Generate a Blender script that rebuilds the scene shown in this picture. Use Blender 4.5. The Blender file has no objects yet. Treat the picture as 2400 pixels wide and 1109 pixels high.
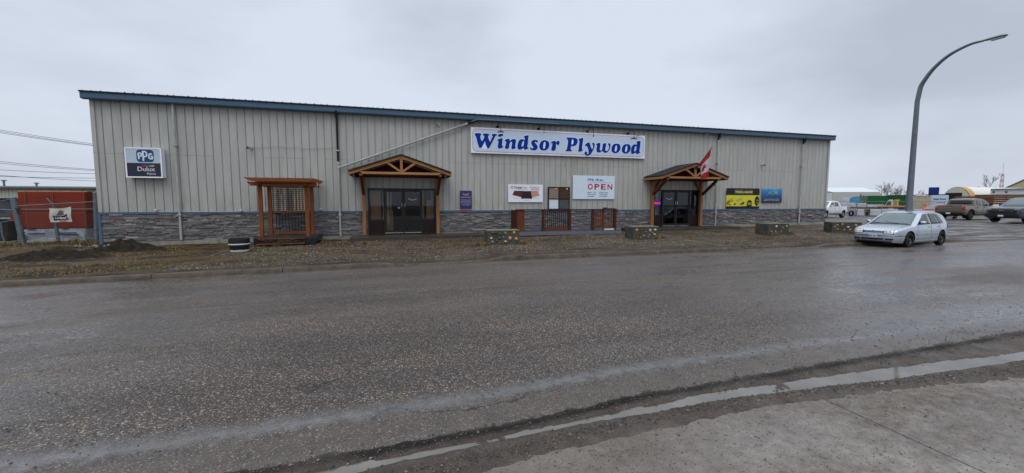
import bpy, bmesh, math, random
from mathutils import Vector, Matrix, noise
random.seed(7)
R = math.radians
SC = bpy.context.scene
COL = SC.collection

# ------------------------------------------------------------------ camera
F_PX, PITCH, YAW, EYE = 960.0, R(4.72), R(74.05), 1.62
cd = bpy.data.cameras.new('camera'); cam = bpy.data.objects.new('camera', cd); COL.objects.link(cam)
cam.location = (0, 0, EYE)
cam.rotation_euler = (R(90) - PITCH, 0, YAW - R(90))
cd.sensor_fit = 'HORIZONTAL'; cd.sensor_width = 36; cd.lens = F_PX / 2400 * 36
cd.clip_start = .05; cd.clip_end = 5000
SC.camera = cam
# ------------------------------------------------------------------ sky
SUN_EL, SUN_AZ = R(58), R(200)
w = bpy.data.worlds.new('World'); SC.world = w; w.use_nodes = True
nt = w.node_tree; nt.nodes.clear()
def N(t, **k):
    n = nt.nodes.new(t)
    for a, b in k.items(): setattr(n, a, b)
    return n
out = N('ShaderNodeOutputWorld'); bg = N('ShaderNodeBackground')
sky = N('ShaderNodeTexSky', sky_type='NISHITA', sun_disc=False)
sky.sun_elevation = SUN_EL; sky.sun_rotation = SUN_AZ; sky.air_density = 1.5; sky.dust_density = 3
skm = N('ShaderNodeVectorMath', operation='SCALE'); skm.inputs['Scale'].default_value = .08
nt.links.new(sky.outputs[0], skm.inputs[0])
tc = N('ShaderNodeTexCoord'); mp = N('ShaderNodeMapping'); mp.inputs['Scale'].default_value = (1, 1, 2.6)
nt.links.new(tc.outputs['Generated'], mp.inputs[0])
n1 = N('ShaderNodeTexNoise'); n1.inputs['Scale'].default_value = 1.5; n1.inputs['Detail'].default_value = 5; n1.inputs['Roughness'].default_value = .5
nt.links.new(mp.outputs[0], n1.inputs[0])
cr = N('ShaderNodeValToRGB')
cr.color_ramp.elements[0].position = .34; cr.color_ramp.elements[0].color = (.475, .525, .62, 1)
cr.color_ramp.elements[1].position = .60; cr.color_ramp.elements[1].color = (.685, .745, .855, 1)
nt.links.new(n1.outputs[0], cr.inputs[0])
# the cloud layer gets brighter towards the zenith, as an overcast sky does
sx = N('ShaderNodeSeparateXYZ'); nt.links.new(tc.outputs['Generated'], sx.inputs[0])
mr = N('ShaderNodeMapRange'); mr.inputs[1].default_value = .42; mr.inputs[2].default_value = .95; mr.inputs[3].default_value = 1; mr.inputs[4].default_value = 2.3
nt.links.new(sx.outputs[2], mr.inputs[0])
hz = N('ShaderNodeMapRange'); hz.inputs[1].default_value = 0; hz.inputs[2].default_value = .22; hz.inputs[3].default_value = 1.03; hz.inputs[4].default_value = 1
nt.links.new(sx.outputs[2], hz.inputs[0])
mm = N('ShaderNodeMath', operation='MULTIPLY'); nt.links.new(mr.outputs[0], mm.inputs[0]); nt.links.new(hz.outputs[0], mm.inputs[1])
cl = N('ShaderNodeVectorMath', operation='SCALE'); nt.links.new(cr.outputs[0], cl.inputs[0]); nt.links.new(mm.outputs[0], cl.inputs['Scale'])
mx = N('ShaderNodeMix', data_type='RGBA'); mx.inputs[0].default_value = .93
nt.links.new(skm.outputs[0], mx.inputs[6]); nt.links.new(cl.outputs[0], mx.inputs[7])
nt.links.new(mx.outputs[2], bg.inputs[0]); bg.inputs[1].default_value = 1
nt.links.new(bg.outputs[0], out.inputs[0])
# ------------------------------------------------------------------ sun (overcast)
sl = bpy.data.lights.new('sun', 'SUN'); so = bpy.data.objects.new('sun', sl); COL.objects.link(so)
sl.energy = 1.0; sl.angle = R(40); sl.color = (1, .97, .93)
so.rotation_euler = (R(90) - SUN_EL, 0, R(-25)); so.location = (0, -10, 30)
SC.view_settings.view_transform = 'Standard'; SC.view_settings.look = 'None'
SC.view_settings.exposure = 0.08; SC.view_settings.gamma = 1
SC.cycles.max_bounces = 6

# ------------------------------------------------------------------ photo -> place helpers (used to take measurements)
FW = Vector((math.cos(YAW) * math.cos(PITCH), math.sin(YAW) * math.cos(PITCH), -math.sin(PITCH)))
RT = Vector((math.sin(YAW), -math.cos(YAW), 0)); UP = RT.cross(FW)
def ray(px, py): return FW * F_PX + RT * (px - 1200) - UP * (py - 554.5)
def at(px, py, Y):
    r = ray(px, py); p = r * (Y / r.y); return Vector((p.x, Y, p.z + EYE))
def fp(px, py, d):
    r = ray(px, py); p = r * (d / F_PX); return Vector((p.x, p.y, p.z + EYE))

# ------------------------------------------------------------------ terrain
def lerp(a, b, t): return a + (b - a) * t
def sm(a, b, x):
    t = min(1, max(0, (x - a) / (b - a))); return t * t * (3 - 2 * t)
FX = [-60, -9, -3, 3, 12, 20, 60, 400]; FZ = [-.55, -.36, -.29, -.2, -.19, -.18, -.1, -.1]
KY, RY0 = 12.4, 2.75
def farz(x):
    if x <= FX[0]: return FZ[0]
    for i in range(len(FX) - 1):
        if x <= FX[i + 1]: return lerp(FZ[i], FZ[i + 1], (x - FX[i]) / (FX[i + 1] - FX[i]))
    return FZ[-1]
def stonez(x): return max(-.2, min(.36, .0095 * (x + 11) - .03))
def basez(x): return stonez(x) - .10
def tab(T, x):
    if x <= T[0][0]: return T[0][1]
    for (a, b), (c_, d_) in zip(T, T[1:]):
        if x <= c_: return b + (d_ - b) * (x - a) / (c_ - a)
    return T[-1][1]
def edge(x): return tab([(-6, 2.66), (-.86, 2.73), (.8, 2.8), (2, 2.94), (4, 3.0), (7.7, 3.09), (22, 3.12)], x)
def wtop(x): return tab([(-6, 2.6), (-.6, 2.62), (1.1, 2.725), (2.75, 2.84), (4.8, 2.80), (6.5, 2.70), (22, 2.68)], x)
def wbot(x): return tab([(-6, 2.52), (-.35, 2.55), (1.08, 2.66), (2.6, 2.69), (4.5, 2.58), (6.3, 2.53), (22, 2.5)], x)
def slabe(x): return tab([(-6, 2.3), (.3, 2.35), (1, 2.44), (1.7, 2.48), (2.9, 2.53), (4.2, 2.44), (5.7, 2.29), (22, 2.27)], x)
def kerbh(x):
    h = .13
    h *= 1 - .8 * sm(-.8, .6, x) * (1 - sm(2.6, 3.4, x))
    h *= 1 - .8 * sm(12.0, 13.0, x) * (1 - sm(16.2, 17.0, x))
    h *= 1 - .9 * sm(24, 26, x)
    return h
def nz(x, y, s, seed=0): return noise.noise(Vector((x * s + seed * 7.3, y * s - seed * 3.1, seed)))
def roadz(x, y): return farz(x) * (y - 2.7) / (KY - 2.7) if y > 2.7 else 0
def terrain(x, y):
    f = farz(x)
    if y <= KY: return roadz(x, y) - .12
    k = f + kerbh(x)
    if y < KY + .15: return k - .02
    t = min(1, (y - KY - .15) / (19.6 - KY - .15))
    a = lerp(k, basez(x), t)
    if x > 27:
        yard = lerp(f, .1, sm(KY, 20, y)) if y < 20 else lerp(.1, -.12, sm(20, 38, y))
        a = lerp(a, yard, sm(27, 32, x))
    if x < -11: a += .10 * sm(-11, -12.5, x) * sm(18, 20, y) * (1 - sm(26, 32, y))
    if y > 40: a = lerp(a, -.12, sm(40, 60, y))
    b = sm(KY + .1, KY + 1.2, y)
    if y < 60:
        a += b * (.022 * nz(x, y, .9) + .014 * nz(x, y, 2.7, 2) + .008 * nz(x, y, 7, 4))
        a += b * .03 * sm(-4, -8, x) * nz(x, y, 1.6, 5)
    return a

# ------------------------------------------------------------------ materials
MATS = {}
class NT:
    def __init__(s, name):
        s.m = bpy.data.materials.new(name); s.m.use_nodes = True; s.t = s.m.node_tree
        s.b = s.t.nodes['Principled BSDF']; s.o = s.t.nodes['Material Output']
    def n(s, t, **k):
        x = s.t.nodes.new(t)
        for a, b in k.items():
            if isinstance(a, str) and hasattr(x, a): setattr(x, a, b)
        return x
    def l(s, a, b): s.t.links.new(a, b)
    def inp(s, node, **k):
        for a, b in k.items(): node.inputs[a].default_value = b
        return node
    def coord(s, kind='Object', scale=(1, 1, 1)):
        if kind == 'Position': o = s.n('ShaderNodeNewGeometry').outputs['Position']
        else: o = s.n('ShaderNodeTexCoord').outputs[kind]
        m = s.n('ShaderNodeMapping'); m.inputs['Scale'].default_value = scale; s.l(o, m.inputs[0]); return m.outputs[0]
    def noise(s, vec, scale, detail=4, rough=.55, dist=0):
        x = s.n('ShaderNodeTexNoise'); x.inputs['Scale'].default_value = scale; x.inputs['Detail'].default_value = detail
        x.inputs['Roughness'].default_value = rough; x.inputs['Distortion'].default_value = dist
        if vec: s.l(vec, x.inputs['Vector'])
        return x.outputs[0]
    def vor(s, vec, scale, out='Distance', feat='F1'):
        x = s.n('ShaderNodeTexVoronoi'); x.feature = feat; x.inputs['Scale'].default_value = scale; s.l(vec, x.inputs['Vector']); return x.outputs[out]
    def ramp(s, v, stops):
        x = s.n('ShaderNodeValToRGB'); e = x.color_ramp.elements
        while len(e) < len(stops): e.new(.5)
        for i, (p, c) in enumerate(stops):
            e[i].position = p; e[i].color = (*c, 1) if len(c) == 3 else c
        s.l(v, x.inputs[0]); return x.outputs[0]
    def map(s, v, a, b, c, d, smooth=False):
        x = s.n('ShaderNodeMapRange')
        if smooth: x.interpolation_type = 'SMOOTHSTEP'
        for i, q in enumerate((a, b, c, d)): x.inputs[i + 1].default_value = q
        s.l(v, x.inputs[0]); return x.outputs[0]
    def mix(s, f, a, b, mode='MIX'):
        x = s.n('ShaderNodeMix', data_type='RGBA', blend_type=mode)
        for i, v in ((0, f), (6, a), (7, b)):
            if isinstance(v, (int, float)): x.inputs[i].default_value = v
            elif isinstance(v, tuple): x.inputs[i].default_value = (*v, 1)
            else: s.l(v, x.inputs[i])
        return x.outputs[2]
    def math(s, op, a, b=0.0, c=None, clamp=False):
        x = s.n('ShaderNodeMath', operation=op); x.use_clamp = clamp
        for i, v in enumerate((a, b) if c is None else (a, b, c)):
            if isinstance(v, (int, float)): x.inputs[i].default_value = v
            else: s.l(v, x.inputs[i])
        return x.outputs[0]
    def bump(s, h, strength, dist=.01):
        x = s.n('ShaderNodeBump'); x.inputs['Distance'].default_value = dist
        if isinstance(strength, (int, float)): x.inputs['Strength'].default_value = strength
        else: s.l(strength, x.inputs['Strength'])
        s.l(h, x.inputs['Height']); s.l(x.outputs[0], s.b.inputs['Normal']); return x
def mat(name, col, rough=.6, metal=0, var=.12, scale=4, bump=0, bscale=40, emit=0, coat=0, streak=None, spec=None, dirt=0, dirtcol=(.06, .05, .04)):
    if name in MATS: return MATS[name]
    k = NT(name); v = k.coord('Object', streak or (1, 1, 1))
    n_ = k.noise(v, scale, 5, .6)
    c = k.ramp(n_, [(.3, tuple(q * (1 - var) for q in col)), (.7, tuple(min(1, q * (1 + var)) for q in col))])
    if dirt:
        g = k.noise(k.coord('Object'), scale * .37, 6, .7)
        c = k.mix(k.map(g, .52, .75, 0, dirt), c, dirtcol)
    k.l(c, k.b.inputs['Base Color'])
    k.b.inputs['Roughness'].default_value = rough; k.b.inputs['Metallic'].default_value = metal
    k.b.inputs['Specular IOR Level'].default_value = spec if spec is not None else (.5 if rough <= .36 or metal else .22)
    if rough > .1: k.l(k.map(n_, .2, .8, max(.02, rough - .08), min(1, rough + .08)), k.b.inputs['Roughness'])
    if coat: k.b.inputs['Coat Weight'].default_value = coat; k.b.inputs['Coat Roughness'].default_value = .06
    if bump: k.bump(k.noise(k.coord('Object'), bscale, 4), bump)
    if emit: k.b.inputs['Emission Color'].default_value = (*col, 1); k.b.inputs['Emission Strength'].default_value = emit
    MATS[name] = k.m; return k.m
def wood(name, a, b, axis='z', rough=.55, scale=3.0):
    if name in MATS: return MATS[name]
    k = NT(name); s = {'x': (.6, 14, 14), 'y': (14, .6, 14), 'z': (14, 14, .6)}[axis]
    v = k.coord('Object', s); g = k.noise(v, scale, 6, .65, .6)
    kn = k.noise(k.coord('Object', tuple(q * .25 for q in s)), 5, 2, .5)
    c = k.ramp(g, [(.3, a), (.7, b)])
    c = k.mix(k.map(kn, .62, .7, 0, .6), c, tuple(q * .35 for q in a))
    k.l(c, k.b.inputs['Base Color']); k.b.inputs['Roughness'].default_value = rough
    k.b.inputs['Specular IOR Level'].default_value = .2; k.bump(g, .25, .004); MATS[name] = k.m; return k.m
def m_siding():
    k = NT('ribbed_steel_siding'); p = k.coord('Position')
    a = k.noise(k.coord('Position', (2.2, 1, .35)), 1.6, 6, .65)
    base = k.ramp(a, [(.3, (.338, .332, .303)), (.7, (.45, .443, .41))])
    pan = k.noise(k.coord('Position', (1.09, .01, .01)), 1.0, 0)
    base = k.mix(k.map(pan, .3, .7, 0, .25), base, (.36, .375, .36))
    st = k.noise(k.coord('Position', (3.5, 1, .22)), 1.3, 5, .7)
    base = k.mix(k.map(st, .56, .74, 0, .35), base, (.24, .225, .185))
    sp = k.vor(p, 1.7); base = k.mix(k.map(sp, .012, .03, .5, 0), base, (.15, .14, .12))
    sxz = k.n('ShaderNodeSeparateXYZ'); k.l(k.coord('Position'), sxz.inputs[0]); lowd = k.math('MULTIPLY', k.map(sxz.outputs[2], 1.25, 2.1, 1, 0), k.map(k.noise(k.coord('Position', (3, 1, 1)), 1.4, 6, .7), .42, .7, 0, .5)); base = k.mix(lowd, base, (.2, .18, .14))
    gr = k.noise(p, 60, 3); base = k.mix(k.map(gr, .4, .7, 0, .12), base, (.5, .5, .48))
    # green-grey water stain below the middle of the long sign
    sx_ = k.n('ShaderNodeSeparateXYZ'); k.l(k.coord('Position'), sx_.inputs[0])
    dx = k.math('ABSOLUTE', k.math('SUBTRACT', sx_.outputs[0], 8.9))
    dz = k.math('ABSOLUTE', k.math('SUBTRACT', sx_.outputs[2], 3.2))
    stn = k.math('MULTIPLY', k.map(dx, .3, 1.1, 1, 0), k.map(dz, .5, 1.0, 1, 0))
    stn = k.math('MULTIPLY', stn, k.map(k.noise(k.coord('Position', (5, 1, 1.2)), 1, 4), .4, .6, 0, .55))
    base = k.mix(stn, base, (.24, .25, .2))
    lap = k.map(k.math('ABSOLUTE', k.math('SUBTRACT', sxz.outputs[2], 3.55)), .006, .016, .45, 0); base = k.mix(k.math('MULTIPLY', lap, k.map(k.noise(k.coord('Position', (.25, 0, 0)), 1, 2), .45, .5, 0, 1)), base, (.16, .15, .13))
    rr_ = k.noise(k.coord('Position', (7, 1, .12)), 1.7, 4, .6); base = k.mix(k.math('MULTIPLY', k.map(rr_, .66, .76, 0, .6), k.map(sxz.outputs[2], 3.0, 5.5, .2, 1)), base, (.17, .12, .08))
    k.l(base, k.b.inputs['Base Color']); k.b.inputs['Roughness'].default_value = .55
    k.b.inputs['Specular IOR Level'].default_value = .25; return k.m
def m_stone():
    k = NT('stacked_ledger_stone'); g = k.n('ShaderNodeNewGeometry')
    c = k.ramp(g.outputs['Random Per Island'], [(0, (.10, .099, .102)), (.25, (.175, .172, .172)), (.45, (.125, .124, .129)), (.62, (.235, .228, .223)), (.8, (.15, .143, .14)), (.93, (.33, .31, .29)), (1, (.21, .175, .155))])
    n_ = k.noise(k.coord('Position', (1, 1, 3)), 9, 6, .7)
    c = k.mix(.75, c, k.ramp(n_, [(.3, (.35, .35, .37)), (.7, (1.25, 1.22, 1.2))]), 'MULTIPLY')
    k.l(c, k.b.inputs['Base Color']); k.b.inputs['Roughness'].default_value = .7
    k.b.inputs['Specular IOR Level'].default_value = .2; k.bump(k.noise(k.coord('Position'), 30, 5, .7), .8, .02); return k.m
def m_road():
    k = NT('wet_chipseal_asphalt'); p = k.coord('Position')
    xyz = k.n('ShaderNodeSeparateXYZ'); k.l(p, xyz.inputs[0]); X, Y = xyz.outputs[0], xyz.outputs[1]
    big = k.noise(k.coord('Position', (.35, 1, 1)), .55, 5, .6)
    # aggregate chips
    r1 = k.n('ShaderNodeSeparateColor'); k.l(k.vor(p, 95, 'Color'), r1.inputs[0])
    r2 = k.n('ShaderNodeSeparateColor'); k.l(k.vor(p, 52, 'Color'), r2.inputs[0])
    v1 = k.vor(p, 95); v2 = k.vor(p, 52)
    chips = k.ramp(r1.outputs[0], [(0, (.030, .0255, .023)), (.5, (.060, .050, .0445)), (.76, (.098, .081, .070)), (.88, (.17, .14, .112)), (.95, (.29, .24, .18)), (1, (.48, .42, .34))])
    tone = k.ramp(k.noise(k.coord('Position', (.3, 1, 1)), 1.1, 7, .7), [(.32, (.66, .66, .68)), (.68, (1.28, 1.16, 1.06))])
    c = k.mix(1.0, chips, tone, 'MULTIPLY')
    chipmask = k.math('MULTIPLY', k.map(r2.outputs[1], .88, .97, 0, 1), k.map(v2, .25, .4, 1, 0))
    c = k.mix(k.math('MULTIPLY', chipmask, .5), c, (.26, .215, .165))
    # worn smooth wheel tracks, sealed darker
    trk = k.n('ShaderNodeMath', operation='SINE'); k.l(k.math('MULTIPLY', Y, 2.1), trk.inputs[0])
    trkm = k.math('MULTIPLY', k.map(trk.outputs[0], .2, 1, 0, 1), k.map(k.noise(k.coord('Position', (.15, 1, 1)), .7, 4), .4, .62, 0, 1))
    ed = k.n('ShaderNodeAttribute'); ed.attribute_name = 'edge_dist'; D = ed.outputs['Fac']
    # silt near both gutters
    wob = k.math('MULTIPLY', k.math('SUBTRACT', k.noise(k.coord('Position', (.8, 1, 1)), 1.3, 6, .65), .5), .9)
    yn = k.math('ADD', Y, wob); dn = k.math('ADD', D, k.math('MULTIPLY', wob, .22))
    silt = k.math('MAXIMUM', k.map(dn, .30, .42, 1, 0), k.map(yn, 11.5, 12.1, 0, 1))
    siltc = k.ramp(k.noise(p, 5, 6, .7), [(.3, (.062, .051, .043)), (.7, (.115, .094, .078))])
    grit = k.n('ShaderNodeSeparateColor'); k.l(k.vor(p, 110, 'Color'), grit.inputs[0])
    siltc = k.mix(k.map(grit.outputs[0], .9, .93, 0, .8), siltc, (.02, .018, .016))
    siltc = k.mix(k.map(grit.outputs[1], .95, .97, 0, .7), siltc, (.3, .27, .22))
    c = k.mix(k.math('MULTIPLY', silt, .85), c, siltc)
    # wet film: standing along the wheel track beside the gutter, patches to the left and the right
    dw = k.math('ADD', D, k.math('MULTIPLY', k.math('SUBTRACT', k.noise(k.coord('Position', (1.6, 1, 1)), 3.2, 8, .75), .5), .42)); strip = k.math('MULTIPLY', k.map(dw, .34, .47, 0, 1), k.map(dw, .52, .72, 1, 0))
    strip = k.math('MAXIMUM', strip, k.math('MULTIPLY', k.map(X, 4, 6.5, 0, .9), k.math('MULTIPLY', k.map(dn, .25, .4, 0, 1), k.map(dn, 1.0, 1.35, 1, 0))))
    rightw = k.math('MULTIPLY', k.map(X, 2.5, 8, 0, 1), k.map(k.noise(k.coord('Position', (.22, .75, 1)), .8, 7, .66), .40, .55, 0, 1))
    leftw = k.math('MULTIPLY', k.map(X, -1.2, -3.8, 0, 1), k.map(k.noise(k.coord('Position', (.35, .9, 1)), .9, 7, .66), .40, .55, 0, 1))
    pud = k.math('MULTIPLY', k.map(k.math('ADD', X, k.math('MULTIPLY', wob, 1.2)), -6.4, -6.8, 0, 1), k.map(k.math('ABSOLUTE', k.math('SUBTRACT', k.math('ADD', Y, k.math('MULTIPLY', wob, .5)), 10.0)), .35, .22, 0, 1)) if False else k.math('MULTIPLY', k.map(k.math('ADD', X, k.math('MULTIPLY', wob, 1.2)), -6.5, -6.7, 0, 1), k.map(k.math('ABSOLUTE', k.math('SUBTRACT', k.math('ADD', Y, k.math('MULTIPLY', wob, .5)), 10.35)), .5, .36, 0, 1))
    far = k.math('MULTIPLY', k.map(X, 11, 20, 0, .85), k.map(big, .35, .6, 0, 1))
    wet = k.math('MAXIMUM', k.math('MAXIMUM', strip, rightw), k.math('MAXIMUM', leftw, far))
    wet = k.math('MAXIMUM', wet, k.math('MULTIPLY', trkm, .45))
    brk = k.noise(p, 14, 5, .7)
    wet = k.math('MAXIMUM', k.math('MULTIPLY', wet, k.map(brk, .34, .54, .15, 1)), k.math('MAXIMUM', k.math('MULTIPLY', strip, .78), pud), clamp=True)
    c = k.mix(k.math('MULTIPLY', wet, .55), c, (.055, .052, .052)); c = k.mix(k.math('MULTIPLY', strip, .85), c, k.ramp(k.noise(p, 6, 5, .6), [(.3, (.072, .067, .063)), (.7, (.125, .118, .11))]))
    wv = k.n('ShaderNodeVectorMath', operation='ADD'); k.l(k.coord('Position', (.28, .5, 1)), wv.inputs[0]); nzc = k.n('ShaderNodeTexNoise'); nzc.inputs['Scale'].default_value = 1.4; nzc.inputs['Detail'].default_value = 6; k.l(p, nzc.inputs['Vector']); nsc = k.n('ShaderNodeVectorMath', operation='SCALE'); nsc.inputs['Scale'].default_value = .5; k.l(nzc.outputs['Color'], nsc.inputs[0]); k.l(nsc.outputs[0], wv.inputs[1])
    ck = k.vor(wv.outputs[0], 1.0, 'Distance', 'DISTANCE_TO_EDGE'); ckm = k.math('MULTIPLY', k.map(ck, .002, .006, 1, 0), k.map(k.noise(k.coord('Position', (.3, .5, 1)), .9, 3), .5, .56, 0, .8)); c = k.mix(ckm, c, (.012, .011, .01))
    seam = k.map(k.math('ABSOLUTE', k.math('SUBTRACT', k.math('ADD', Y, k.math('MULTIPLY', k.math('SUBTRACT', k.noise(k.coord('Position', (.6, 0, 0)), 1, 4), .5), .25)), 8.1)), .01, .03, 1, 0)
    seam = k.math('MULTIPLY', seam, k.map(k.noise(k.coord('Position', (1, 0, 0)), .4, 3), .42, .5, 0, .8)); c = k.mix(seam, c, (.012, .011, .011))
    k.l(k.map(wet, 0, 1, .44, .12), k.b.inputs['Roughness'])
    k.l(k.map(wet, 0, 1, .34, .85), k.b.inputs['Specular IOR Level'])
    k.l(c, k.b.inputs['Base Color'])
    h = k.math('ADD', k.math('MULTIPLY', v1, -.5), k.math('MULTIPLY', k.noise(p, 130, 2), .6))
    bs = k.math('MULTIPLY', k.map(wet, 0, 1, 1, .08), k.map(silt, 0, 1, 1, .55))
    k.bump(h, bs, .02); return k.m
def m_ground():
    k = NT('wet_gravel_and_mud'); p = k.coord('Position')
    xyz = k.n('ShaderNodeSeparateXYZ'); k.l(p, xyz.inputs[0]); X, Y = xyz.outputs[0], xyz.outputs[1]
    g = k.n('ShaderNodeSeparateColor'); k.l(k.vor(p, 34, 'Color'), g.inputs[0])
    g2 = k.n('ShaderNodeSeparateColor'); k.l(k.vor(p, 15, 'Color'), g2.inputs[0])
    grav = k.ramp(g.outputs[0], [(0, (.012, .009, .006)), (.45, (.038, .028, .02)), (.75, (.095, .07, .046)), (.9, (.2, .15, .09)), (1, (.36, .3, .22))])
    mud = k.ramp(k.noise(p, 3, 6, .7), [(.3, (.03, .023, .018)), (.7, (.08, .06, .047))])
    big = k.noise(k.coord('Position', (.5, 1.3, 1)), .8, 6, .62)
    nearkerb = k.map(k.math('ADD', Y, k.math('MULTIPLY', k.math('SUBTRACT', big, .5), 3)), 13.2, 15.0, 1, 0)
    c = k.mix(k.math('MAXIMUM', k.math('MULTIPLY', nearkerb, .8), k.map(big, .5, .6, 0, .6)), grav, mud)
    # straw coloured dead grass patches, strongest at the left end
    gn = k.noise(k.coord('Position', (.6, 1.4, 1)), 1.1, 6, .68)
    lf = k.map(X, -2, -6.5, 0, 1)
    gm = k.math('MULTIPLY', k.map(gn, .44, .54, 0, 1), k.math('MAXIMUM', lf, .3))
    gm = k.math('MULTIPLY', gm, k.map(X, 24, 27, 1, 0))
    straw = k.ramp(k.noise(k.coord('Position', (6, 2, 1)), 8, 6, .75), [(.3, (.035, .022, .008)), (.52, (.12, .068, .018)), (.72, (.27, .165, .045))])
    c = k.mix(k.math('MULTIPLY', gm, .85), c, straw)
    dk = k.noise(k.coord('Position', (.8, 1.2, 1)), .9, 6, .6); c = k.mix(k.math('MULTIPLY', k.map(dk, .46, .56, 0, .9), k.math('MAXIMUM', lf, .5)), c, (.017, .014, .010)); c = k.mix(k.math('ADD', k.math('MULTIPLY', lf, .22), .14), c, (.022, .017, .011))
    # parking yard: grey wet fines
    yd = k.map(X, 22, 27, 0, 1)
    yc = k.ramp(k.noise(k.coord('Position', (.5, 1.6, 1)), 1.6, 6, .7), [(.3, (.055, .05, .047)), (.7, (.14, .128, .12))])
    c = k.mix(yd, c, yc)
    k.l(c, k.b.inputs['Base Color'])
    wn = k.noise(k.coord('Position', (.3, 1.5, 1)), 1.0, 5, .6)
    ww = k.math('MULTIPLY', k.map(wn, .46, .6, 0, 1), k.math('ADD', k.math('MULTIPLY', yd, .8), .25), clamp=True)
    k.l(k.map(ww, 0, 1, .8, .22), k.b.inputs['Roughness']); k.l(k.map(ww, 0, 1, .12, .6), k.b.inputs['Specular IOR Level'])
    h = k.math('ADD', k.math('MULTIPLY', k.vor(p, 34), -.5), k.noise(p, 7, 6, .7))
    k.bump(h, k.map(ww, 0, 1, .8, .3), .05); return k.m
def m_slab(name='muddy_concrete', a=(.13, .114, .096), b=(.24, .215, .182)):
    k = NT(name); p = k.coord('Position')
    n_ = k.noise(p, 1.6, 7, .68); c = k.ramp(n_, [(.3, a), (.7, b)])
    mu = k.noise(k.coord('Position', (.5, 1, 1)), .9, 6, .65); c = k.mix(k.map(mu, .42, .62, 0, .85), c, (.125, .104, .086))
    fine = k.noise(p, 11, 7, .75); c = k.mix(1.0, c, k.ramp(fine, [(.3, (.5, .48, .46)), (.7, (1.35, 1.35, 1.35))]), 'MULTIPLY'); f2 = k.noise(p, 70, 4, .7); c = k.mix(1.0, c, k.ramp(f2, [(.3, (.7, .7, .7)), (.7, (1.25, 1.25, 1.25))]), 'MULTIPLY')
    sxx = k.n('ShaderNodeSeparateXYZ'); k.l(k.coord('Position'), sxx.inputs[0]); c = k.mix(k.map(k.math('ADD', sxx.outputs[0], k.math('MULTIPLY', k.noise(p, 1.1, 5), 2)), 2.0, 4.2, .6, 0), c, (.135, .112, .094))
    g = k.n('ShaderNodeSeparateColor'); k.l(k.vor(p, 75, 'Color'), g.inputs[0]); dd = k.map(k.vor(p, 75), .22, .34, 1, 0)
    c = k.mix(k.math('MULTIPLY', dd, k.map(g.outputs[0], .95, .97, 0, .85)), c, (.02, .017, .015)); c = k.mix(k.math('MULTIPLY', dd, k.map(g.outputs[1], .98, .985, 0, .6)), c, (.35, .31, .25))
    k.l(c, k.b.inputs['Base Color'])
    wn = k.noise(k.coord('Position', (.5, 1, 1)), 1.1, 5, .6); ww = k.map(wn, .42, .62, 0, 1)
    k.l(k.map(ww, 0, 1, .65, .24), k.b.inputs['Roughness']); k.l(k.map(ww, 0, 1, .15, .5), k.b.inputs['Specular IOR Level'])
    k.bump(k.noise(p, 30, 7, .75), k.map(ww, 0, 1, .8, .25), .012); return k.m
def m_glass():
    if 'glass' in MATS: return MATS['glass']
    k = NT('clear_glass'); t = k.n('ShaderNodeBsdfTransparent'); t.inputs[0].default_value = (.72, .74, .73, 1)
    g = k.n('ShaderNodeBsdfGlossy'); g.inputs['Roughness'].default_value = .02; g.inputs[0].default_value = (.75, .8, .85, 1)
    fr = k.n('ShaderNodeFresnel'); fr.inputs[0].default_value = 1.65
    mxn = k.n('ShaderNodeMixShader'); k.l(fr.outputs[0], mxn.inputs[0]); k.l(t.outputs[0], mxn.inputs[1]); k.l(g.outputs[0], mxn.inputs[2])
    k.l(mxn.outputs[0], k.o.inputs[0]); MATS['glass'] = k.m; return k.m
def m_puddle():
    k = NT('silty_water'); p = k.coord('Position')
    c = k.ramp(k.noise(p, 2.5, 5, .6), [(.3, (.09, .08, .066)), (.7, (.165, .15, .128))]); k.l(c, k.b.inputs['Base Color'])
    k.b.inputs['Roughness'].default_value = .05; k.b.inputs['Specular IOR Level'].default_value = .6
    k.bump(k.noise(k.coord('Position', (1, 2, 1)), 6, 3), .04, .01); return k.m

SIDING, STONE, ROAD, GROUND, SLAB, GLASS, PUDDLE = m_siding(), m_stone(), m_road(), m_ground(), m_slab(), m_glass(), m_puddle()
BLUE = mat('blue_trim', (.07, .125, .185), .5, var=.12, scale=2, streak=(.4, 1, 1), dirt=.25, dirtcol=(.1, .12, .13))
PVC = mat('grey_downpipe', (.38, .385, .36), .5, dirt=.3, scale=3)
BLACK = mat('black_metal', (.012, .012, .014), .45)
BRONZE = mat('bronze_frame', (.016, .011, .009), .45, .2)
CEDAR = wood('stained_cedar', (.115, .036, .013), (.25, .083, .027), 'z')
CEDARX = wood('stained_cedar_lengthwise', (.115, .036, .013), (.25, .083, .027), 'x')
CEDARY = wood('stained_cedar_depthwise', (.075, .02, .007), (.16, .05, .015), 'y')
FIR = wood('golden_fir', (.24, .105, .037), (.40, .19, .072), 'z')
FIRX = wood('golden_fir_lengthwise', (.27, .122, .042), (.45, .218, .082), 'x')
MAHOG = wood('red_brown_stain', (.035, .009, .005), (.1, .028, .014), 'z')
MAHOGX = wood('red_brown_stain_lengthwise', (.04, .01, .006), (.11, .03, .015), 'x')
SHINGLE = mat('black_shingles', (.022, .023, .026), .85, bump=.8, bscale=60, var=.4, scale=14)
GALV = mat('galvanised_steel', (.2, .215, .225), .5, .5, var=.2, scale=12)
WHITE = mat('white_board', (.55, .6, .68), .4, var=.03)
WHITER = mat('white_edge', (.80, .81, .83), .4, var=.04)
CONC = mat('old_concrete', (.26, .24, .2), .85, bump=.4, dirt=.6, var=.2, scale=5)

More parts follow.
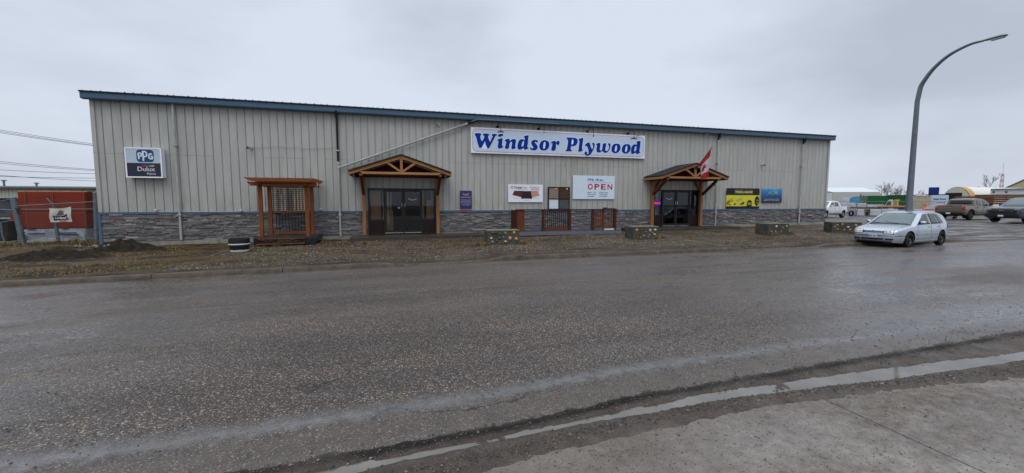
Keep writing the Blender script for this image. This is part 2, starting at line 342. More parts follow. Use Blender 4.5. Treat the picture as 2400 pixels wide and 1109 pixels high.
# ------------------------------------------------------------------ mesh helpers
class MB:
    def __init__(s): s.v = []; s.f = []; s.mi = []
    def add(s, vs, fs, m=0):
        o = len(s.v); s.v += [tuple(v) for v in vs]; s.f += [tuple(o + i for i in f) for f in fs]; s.mi += [m] * len(fs); return s
    def box(s, x0, x1, y0, y1, z0, z1, m=0):
        vs = [(x, y, z) for z in (z0, z1) for x, y in ((x0, y0), (x1, y0), (x1, y1), (x0, y1))]
        return s.add(vs, [(0, 3, 2, 1), (4, 5, 6, 7), (0, 1, 5, 4), (1, 2, 6, 5), (2, 3, 7, 6), (3, 0, 4, 7)], m)
    def hexa(s, b, t, m=0):   # four bottom points, four top points, anticlockwise from above
        return s.add(list(b) + list(t), [(0, 3, 2, 1), (4, 5, 6, 7), (0, 1, 5, 4), (1, 2, 6, 5), (2, 3, 7, 6), (3, 0, 4, 7)], m)
    def beam(s, a, b, w, h, up=(0, 0, 1), m=0):   # a squared timber from a to b
        a, b = Vector(a), Vector(b); d = (b - a).normalized(); u = Vector(up); sd = d.cross(u).normalized(); u = sd.cross(d)
        q = [sd * w / 2 * i + u * h / 2 * j for i, j in ((-1, -1), (1, -1), (1, 1), (-1, 1))]
        return s.add([a + k for k in q] + [b + k for k in q], [(0, 3, 2, 1), (4, 5, 6, 7), (0, 1, 5, 4), (1, 2, 6, 5), (2, 3, 7, 6), (3, 0, 4, 7)][:0] + [(3, 2, 1, 0), (4, 5, 6, 7), (0, 1, 5, 4), (1, 2, 6, 5), (2, 3, 7, 6), (3, 0, 4, 7)], m)
    def tube(s, pts, r, n=8, m=0, cap=True):
        pts = [Vector(p) for p in pts]; rs = r if isinstance(r, (list, tuple)) else [r] * len(pts)
        o = len(s.v); rings = []
        prev = None
        for i, p in enumerate(pts):
            d = (pts[min(i + 1, len(pts) - 1)] - pts[max(i - 1, 0)]).normalized()
            if prev is None: a = Vector((0, 0, 1)) if abs(d.z) < .9 else Vector((1, 0, 0)); u = d.cross(a).normalized()
            else: u = (prev - d * prev.dot(d)).normalized()
            prev = u; v = d.cross(u)
            rings.append([p + (u * math.cos(t) + v * math.sin(t)) * rs[i] for t in [2 * math.pi * j / n for j in range(n)]])
        vs = [q for rg in rings for q in rg]; fs = []
        for i in range(len(pts) - 1):
            for j in range(n): fs.append((i * n + j, i * n + (j + 1) % n, (i + 1) * n + (j + 1) % n, (i + 1) * n + j))
        if cap: fs += [tuple(reversed(range(n))), tuple((len(pts) - 1) * n + j for j in range(n))]
        return s.add(vs, fs, m)
    def lathe(s, prof, c=(0, 0, 0), n=24, axis='z', m=0, cap=True):
        vs = []
        for r, h in prof:
            for j in range(n):
                t = 2 * math.pi * j / n; a, b = r * math.cos(t), r * math.sin(t)
                vs.append({'z': (c[0] + a, c[1] + b, c[2] + h), 'y': (c[0] + a, c[1] + h, c[2] + b), 'x': (c[0] + h, c[1] + a, c[2] + b)}[axis])
        fs = [(i * n + j, i * n + (j + 1) % n, (i + 1) * n + (j + 1) % n, (i + 1) * n + j) for i in range(len(prof) - 1) for j in range(n)]
        if cap: fs += [tuple(reversed(range(n))), tuple((len(prof) - 1) * n + j for j in range(n))]
        return s.add(vs, fs, m)
    def prism(s, poly, y0, y1, m=0):      # outline in x,z pushed from y0 to y1
        n = len(poly)
        return s.add([(x, y0, z) for x, z in poly] + [(x, y1, z) for x, z in poly],
                     [tuple(range(n)), tuple(reversed(range(n, 2 * n)))] + [(i, n + i, n + (i + 1) % n, (i + 1) % n) for i in range(n)], m)
    def blob(s, c, r, sub=2, amp=.15, m=0, squash=(1, 1, 1)):
        bm = bmesh.new(); bmesh.ops.create_icosphere(bm, subdivisions=sub, radius=1)
        sd = random.random() * 50
        vs = []
        for v in bm.verts:
            k = 1 + amp * noise.noise(v.co * 1.7 + Vector((sd, 0, 0)))
            vs.append((c[0] + v.co.x * r * k * squash[0], c[1] + v.co.y * r * k * squash[1], c[2] + v.co.z * r * k * squash[2]))
        s.add(vs, [tuple(v.index for v in f.verts) for f in bm.faces], m); bm.free(); return s
    def build(s, name, mats, parent=None, smooth=False, bevel=0, fix=True):
        me = bpy.data.meshes.new(name); me.from_pydata(s.v, [], s.f)
        for mm_ in (mats if isinstance(mats, (list, tuple)) else [mats]): me.materials.append(mm_)
        if any(s.mi): me.polygons.foreach_set('material_index', s.mi)
        if fix:
            bm = bmesh.new(); bm.from_mesh(me); bmesh.ops.recalc_face_normals(bm, faces=bm.faces); bm.to_mesh(me); bm.free()
        if smooth:
            me.polygons.foreach_set('use_smooth', [True] * len(me.polygons)); me.set_sharp_from_angle(angle=R(smooth if smooth > 1 else 35))
        o = bpy.data.objects.new(name, me); COL.objects.link(o)
        if parent is not None: o.parent = parent
        if bevel:
            b = o.modifiers.new('bevel', 'BEVEL'); b.width = bevel; b.segments = 2; b.limit_method = 'ANGLE'; b.harden_normals = False
        return o
def empty(name, label=None, cat=None, group=None):
    o = bpy.data.objects.new(name, None); COL.objects.link(o); o.empty_display_size = .2
    if label: tag(o, label, cat, group)
    return o
def tag(o, label=None, cat=None, group=None, kind=None):
    if label: o['label'] = label
    if cat: o['category'] = cat
    if group: o['group'] = group
    if kind: o['kind'] = kind
    return o
def tree_of(o):
    r = [o]
    for c in o.children: r += tree_of(c)
    return r
def settle(root):      # puts the origin of a thing at its base; the parts keep their place
    obs = [o for o in tree_of(root) if o.type == 'MESH']
    vs = [v.co for o in obs for v in o.data.vertices]
    if not vs: return root
    lo = Vector((min(v.x for v in vs), min(v.y for v in vs), min(v.z for v in vs))); hi = Vector((max(v.x for v in vs), max(v.y for v in vs), max(v.z for v in vs)))
    c = Vector(((lo.x + hi.x) / 2, (lo.y + hi.y) / 2, lo.z))
    for me in {o.data for o in obs}: me.transform(Matrix.Translation(-c))
    root.location = c; return root
def copy_tree(o, parent=None):
    c = o.copy(); COL.objects.link(c)
    if parent is not None: c.parent = parent
    for ch in o.children: copy_tree(ch, c)
    return c
def smooth_loop(pts, n=4):
    out_ = []; L = len(pts)
    for i in range(L):
        p0, p1, p2, p3 = (Vector((*pts[(i + k) % L], 0)) for k in (-1, 0, 1, 2))
        for j in range(n):
            t = j / n; q = .5 * ((2 * p1) + (p2 - p0) * t + (2 * p0 - 5 * p1 + 4 * p2 - p3) * t * t + (-p0 + 3 * p1 - 3 * p2 + p3) * t ** 3)
            out_.append((q.x, q.y))
    return out_
def flat_shape(name, loops, y, material, parent=None, thick=.004):    # outlines with holes in x,z, facing -y
    cu = bpy.data.curves.new(name, 'CURVE'); cu.dimensions = '2D'; cu.fill_mode = 'BOTH'; cu.extrude = thick / 2
    for lp in loops:
        sp = cu.splines.new('POLY'); sp.points.add(len(lp) - 1); sp.use_cyclic_u = True
        for i, (a, b) in enumerate(lp): sp.points[i].co = (a, b, 0, 1)
    t = bpy.data.objects.new(name, cu); COL.objects.link(t)
    me = bpy.data.meshes.new_from_object(t); bpy.data.objects.remove(t); bpy.data.curves.remove(cu)
    me.name = name; me.transform(Matrix.Translation((0, y, 0)) @ Matrix.Rotation(R(90), 4, 'X'))
    me.materials.clear(); me.materials.append(material)
    o = bpy.data.objects.new(name, me); COL.objects.link(o)
    if parent is not None: o.parent = parent
    return o
def text_mesh(body, x0, x1, z0, z1, bold=0, shear=0, spacing=1):
    cu = bpy.data.curves.new('t', 'FONT'); cu.body = body; cu.size = 1; cu.offset = bold; cu.shear = shear; cu.space_character = spacing; cu.extrude = .002
    t = bpy.data.objects.new('t', cu); COL.objects.link(t); bpy.context.view_layer.update()
    me = bpy.data.meshes.new_from_object(t); bpy.data.objects.remove(t); bpy.data.curves.remove(cu)
    xs = [v.co.x for v in me.vertices]; ys = [v.co.y for v in me.vertices]
    a, b, c, d = min(xs), max(xs), min(ys), max(ys)
    vs = [(x0 + (v.co.x - a) / (b - a) * (x1 - x0), v.co.z, z0 + (v.co.y - c) / (d - c) * (z1 - z0)) for v in me.vertices]
    fs = [tuple(p.vertices) for p in me.polygons]; bpy.data.meshes.remove(me)
    return vs, fs
def text_on(name, lines, y, material, parent):     # lines: (body, x0, x1, z0, z1, bold, shear)
    m = MB()
    for i, L in enumerate(lines):
        vs, fs = text_mesh(*L); m.add([(a, y + b - .003 - .0002 * (i % 3), c) for a, b, c in vs], fs)
    return m.build(name, material, parent, fix=False)

# ================================================================== SETTING
def frange(a, b, s):
    n = max(1, round((b - a) / s)); return [a + (b - a) * i / n for i in range(n)]
xs = [-900, -500, -250, -120, -70] + frange(-50, -18, 2) + frange(-18, 34, .22) + frange(34, 62, .5) + frange(62, 120, 6) + [120, 200, 400, 800, 1500]
ys = [-200, -80, -30, -10, 0] + [2, 4, 6, 8, 10, 12, 12.38, 12.45, 12.5, 12.6] + frange(12.75, 21, .16) + frange(21, 46, .6) + frange(46, 100, 6) + [100, 200, 500, 1200, 2500]
g = MB(); nx = len(xs)
for y in ys:
    for x in xs: g.v.append((x, y, terrain(x, y)))
for j in range(len(ys) - 1):
    for i in range(nx - 1): g.f.append((j * nx + i, j * nx + i + 1, (j + 1) * nx + i + 1, (j + 1) * nx + i))
g.mi = [0] * len(g.f)
ground = g.build('ground', GROUND, smooth=80, fix=False); tag(ground, kind='structure')

rx = [-400, -200, -100] + frange(-60, 70, .5) + [70, 100, 200, 400, 900]
def ragged(x): return edge(x) + .018 * nz(x, 0, 2.2, 31) + .012 * nz(x, 0, 7, 32)
rx = [-400, -200, -100] + frange(-60, -6, .8) + frange(-6, 16, .06) + frange(16, 70, .6) + [70, 100, 200, 400, 900]
NR = 34; g = MB(); nx = len(rx); dist = []
for j in range(NR):
    for x in rx:
        e = ragged(x)
        if j < 4: y = e + (0, .006, .03, .10)[j]; z = (-.05, -.012, -.002, 0)[j]
        else: u = ((j - 4) / (NR - 5)) ** 1.25; y = lerp(e + .18, KY, u); z = 0
        g.v.append((x, y, z + roadz(x, y) + .005 * nz(x, y, .5, 9) + (.004 * nz(x, y, 9, 3) if j < 4 else 0))); dist.append(y - edge(x))
for j in range(NR - 1):
    for i in range(nx - 1): g.f.append((j * nx + i, j * nx + i + 1, (j + 1) * nx + i + 1, (j + 1) * nx + i))
g.mi = [0] * len(g.f)
road = g.build('road', ROAD, smooth=80, fix=False); tag(road, kind='structure')
at_ = road.data.attributes.new('edge_dist', 'FLOAT', 'POINT'); at_.data.foreach_set('value', dist)

# far kerb, cast in lengths, sunk at the two driveways
k = NT('dirty_kerb_concrete'); p = k.coord('Position')
c = k.ramp(k.noise(p, 2.5, 7, .7), [(.3, (.03, .023, .017)), (.7, (.115, .09, .068))]); k.l(c, k.b.inputs['Base Color'])
k.b.inputs['Roughness'].default_value = .6; k.b.inputs['Specular IOR Level'].default_value = .2; k.bump(k.noise(p, 14, 6, .7), .8, .02); KERB = k.m
g = MB(); kx = frange(-80, 90, .25); n_ = 0
for i in range(len(kx) - 1):
    x0, x1 = kx[i], kx[i + 1]
    if abs((x0 / 3) - round(x0 / 3)) < .04: x0 += .02
    def prof(x):
        f = farz(x); h = kerbh(x) + .006 * nz(x, 0, 3, 6); w0 = .012 * nz(x, 0, 1.3, 3)
        return [(x, KY - .26, f - .06), (x, KY - .26 + w0, f + .008), (x, KY - .01 + w0, f + .012), (x, KY + .02 + w0, f + h * .8), (x, KY + .05 + w0, f + h), (x, KY + .17 + w0, f + h + .002), (x, KY + .17, f - .06)]
    a, b = prof(x0), prof(x1); g.add(a + b, [(q, q + 1, q + 8, q + 7) for q in range(6)] + [tuple(range(7)), tuple(reversed(range(7, 14)))])
tag(g.build('kerb', KERB, smooth=40), kind='structure')

# near side: gutter, water, mud ridge, concrete walk
def strip(name, mt, edge0, edge1, zf, kind='structure', x0=-14, x1=30, step=.12, ny=6):
    g = MB(); X = frange(x0, x1, step) + [x1]
    for j in range(ny + 1):
        for x in X:
            y = lerp(edge0(x), edge1(x), j / ny); g.v.append((x, y, zf(x, y)))
    n = len(X)
    for j in range(ny):
        for i in range(n - 1): g.f.append((j * n + i, j * n + i + 1, (j + 1) * n + i + 1, (j + 1) * n + i))
    g.mi = [0] * len(g.f); return tag(g.build(name, mt, smooth=80, fix=False), kind=kind)
def m_mud():
    k = NT('wet_gutter_mud'); p = k.coord('Position'); c = k.ramp(k.noise(p, 4, 7, .75), [(.3, (.04, .032, .026)), (.7, (.115, .092, .074))])
    a_ = k.n('ShaderNodeAttribute'); a_.attribute_name = 'dark_edge'; c = k.mix(k.math('MULTIPLY', a_.outputs['Fac'], .95, clamp=True), c, (.012, .010, .008))  # mud colour darkens in a band along the broken road edge
    g = k.n('ShaderNodeSeparateColor'); k.l(k.vor(p, 85, 'Color'), g.inputs[0]); dd = k.map(k.vor(p, 85), .25, .4, 1, 0)
    c = k.mix(k.math('MULTIPLY', dd, k.map(g.outputs[0], .85, .9, 0, .9)), c, (.014, .012, .01)); c = k.mix(k.math('MULTIPLY', dd, k.map(g.outputs[1], .9, .95, 0, .8)), c, (.3, .24, .16))
    k.l(c, k.b.inputs['Base Color']); k.l(k.map(k.noise(p, 1.6, 4), .4, .6, .35, .75), k.b.inputs['Roughness']); k.b.inputs['Specular IOR Level'].default_value = .16
    k.bump(k.noise(p, 28, 7, .75), .9, .02); return k.m
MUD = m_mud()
def mudz(x, y):
    e, a, b, c_ = edge(x), wtop(x) + .02 * nz(x, 0, 2.5, 41) + .012 * nz(x, 0, 8, 42), wbot(x) + .018 * nz(x, 0, 3, 43) + .01 * nz(x, 0, 9, 44), slabe(x)
    if y > a: h = lerp(-.026, -.012, min(1, (y - a) / max(.02, e - a))) 
    elif y > b: h = -.044 + .016 * nz(x, y, 2.2, 61)
    else: h = lerp(-.022, .004, sm(b, b - .05, y)) + .010 * math.exp(-((y - c_ - .05) / .05) ** 2)
    if y < c_ - .04: h = lerp(h, -.02, sm(c_ - .04, c_ - .14, y))
    return h + .008 * nz(x, y, 4, 1) + .007 * nz(x, y, 11, 2) + .006 * nz(x, y, 24, 3) + .003 * nz(x, y, 50, 4)
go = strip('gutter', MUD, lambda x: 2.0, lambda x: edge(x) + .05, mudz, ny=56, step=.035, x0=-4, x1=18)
at_ = go.data.attributes.new('dark_edge', 'FLOAT', 'POINT')
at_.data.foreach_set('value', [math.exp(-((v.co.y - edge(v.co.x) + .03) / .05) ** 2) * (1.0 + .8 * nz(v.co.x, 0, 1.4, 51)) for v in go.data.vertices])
strip('puddle', PUDDLE, lambda x: wbot(x) - .12, lambda x: wtop(x) + .10, lambda x, y: -.034)
def walkz(x, y):
    return .0 + .004 * nz(x, y, 1.5, 2)
def wedge(x): return slabe(x) + .02 * nz(x, 0, .9, 7) + .012 * nz(x, 0, 4, 3)
JX = 3.38
strip('sidewalk', SLAB, lambda x: -12, wedge, walkz, ny=24, x0=-14, x1=JX - .004, step=.15)
strip('sidewalk', SLAB, lambda x: -12, wedge, walkz, ny=24, x0=JX + .004, x1=40, step=.15)
GRNDDK = mat('joint_dirt', (.03, .025, .02), .8)
strip('walk_joint', GRNDDK, lambda x: -12, lambda x: 2.3, lambda x, y: -.012, x0=JX - .03, x1=JX + .03, step=.06, ny=2)

# loose stuff: pebbles, mud clods, dry grass
def scatter(name, mt, n, place, size, kind_label, cat, seed=1, flat=.6):
    rnd = random.Random(seed); vs = []; fs = []
    tv = [(1, 0, 0), (0, 1, 0), (-1, 0, 0), (0, -1, 0), (0, 0, 1), (0, 0, -1)]
    tf = [(0, 1, 4), (1, 2, 4), (2, 3, 4), (3, 0, 4), (1, 0, 5), (2, 1, 5), (3, 2, 5), (0, 3, 5)]
    for i in range(n):
        x, y, z = place(rnd); s = size(rnd, x, y); a = rnd.random() * 6.28; o = len(vs); ca, sa = math.cos(a), math.sin(a); e = rnd.uniform(.6, 1.5)
        j = [rnd.uniform(.7, 1.2) for _ in range(6)]
        for q, (u, v, w_) in enumerate(tv):
            u, v, w_ = u * s * e * j[q], v * s * j[q], w_ * s * flat * j[q]
            vs.append((x + u * ca - v * sa, y + u * sa + v * ca, z + w_ + s * flat * .3))
        fs += [tuple(o + k_ for k_ in f) for f in tf]
    me = bpy.data.meshes.new(name); me.from_pydata(vs, [], fs); me.materials.append(mt)
    o = bpy.data.objects.new(name, me); COL.objects.link(o); tag(o, kind_label, cat, kind='stuff'); return o
def island_mat(name, stops, rough=.6):
    k = NT(name); g_ = k.n('ShaderNodeNewGeometry'); k.l(k.ramp(g_.outputs['Random Per Island'], stops), k.b.inputs['Base Color']); k.b.inputs['Roughness'].default_value = rough; return k.m
PEB = island_mat('wet_pebbles', [(0, (.03, .024, .018)), (.4, (.09, .07, .05)), (.75, (.17, .13, .09)), (.95, (.3, .25, .18)), (1, (.42, .4, .36))], .4)
CLOD = island_mat('dark_clods', [(0, (.012, .01, .009)), (.7, (.035, .028, .022)), (.95, (.07, .055, .042)), (1, (.25, .22, .18))], .6)
def pl_apron(r):
    while True:
        x = r.uniform(-6, 26); y = r.uniform(12.9, 19.4)
        if nz(x, y, .45, 12) + .25 * nz(x, y, 2, 3) > r.uniform(-.55, .35): break
    return x, y, terrain(x, y)
scatter('gravel', PEB, 34000, pl_apron, lambda r, x, y: r.uniform(.008, .02) * (1.8 if r.random() > .965 else 1), 'loose wet gravel strewn between the kerb and the shop wall', 'gravel', 3)
def pl_near(r):
    x = r.uniform(-2.5, 11); y = r.choice([slabe(x) + .05, slabe(x) + .05, slabe(x) + .08, edge(x) - .05]) + r.gauss(0, .045)
    return x, y, (mudz(x, y) if slabe(x) < y < edge(x) else 0)
scatter('mud_clods', CLOD, 5200, pl_near, lambda r, x, y: r.uniform(.003, .012), 'dark clods and grit along the muddy near gutter', 'clods', 4)
def pl_walk(r):
    x = abs(r.gauss(0, 4)) - .2; y = slabe(x) - abs(r.gauss(0, .7)); return x, y, walkz(x, y)
scatter('grit', CLOD, 5200, pl_walk, lambda r, x, y: r.uniform(.0018, .0052) * (1.7 if r.random() > .96 else 1), 'dark grit scattered over the muddy concrete walk', 'grit', 5)
def pl_road(r):
    x = r.uniform(-3, 16); y = 3.1 + abs(r.gauss(0, .9)); return x, y, roadz(x, y)
scatter('road_grit', CLOD, 1500, pl_road, lambda r, x, y: r.uniform(.004, .011), 'dark grit thrown onto the wet asphalt beside the gutter', 'grit', 6)
STRAW = island_mat('straw_blades', [(0, (.05, .035, .014)), (.5, (.17, .11, .035)), (1, (.34, .24, .09))], .7)
def grass(name, spots, label, seed=2):
    r = random.Random(seed); vs = []; fs = []
    for cx, cy, rad, n, h in spots:
        for i in range(n):
            a = r.random() * 6.28; d = rad * abs(r.gauss(0, .5)); x = cx + d * math.cos(a); y = cy + d * math.sin(a) * .6; z = terrain(x, y)
            b = r.random() * 6.28; l = h * r.uniform(.4, 1); tl = r.uniform(.15, 1.3); w_ = r.uniform(.003, .006)
            ex, ey = math.cos(b) * l * tl, math.sin(b) * l * tl; o = len(vs); px, py = -math.sin(b) * w_, math.cos(b) * w_
            vs += [(x - px, y - py, z - .01), (x + px, y + py, z - .01), (x + ex * .5 + px, y + ey * .5 + py, z + l * .7), (x + ex * .5 - px, y + ey * .5 - py, z + l * .7), (x + ex, y + ey, z + l * (.95 - .25 * tl))]
            fs += [(o, o + 1, o + 2, o + 3), (o + 3, o + 2, o + 4)]
    me = bpy.data.meshes.new(name); me.from_pydata(vs, [], fs); me.materials.append(STRAW); o = bpy.data.objects.new(name, me); COL.objects.link(o)
    return tag(o, label, 'grass', kind='stuff')
rr = random.Random(11)
sp = [(rr.uniform(-17, -2.5), rr.uniform(13, 20.5), rr.uniform(.2, .6), 60, rr.uniform(.03, .09)) for _ in range(190)]
sp += [(rr.uniform(-12.5, -5.5), rr.uniform(13.0, 14.6), .45, 110, .07) for _ in range(36)]
sp += [(rr.uniform(-2.5, 24), rr.uniform(14.5, 19.2), rr.uniform(.15, .4), 26, rr.uniform(.03, .07)) for _ in range(170)]
sp += [(rr.uniform(-11, 26), 19.75, .35, 22, rr.uniform(.05, .14)) for _ in range(60)]
for bx, by in ((3.35, 15.4), (4.1, 15.35), (4.9, 15.5), (5.0, 15.7), (10.3, 15.75), (11.2, 15.7), (11.6, 15.8), (17.6, 15.5), (18.9, 15.7), (22.3, 15.2), (22.6, 15.3), (-4.5, 17.9), (-1.9, 17.6), (-1.2, 17.4), (3.1, 15.7)):
    sp.append((bx, by, .22, 130, .2))
grass('dry_grass', sp, 'short straw coloured dead grass along the verge')
# tufts along the fence
grass('fence_weeds', [(rr.uniform(-17.5, -11.3), rr.uniform(20.2, 21.6), .3, 70, rr.uniform(.1, .3)) for _ in range(34)], 'taller dead weeds growing along the chain link gate', 5)

# dirt pile at the left corner
k = NT('dark_wet_soil'); p = k.coord('Position')
c = k.ramp(k.noise(p, 5, 7, .75), [(.3, (.012, .011, .009)), (.52, (.034, .028, .02)), (.7, (.085, .062, .036))]); k.l(c, k.b.inputs['Base Color']); k.b.inputs['Roughness'].default_value = .9; k.b.inputs['Specular IOR Level'].default_value = .08
k.bump(k.noise(p, 9, 7, .8), 1, .12); SOIL = k.m
def heap(cx, cy, rx_, ry_, h, seed):
    g = MB(); n, m_ = 90, 30; g.v.append((cx, cy, terrain(cx, cy) + h * (1 + .2 * nz(cx, cy, 2, seed))))
    for i in range(1, m_ + 1):
        for j in range(n):
            t = 6.2832 * j / n; q = i / m_; wob = 1 + .22 * nz(math.cos(t) * 1.3, math.sin(t) * 1.3, 1, seed)
            x = cx + rx_ * q * wob * math.cos(t); y = cy + ry_ * q * wob * math.sin(t)
            z = terrain(x, y) + h * (math.cos(q * math.pi) * .5 + .5) + (.14 * nz(x, y, 1.9, seed) + .09 * nz(x, y, 5, seed) + .05 * nz(x, y, 11, seed)) * (1 - q * q) - (.06 if i == m_ else 0)
            g.v.append((x, y, z))
    g.f = [(0, 1 + j, 1 + (j + 1) % n) for j in range(n)]
    for i in range(m_ - 1):
        for j in range(n): g.f.append((1 + i * n + j, 1 + (i + 1) * n + j, 1 + (i + 1) * n + (j + 1) % n, 1 + i * n + (j + 1) % n))
    g.mi = [0] * len(g.f); return g
o = heap(-10.9, 16.9, 1.7, .9, .24, 3).build('dirt_pile', SOIL, smooth=70, fix=False); tag(settle(o), 'low dark heap of wet soil on the grass, left of the black barrel', 'dirt pile')
o = heap(-9.7, 18.5, 1.5, .75, .34, 8).build('dirt_pile', SOIL, smooth=70, fix=False); tag(settle(o), 'dark heap of wet soil against the stone wall foot at the left corner', 'dirt pile')

# ================================================================== THE SHOP
WX0, WX1, ZB, ZT = -11.16, 26.82, 1.21, 5.62
DL = (-1.17, 1.89, .17, 2.27); DR = (13.99, 16.96, .27, 2.33)
shop = empty('shop_building', 'long low warehouse shop of beige ribbed steel over grey stacked stone, blue eaves', 'building')
def ribs(g, x0, x1, z0, z1, Y=20.0):
    # one sheet: flat pans with narrow trapezoid ribs
    pr = []; i0 = math.ceil((x0 + 11.16) / .305 - .001); x = x0; pr.append((x0, Y))
    i = i0
    while -11.16 + i * .305 < x1 - .03:
        xc = -11.16 + i * .305
        if xc - .035 > x0:
            pr += [(xc - .040, Y), (xc - .022, Y - .020), (xc - .008, Y - .020), (xc - .006, Y + .018), (xc + .014, Y + .018), (xc + .016, Y - .006), (xc + .03, Y)]
        i += 1
    pr.append((x1, Y)); n = len(pr)
    g.add([(a, b, z0) for a, b in pr] + [(a, b, z1) for a, b in pr], [(j, j + 1, n + j + 1, n + j) for j in range(n - 1)])
g = MB()
for a, b, z0 in ((WX0, DL[0], ZB), (DL[0], DL[1], DL[3]), (DL[1], DR[0], ZB), (DR[0], DR[1], DR[3]), (DR[1], WX1, ZB)): ribs(g, a, b, z0 + .02, ZT)
g.build('siding', SIDING, shop, fix=False)
g = MB()   # side and rear walls
SX0, SX1 = WX0 + .002, WX1 - .002
def pane(g, a, b, z0, z1a, z1b): g.add([(a[0], a[1], z0), (b[0], b[1], z0), (b[0], b[1], z1b), (a[0], a[1], z1a)], [(0, 1, 2, 3)])
pane(g, (SX0, 20.0), (SX0, 31), -.2, 5.6, 6.2); pane(g, (SX0, 31), (SX0, 42), -.2, 6.2, 5.6)
pane(g, (SX1, 31), (SX1, 20.0), -.2, 6.2, 5.6); pane(g, (SX1, 42), (SX1, 31), -.2, 5.6, 6.2); pane(g, (SX0, 42), (SX1, 42), -.2, 5.6, 5.6)
g.build('side_wall', SIDING, shop, fix=False)
g = MB(); g.hexa([(WX0 - .16, 19.9, 5.70), (WX1 + .16, 19.9, 5.70), (WX1 + .16, 31, 6.33), (WX0 - .16, 31, 6.33)], [(WX0 - .16, 19.9, 5.78), (WX1 + .16, 19.9, 5.78), (WX1 + .16, 31, 6.41), (WX0 - .16, 31, 6.41)])
g.hexa([(WX0 - .16, 31, 6.33), (WX1 + .16, 31, 6.33), (WX1 + .16, 42.2, 5.6), (WX0 - .16, 42.2, 5.6)], [(WX0 - .16, 31, 6.41), (WX1 + .16, 31, 6.41), (WX1 + .16, 42.2, 5.7), (WX0 - .16, 42.2, 5.7)])
g.build('roof', mat('roof_metal', (.14, .17, .2), .5), shop)
g = MB(); FY = 19.70   # box gutter along the eaves
prof = [(FY + .02, 5.575), (FY + .03, 5.56), (FY + .22, 5.56), (19.995, 5.60), (19.995, 5.80), (FY, 5.80), (FY - .01, 5.785), (FY, 5.77), (FY + .005, 5.60)]
GX0, GX1 = WX0 - .17, WX1 + .13; n = len(prof)
g.add([(GX0, a, b) for a, b in prof] + [(GX1, a, b) for a, b in prof], [(j, (j + 1) % n, n + (j + 1) % n, n + j) for j in range(n)] + [tuple(range(n)), tuple(reversed(range(n, 2 * n)))])
eave = g.build('gutter_trough', BLUE, shop)
g = MB(); g.box(GX0 - .02, GX1 + .02, FY - .035, 19.9, 5.803, 5.845)
g.build('drip_edge', mat('dark_blue_edge', (.028, .045, .07), .5, var=.3), eave)
g = MB(); x = GX0 + .1; r = random.Random(3)   # a string of unlit coloured lamps clipped on the edge
g.tube([(GX0, FY - .05, 5.84), (GX1, FY - .05, 5.84)], .008, 4)
while x < GX1: h_ = r.uniform(-.012, .012); g.box(x, x + .04, FY - .06, FY - .04, 5.835 + h_, 5.862 + h_, 0); x += r.uniform(.2, .34)
g.build('light_string', mat('dark_bulbs', (.03, .02, .03), .3), eave)
for a in (WX0 - .03, WX1 - .10): g = MB(); g.box(a, a + .13, 19.94, 20.06, 1.24, 5.6); g.build('corner_flashing', SIDING, shop)
for a, b in ((WX0 - .02, DL[0]), (DL[1], DR[0]), (DR[1], WX1 + .02)): g = MB(); g.box(a, b, 19.925, 20.0, 1.165, 1.245); g.build('belt_trim', BLUE, shop)
g = MB(); g.box(WX0 - .05, WX0 + .05, 19.91, 20.05, -.12, 1.165); g.build('corner_trim', BLUE, shop)
# stacked stone veneer
g = MB(); r = random.Random(21)
for a, b in ((WX0 + .05, DL[0] - .02), (DL[1] + .02, DR[0] - .02), (DR[1] + .02, WX1)):
    g.box(a, b, 19.975, 20.02, -.05, 1.16)
    z = 1.16
    while z > -.05:
        h = r.choice([.035, .045, .05, .06, .075]); x = a
        while x < b - .01:
            L = min(r.uniform(.10, .5), b - x); zb = stonez(x + L / 2) + .07
            if z - h * .4 > zb:
                d = r.uniform(.008, .055); s = r.uniform(-.004, .004)
                g.hexa([(x + .002, 19.975 - d, max(zb, z - h + .002)), (x + L - .002, 19.975 - d + s, max(zb, z - h + .002)), (x + L - .002, 19.98, max(zb, z - h + .002)), (x + .002, 19.98, max(zb, z - h + .002))],
                       [(x + .004, 19.975 - d + .006, z - .002), (x + L - .004, 19.975 - d + s + .006, z - .002), (x + L - .002, 19.98, z - .002), (x + .002, 19.98, z - .002)])
            x += L
        z -= h
g.build('stone_veneer', STONE, shop, fix=False)
for a, b in ((WX0, DL[0] - .1), (DL[1] + .1, DR[0] - .1), (DR[1] + .1, WX1)):
    g = MB(); g.hexa([(a, 19.94, stonez(a) - .6), (b, 19.94, stonez(b) - .6), (b, 20.03, stonez(b) - .6), (a, 20.03, stonez(a) - .6)], [(a, 19.94, stonez(a) + .072), (b, 19.94, stonez(b) + .072), (b, 20.03, stonez(b) + .072), (a, 20.03, stonez(a) + .072)]); g.build('foundation', CONC, shop)
for a, b in ((-1.9, 5.0), (11.9, 19.0)):   # low slab in front of the doors
    g = MB(); z = stonez((a + b) / 2); g.hexa([(a, 18.9, z - .15), (b, 18.9, z - .12), (b, 19.9, z - .1), (a, 19.9, z - .1)], [(a, 18.9, z + .02), (b, 18.9, z + .04), (b, 19.9, z + .06), (a, 19.9, z + .045)])
    g.build('threshold_slab', mat('wet_brown_concrete', (.055, .045, .036), .4, var=.3, scale=3), shop, bevel=.01)

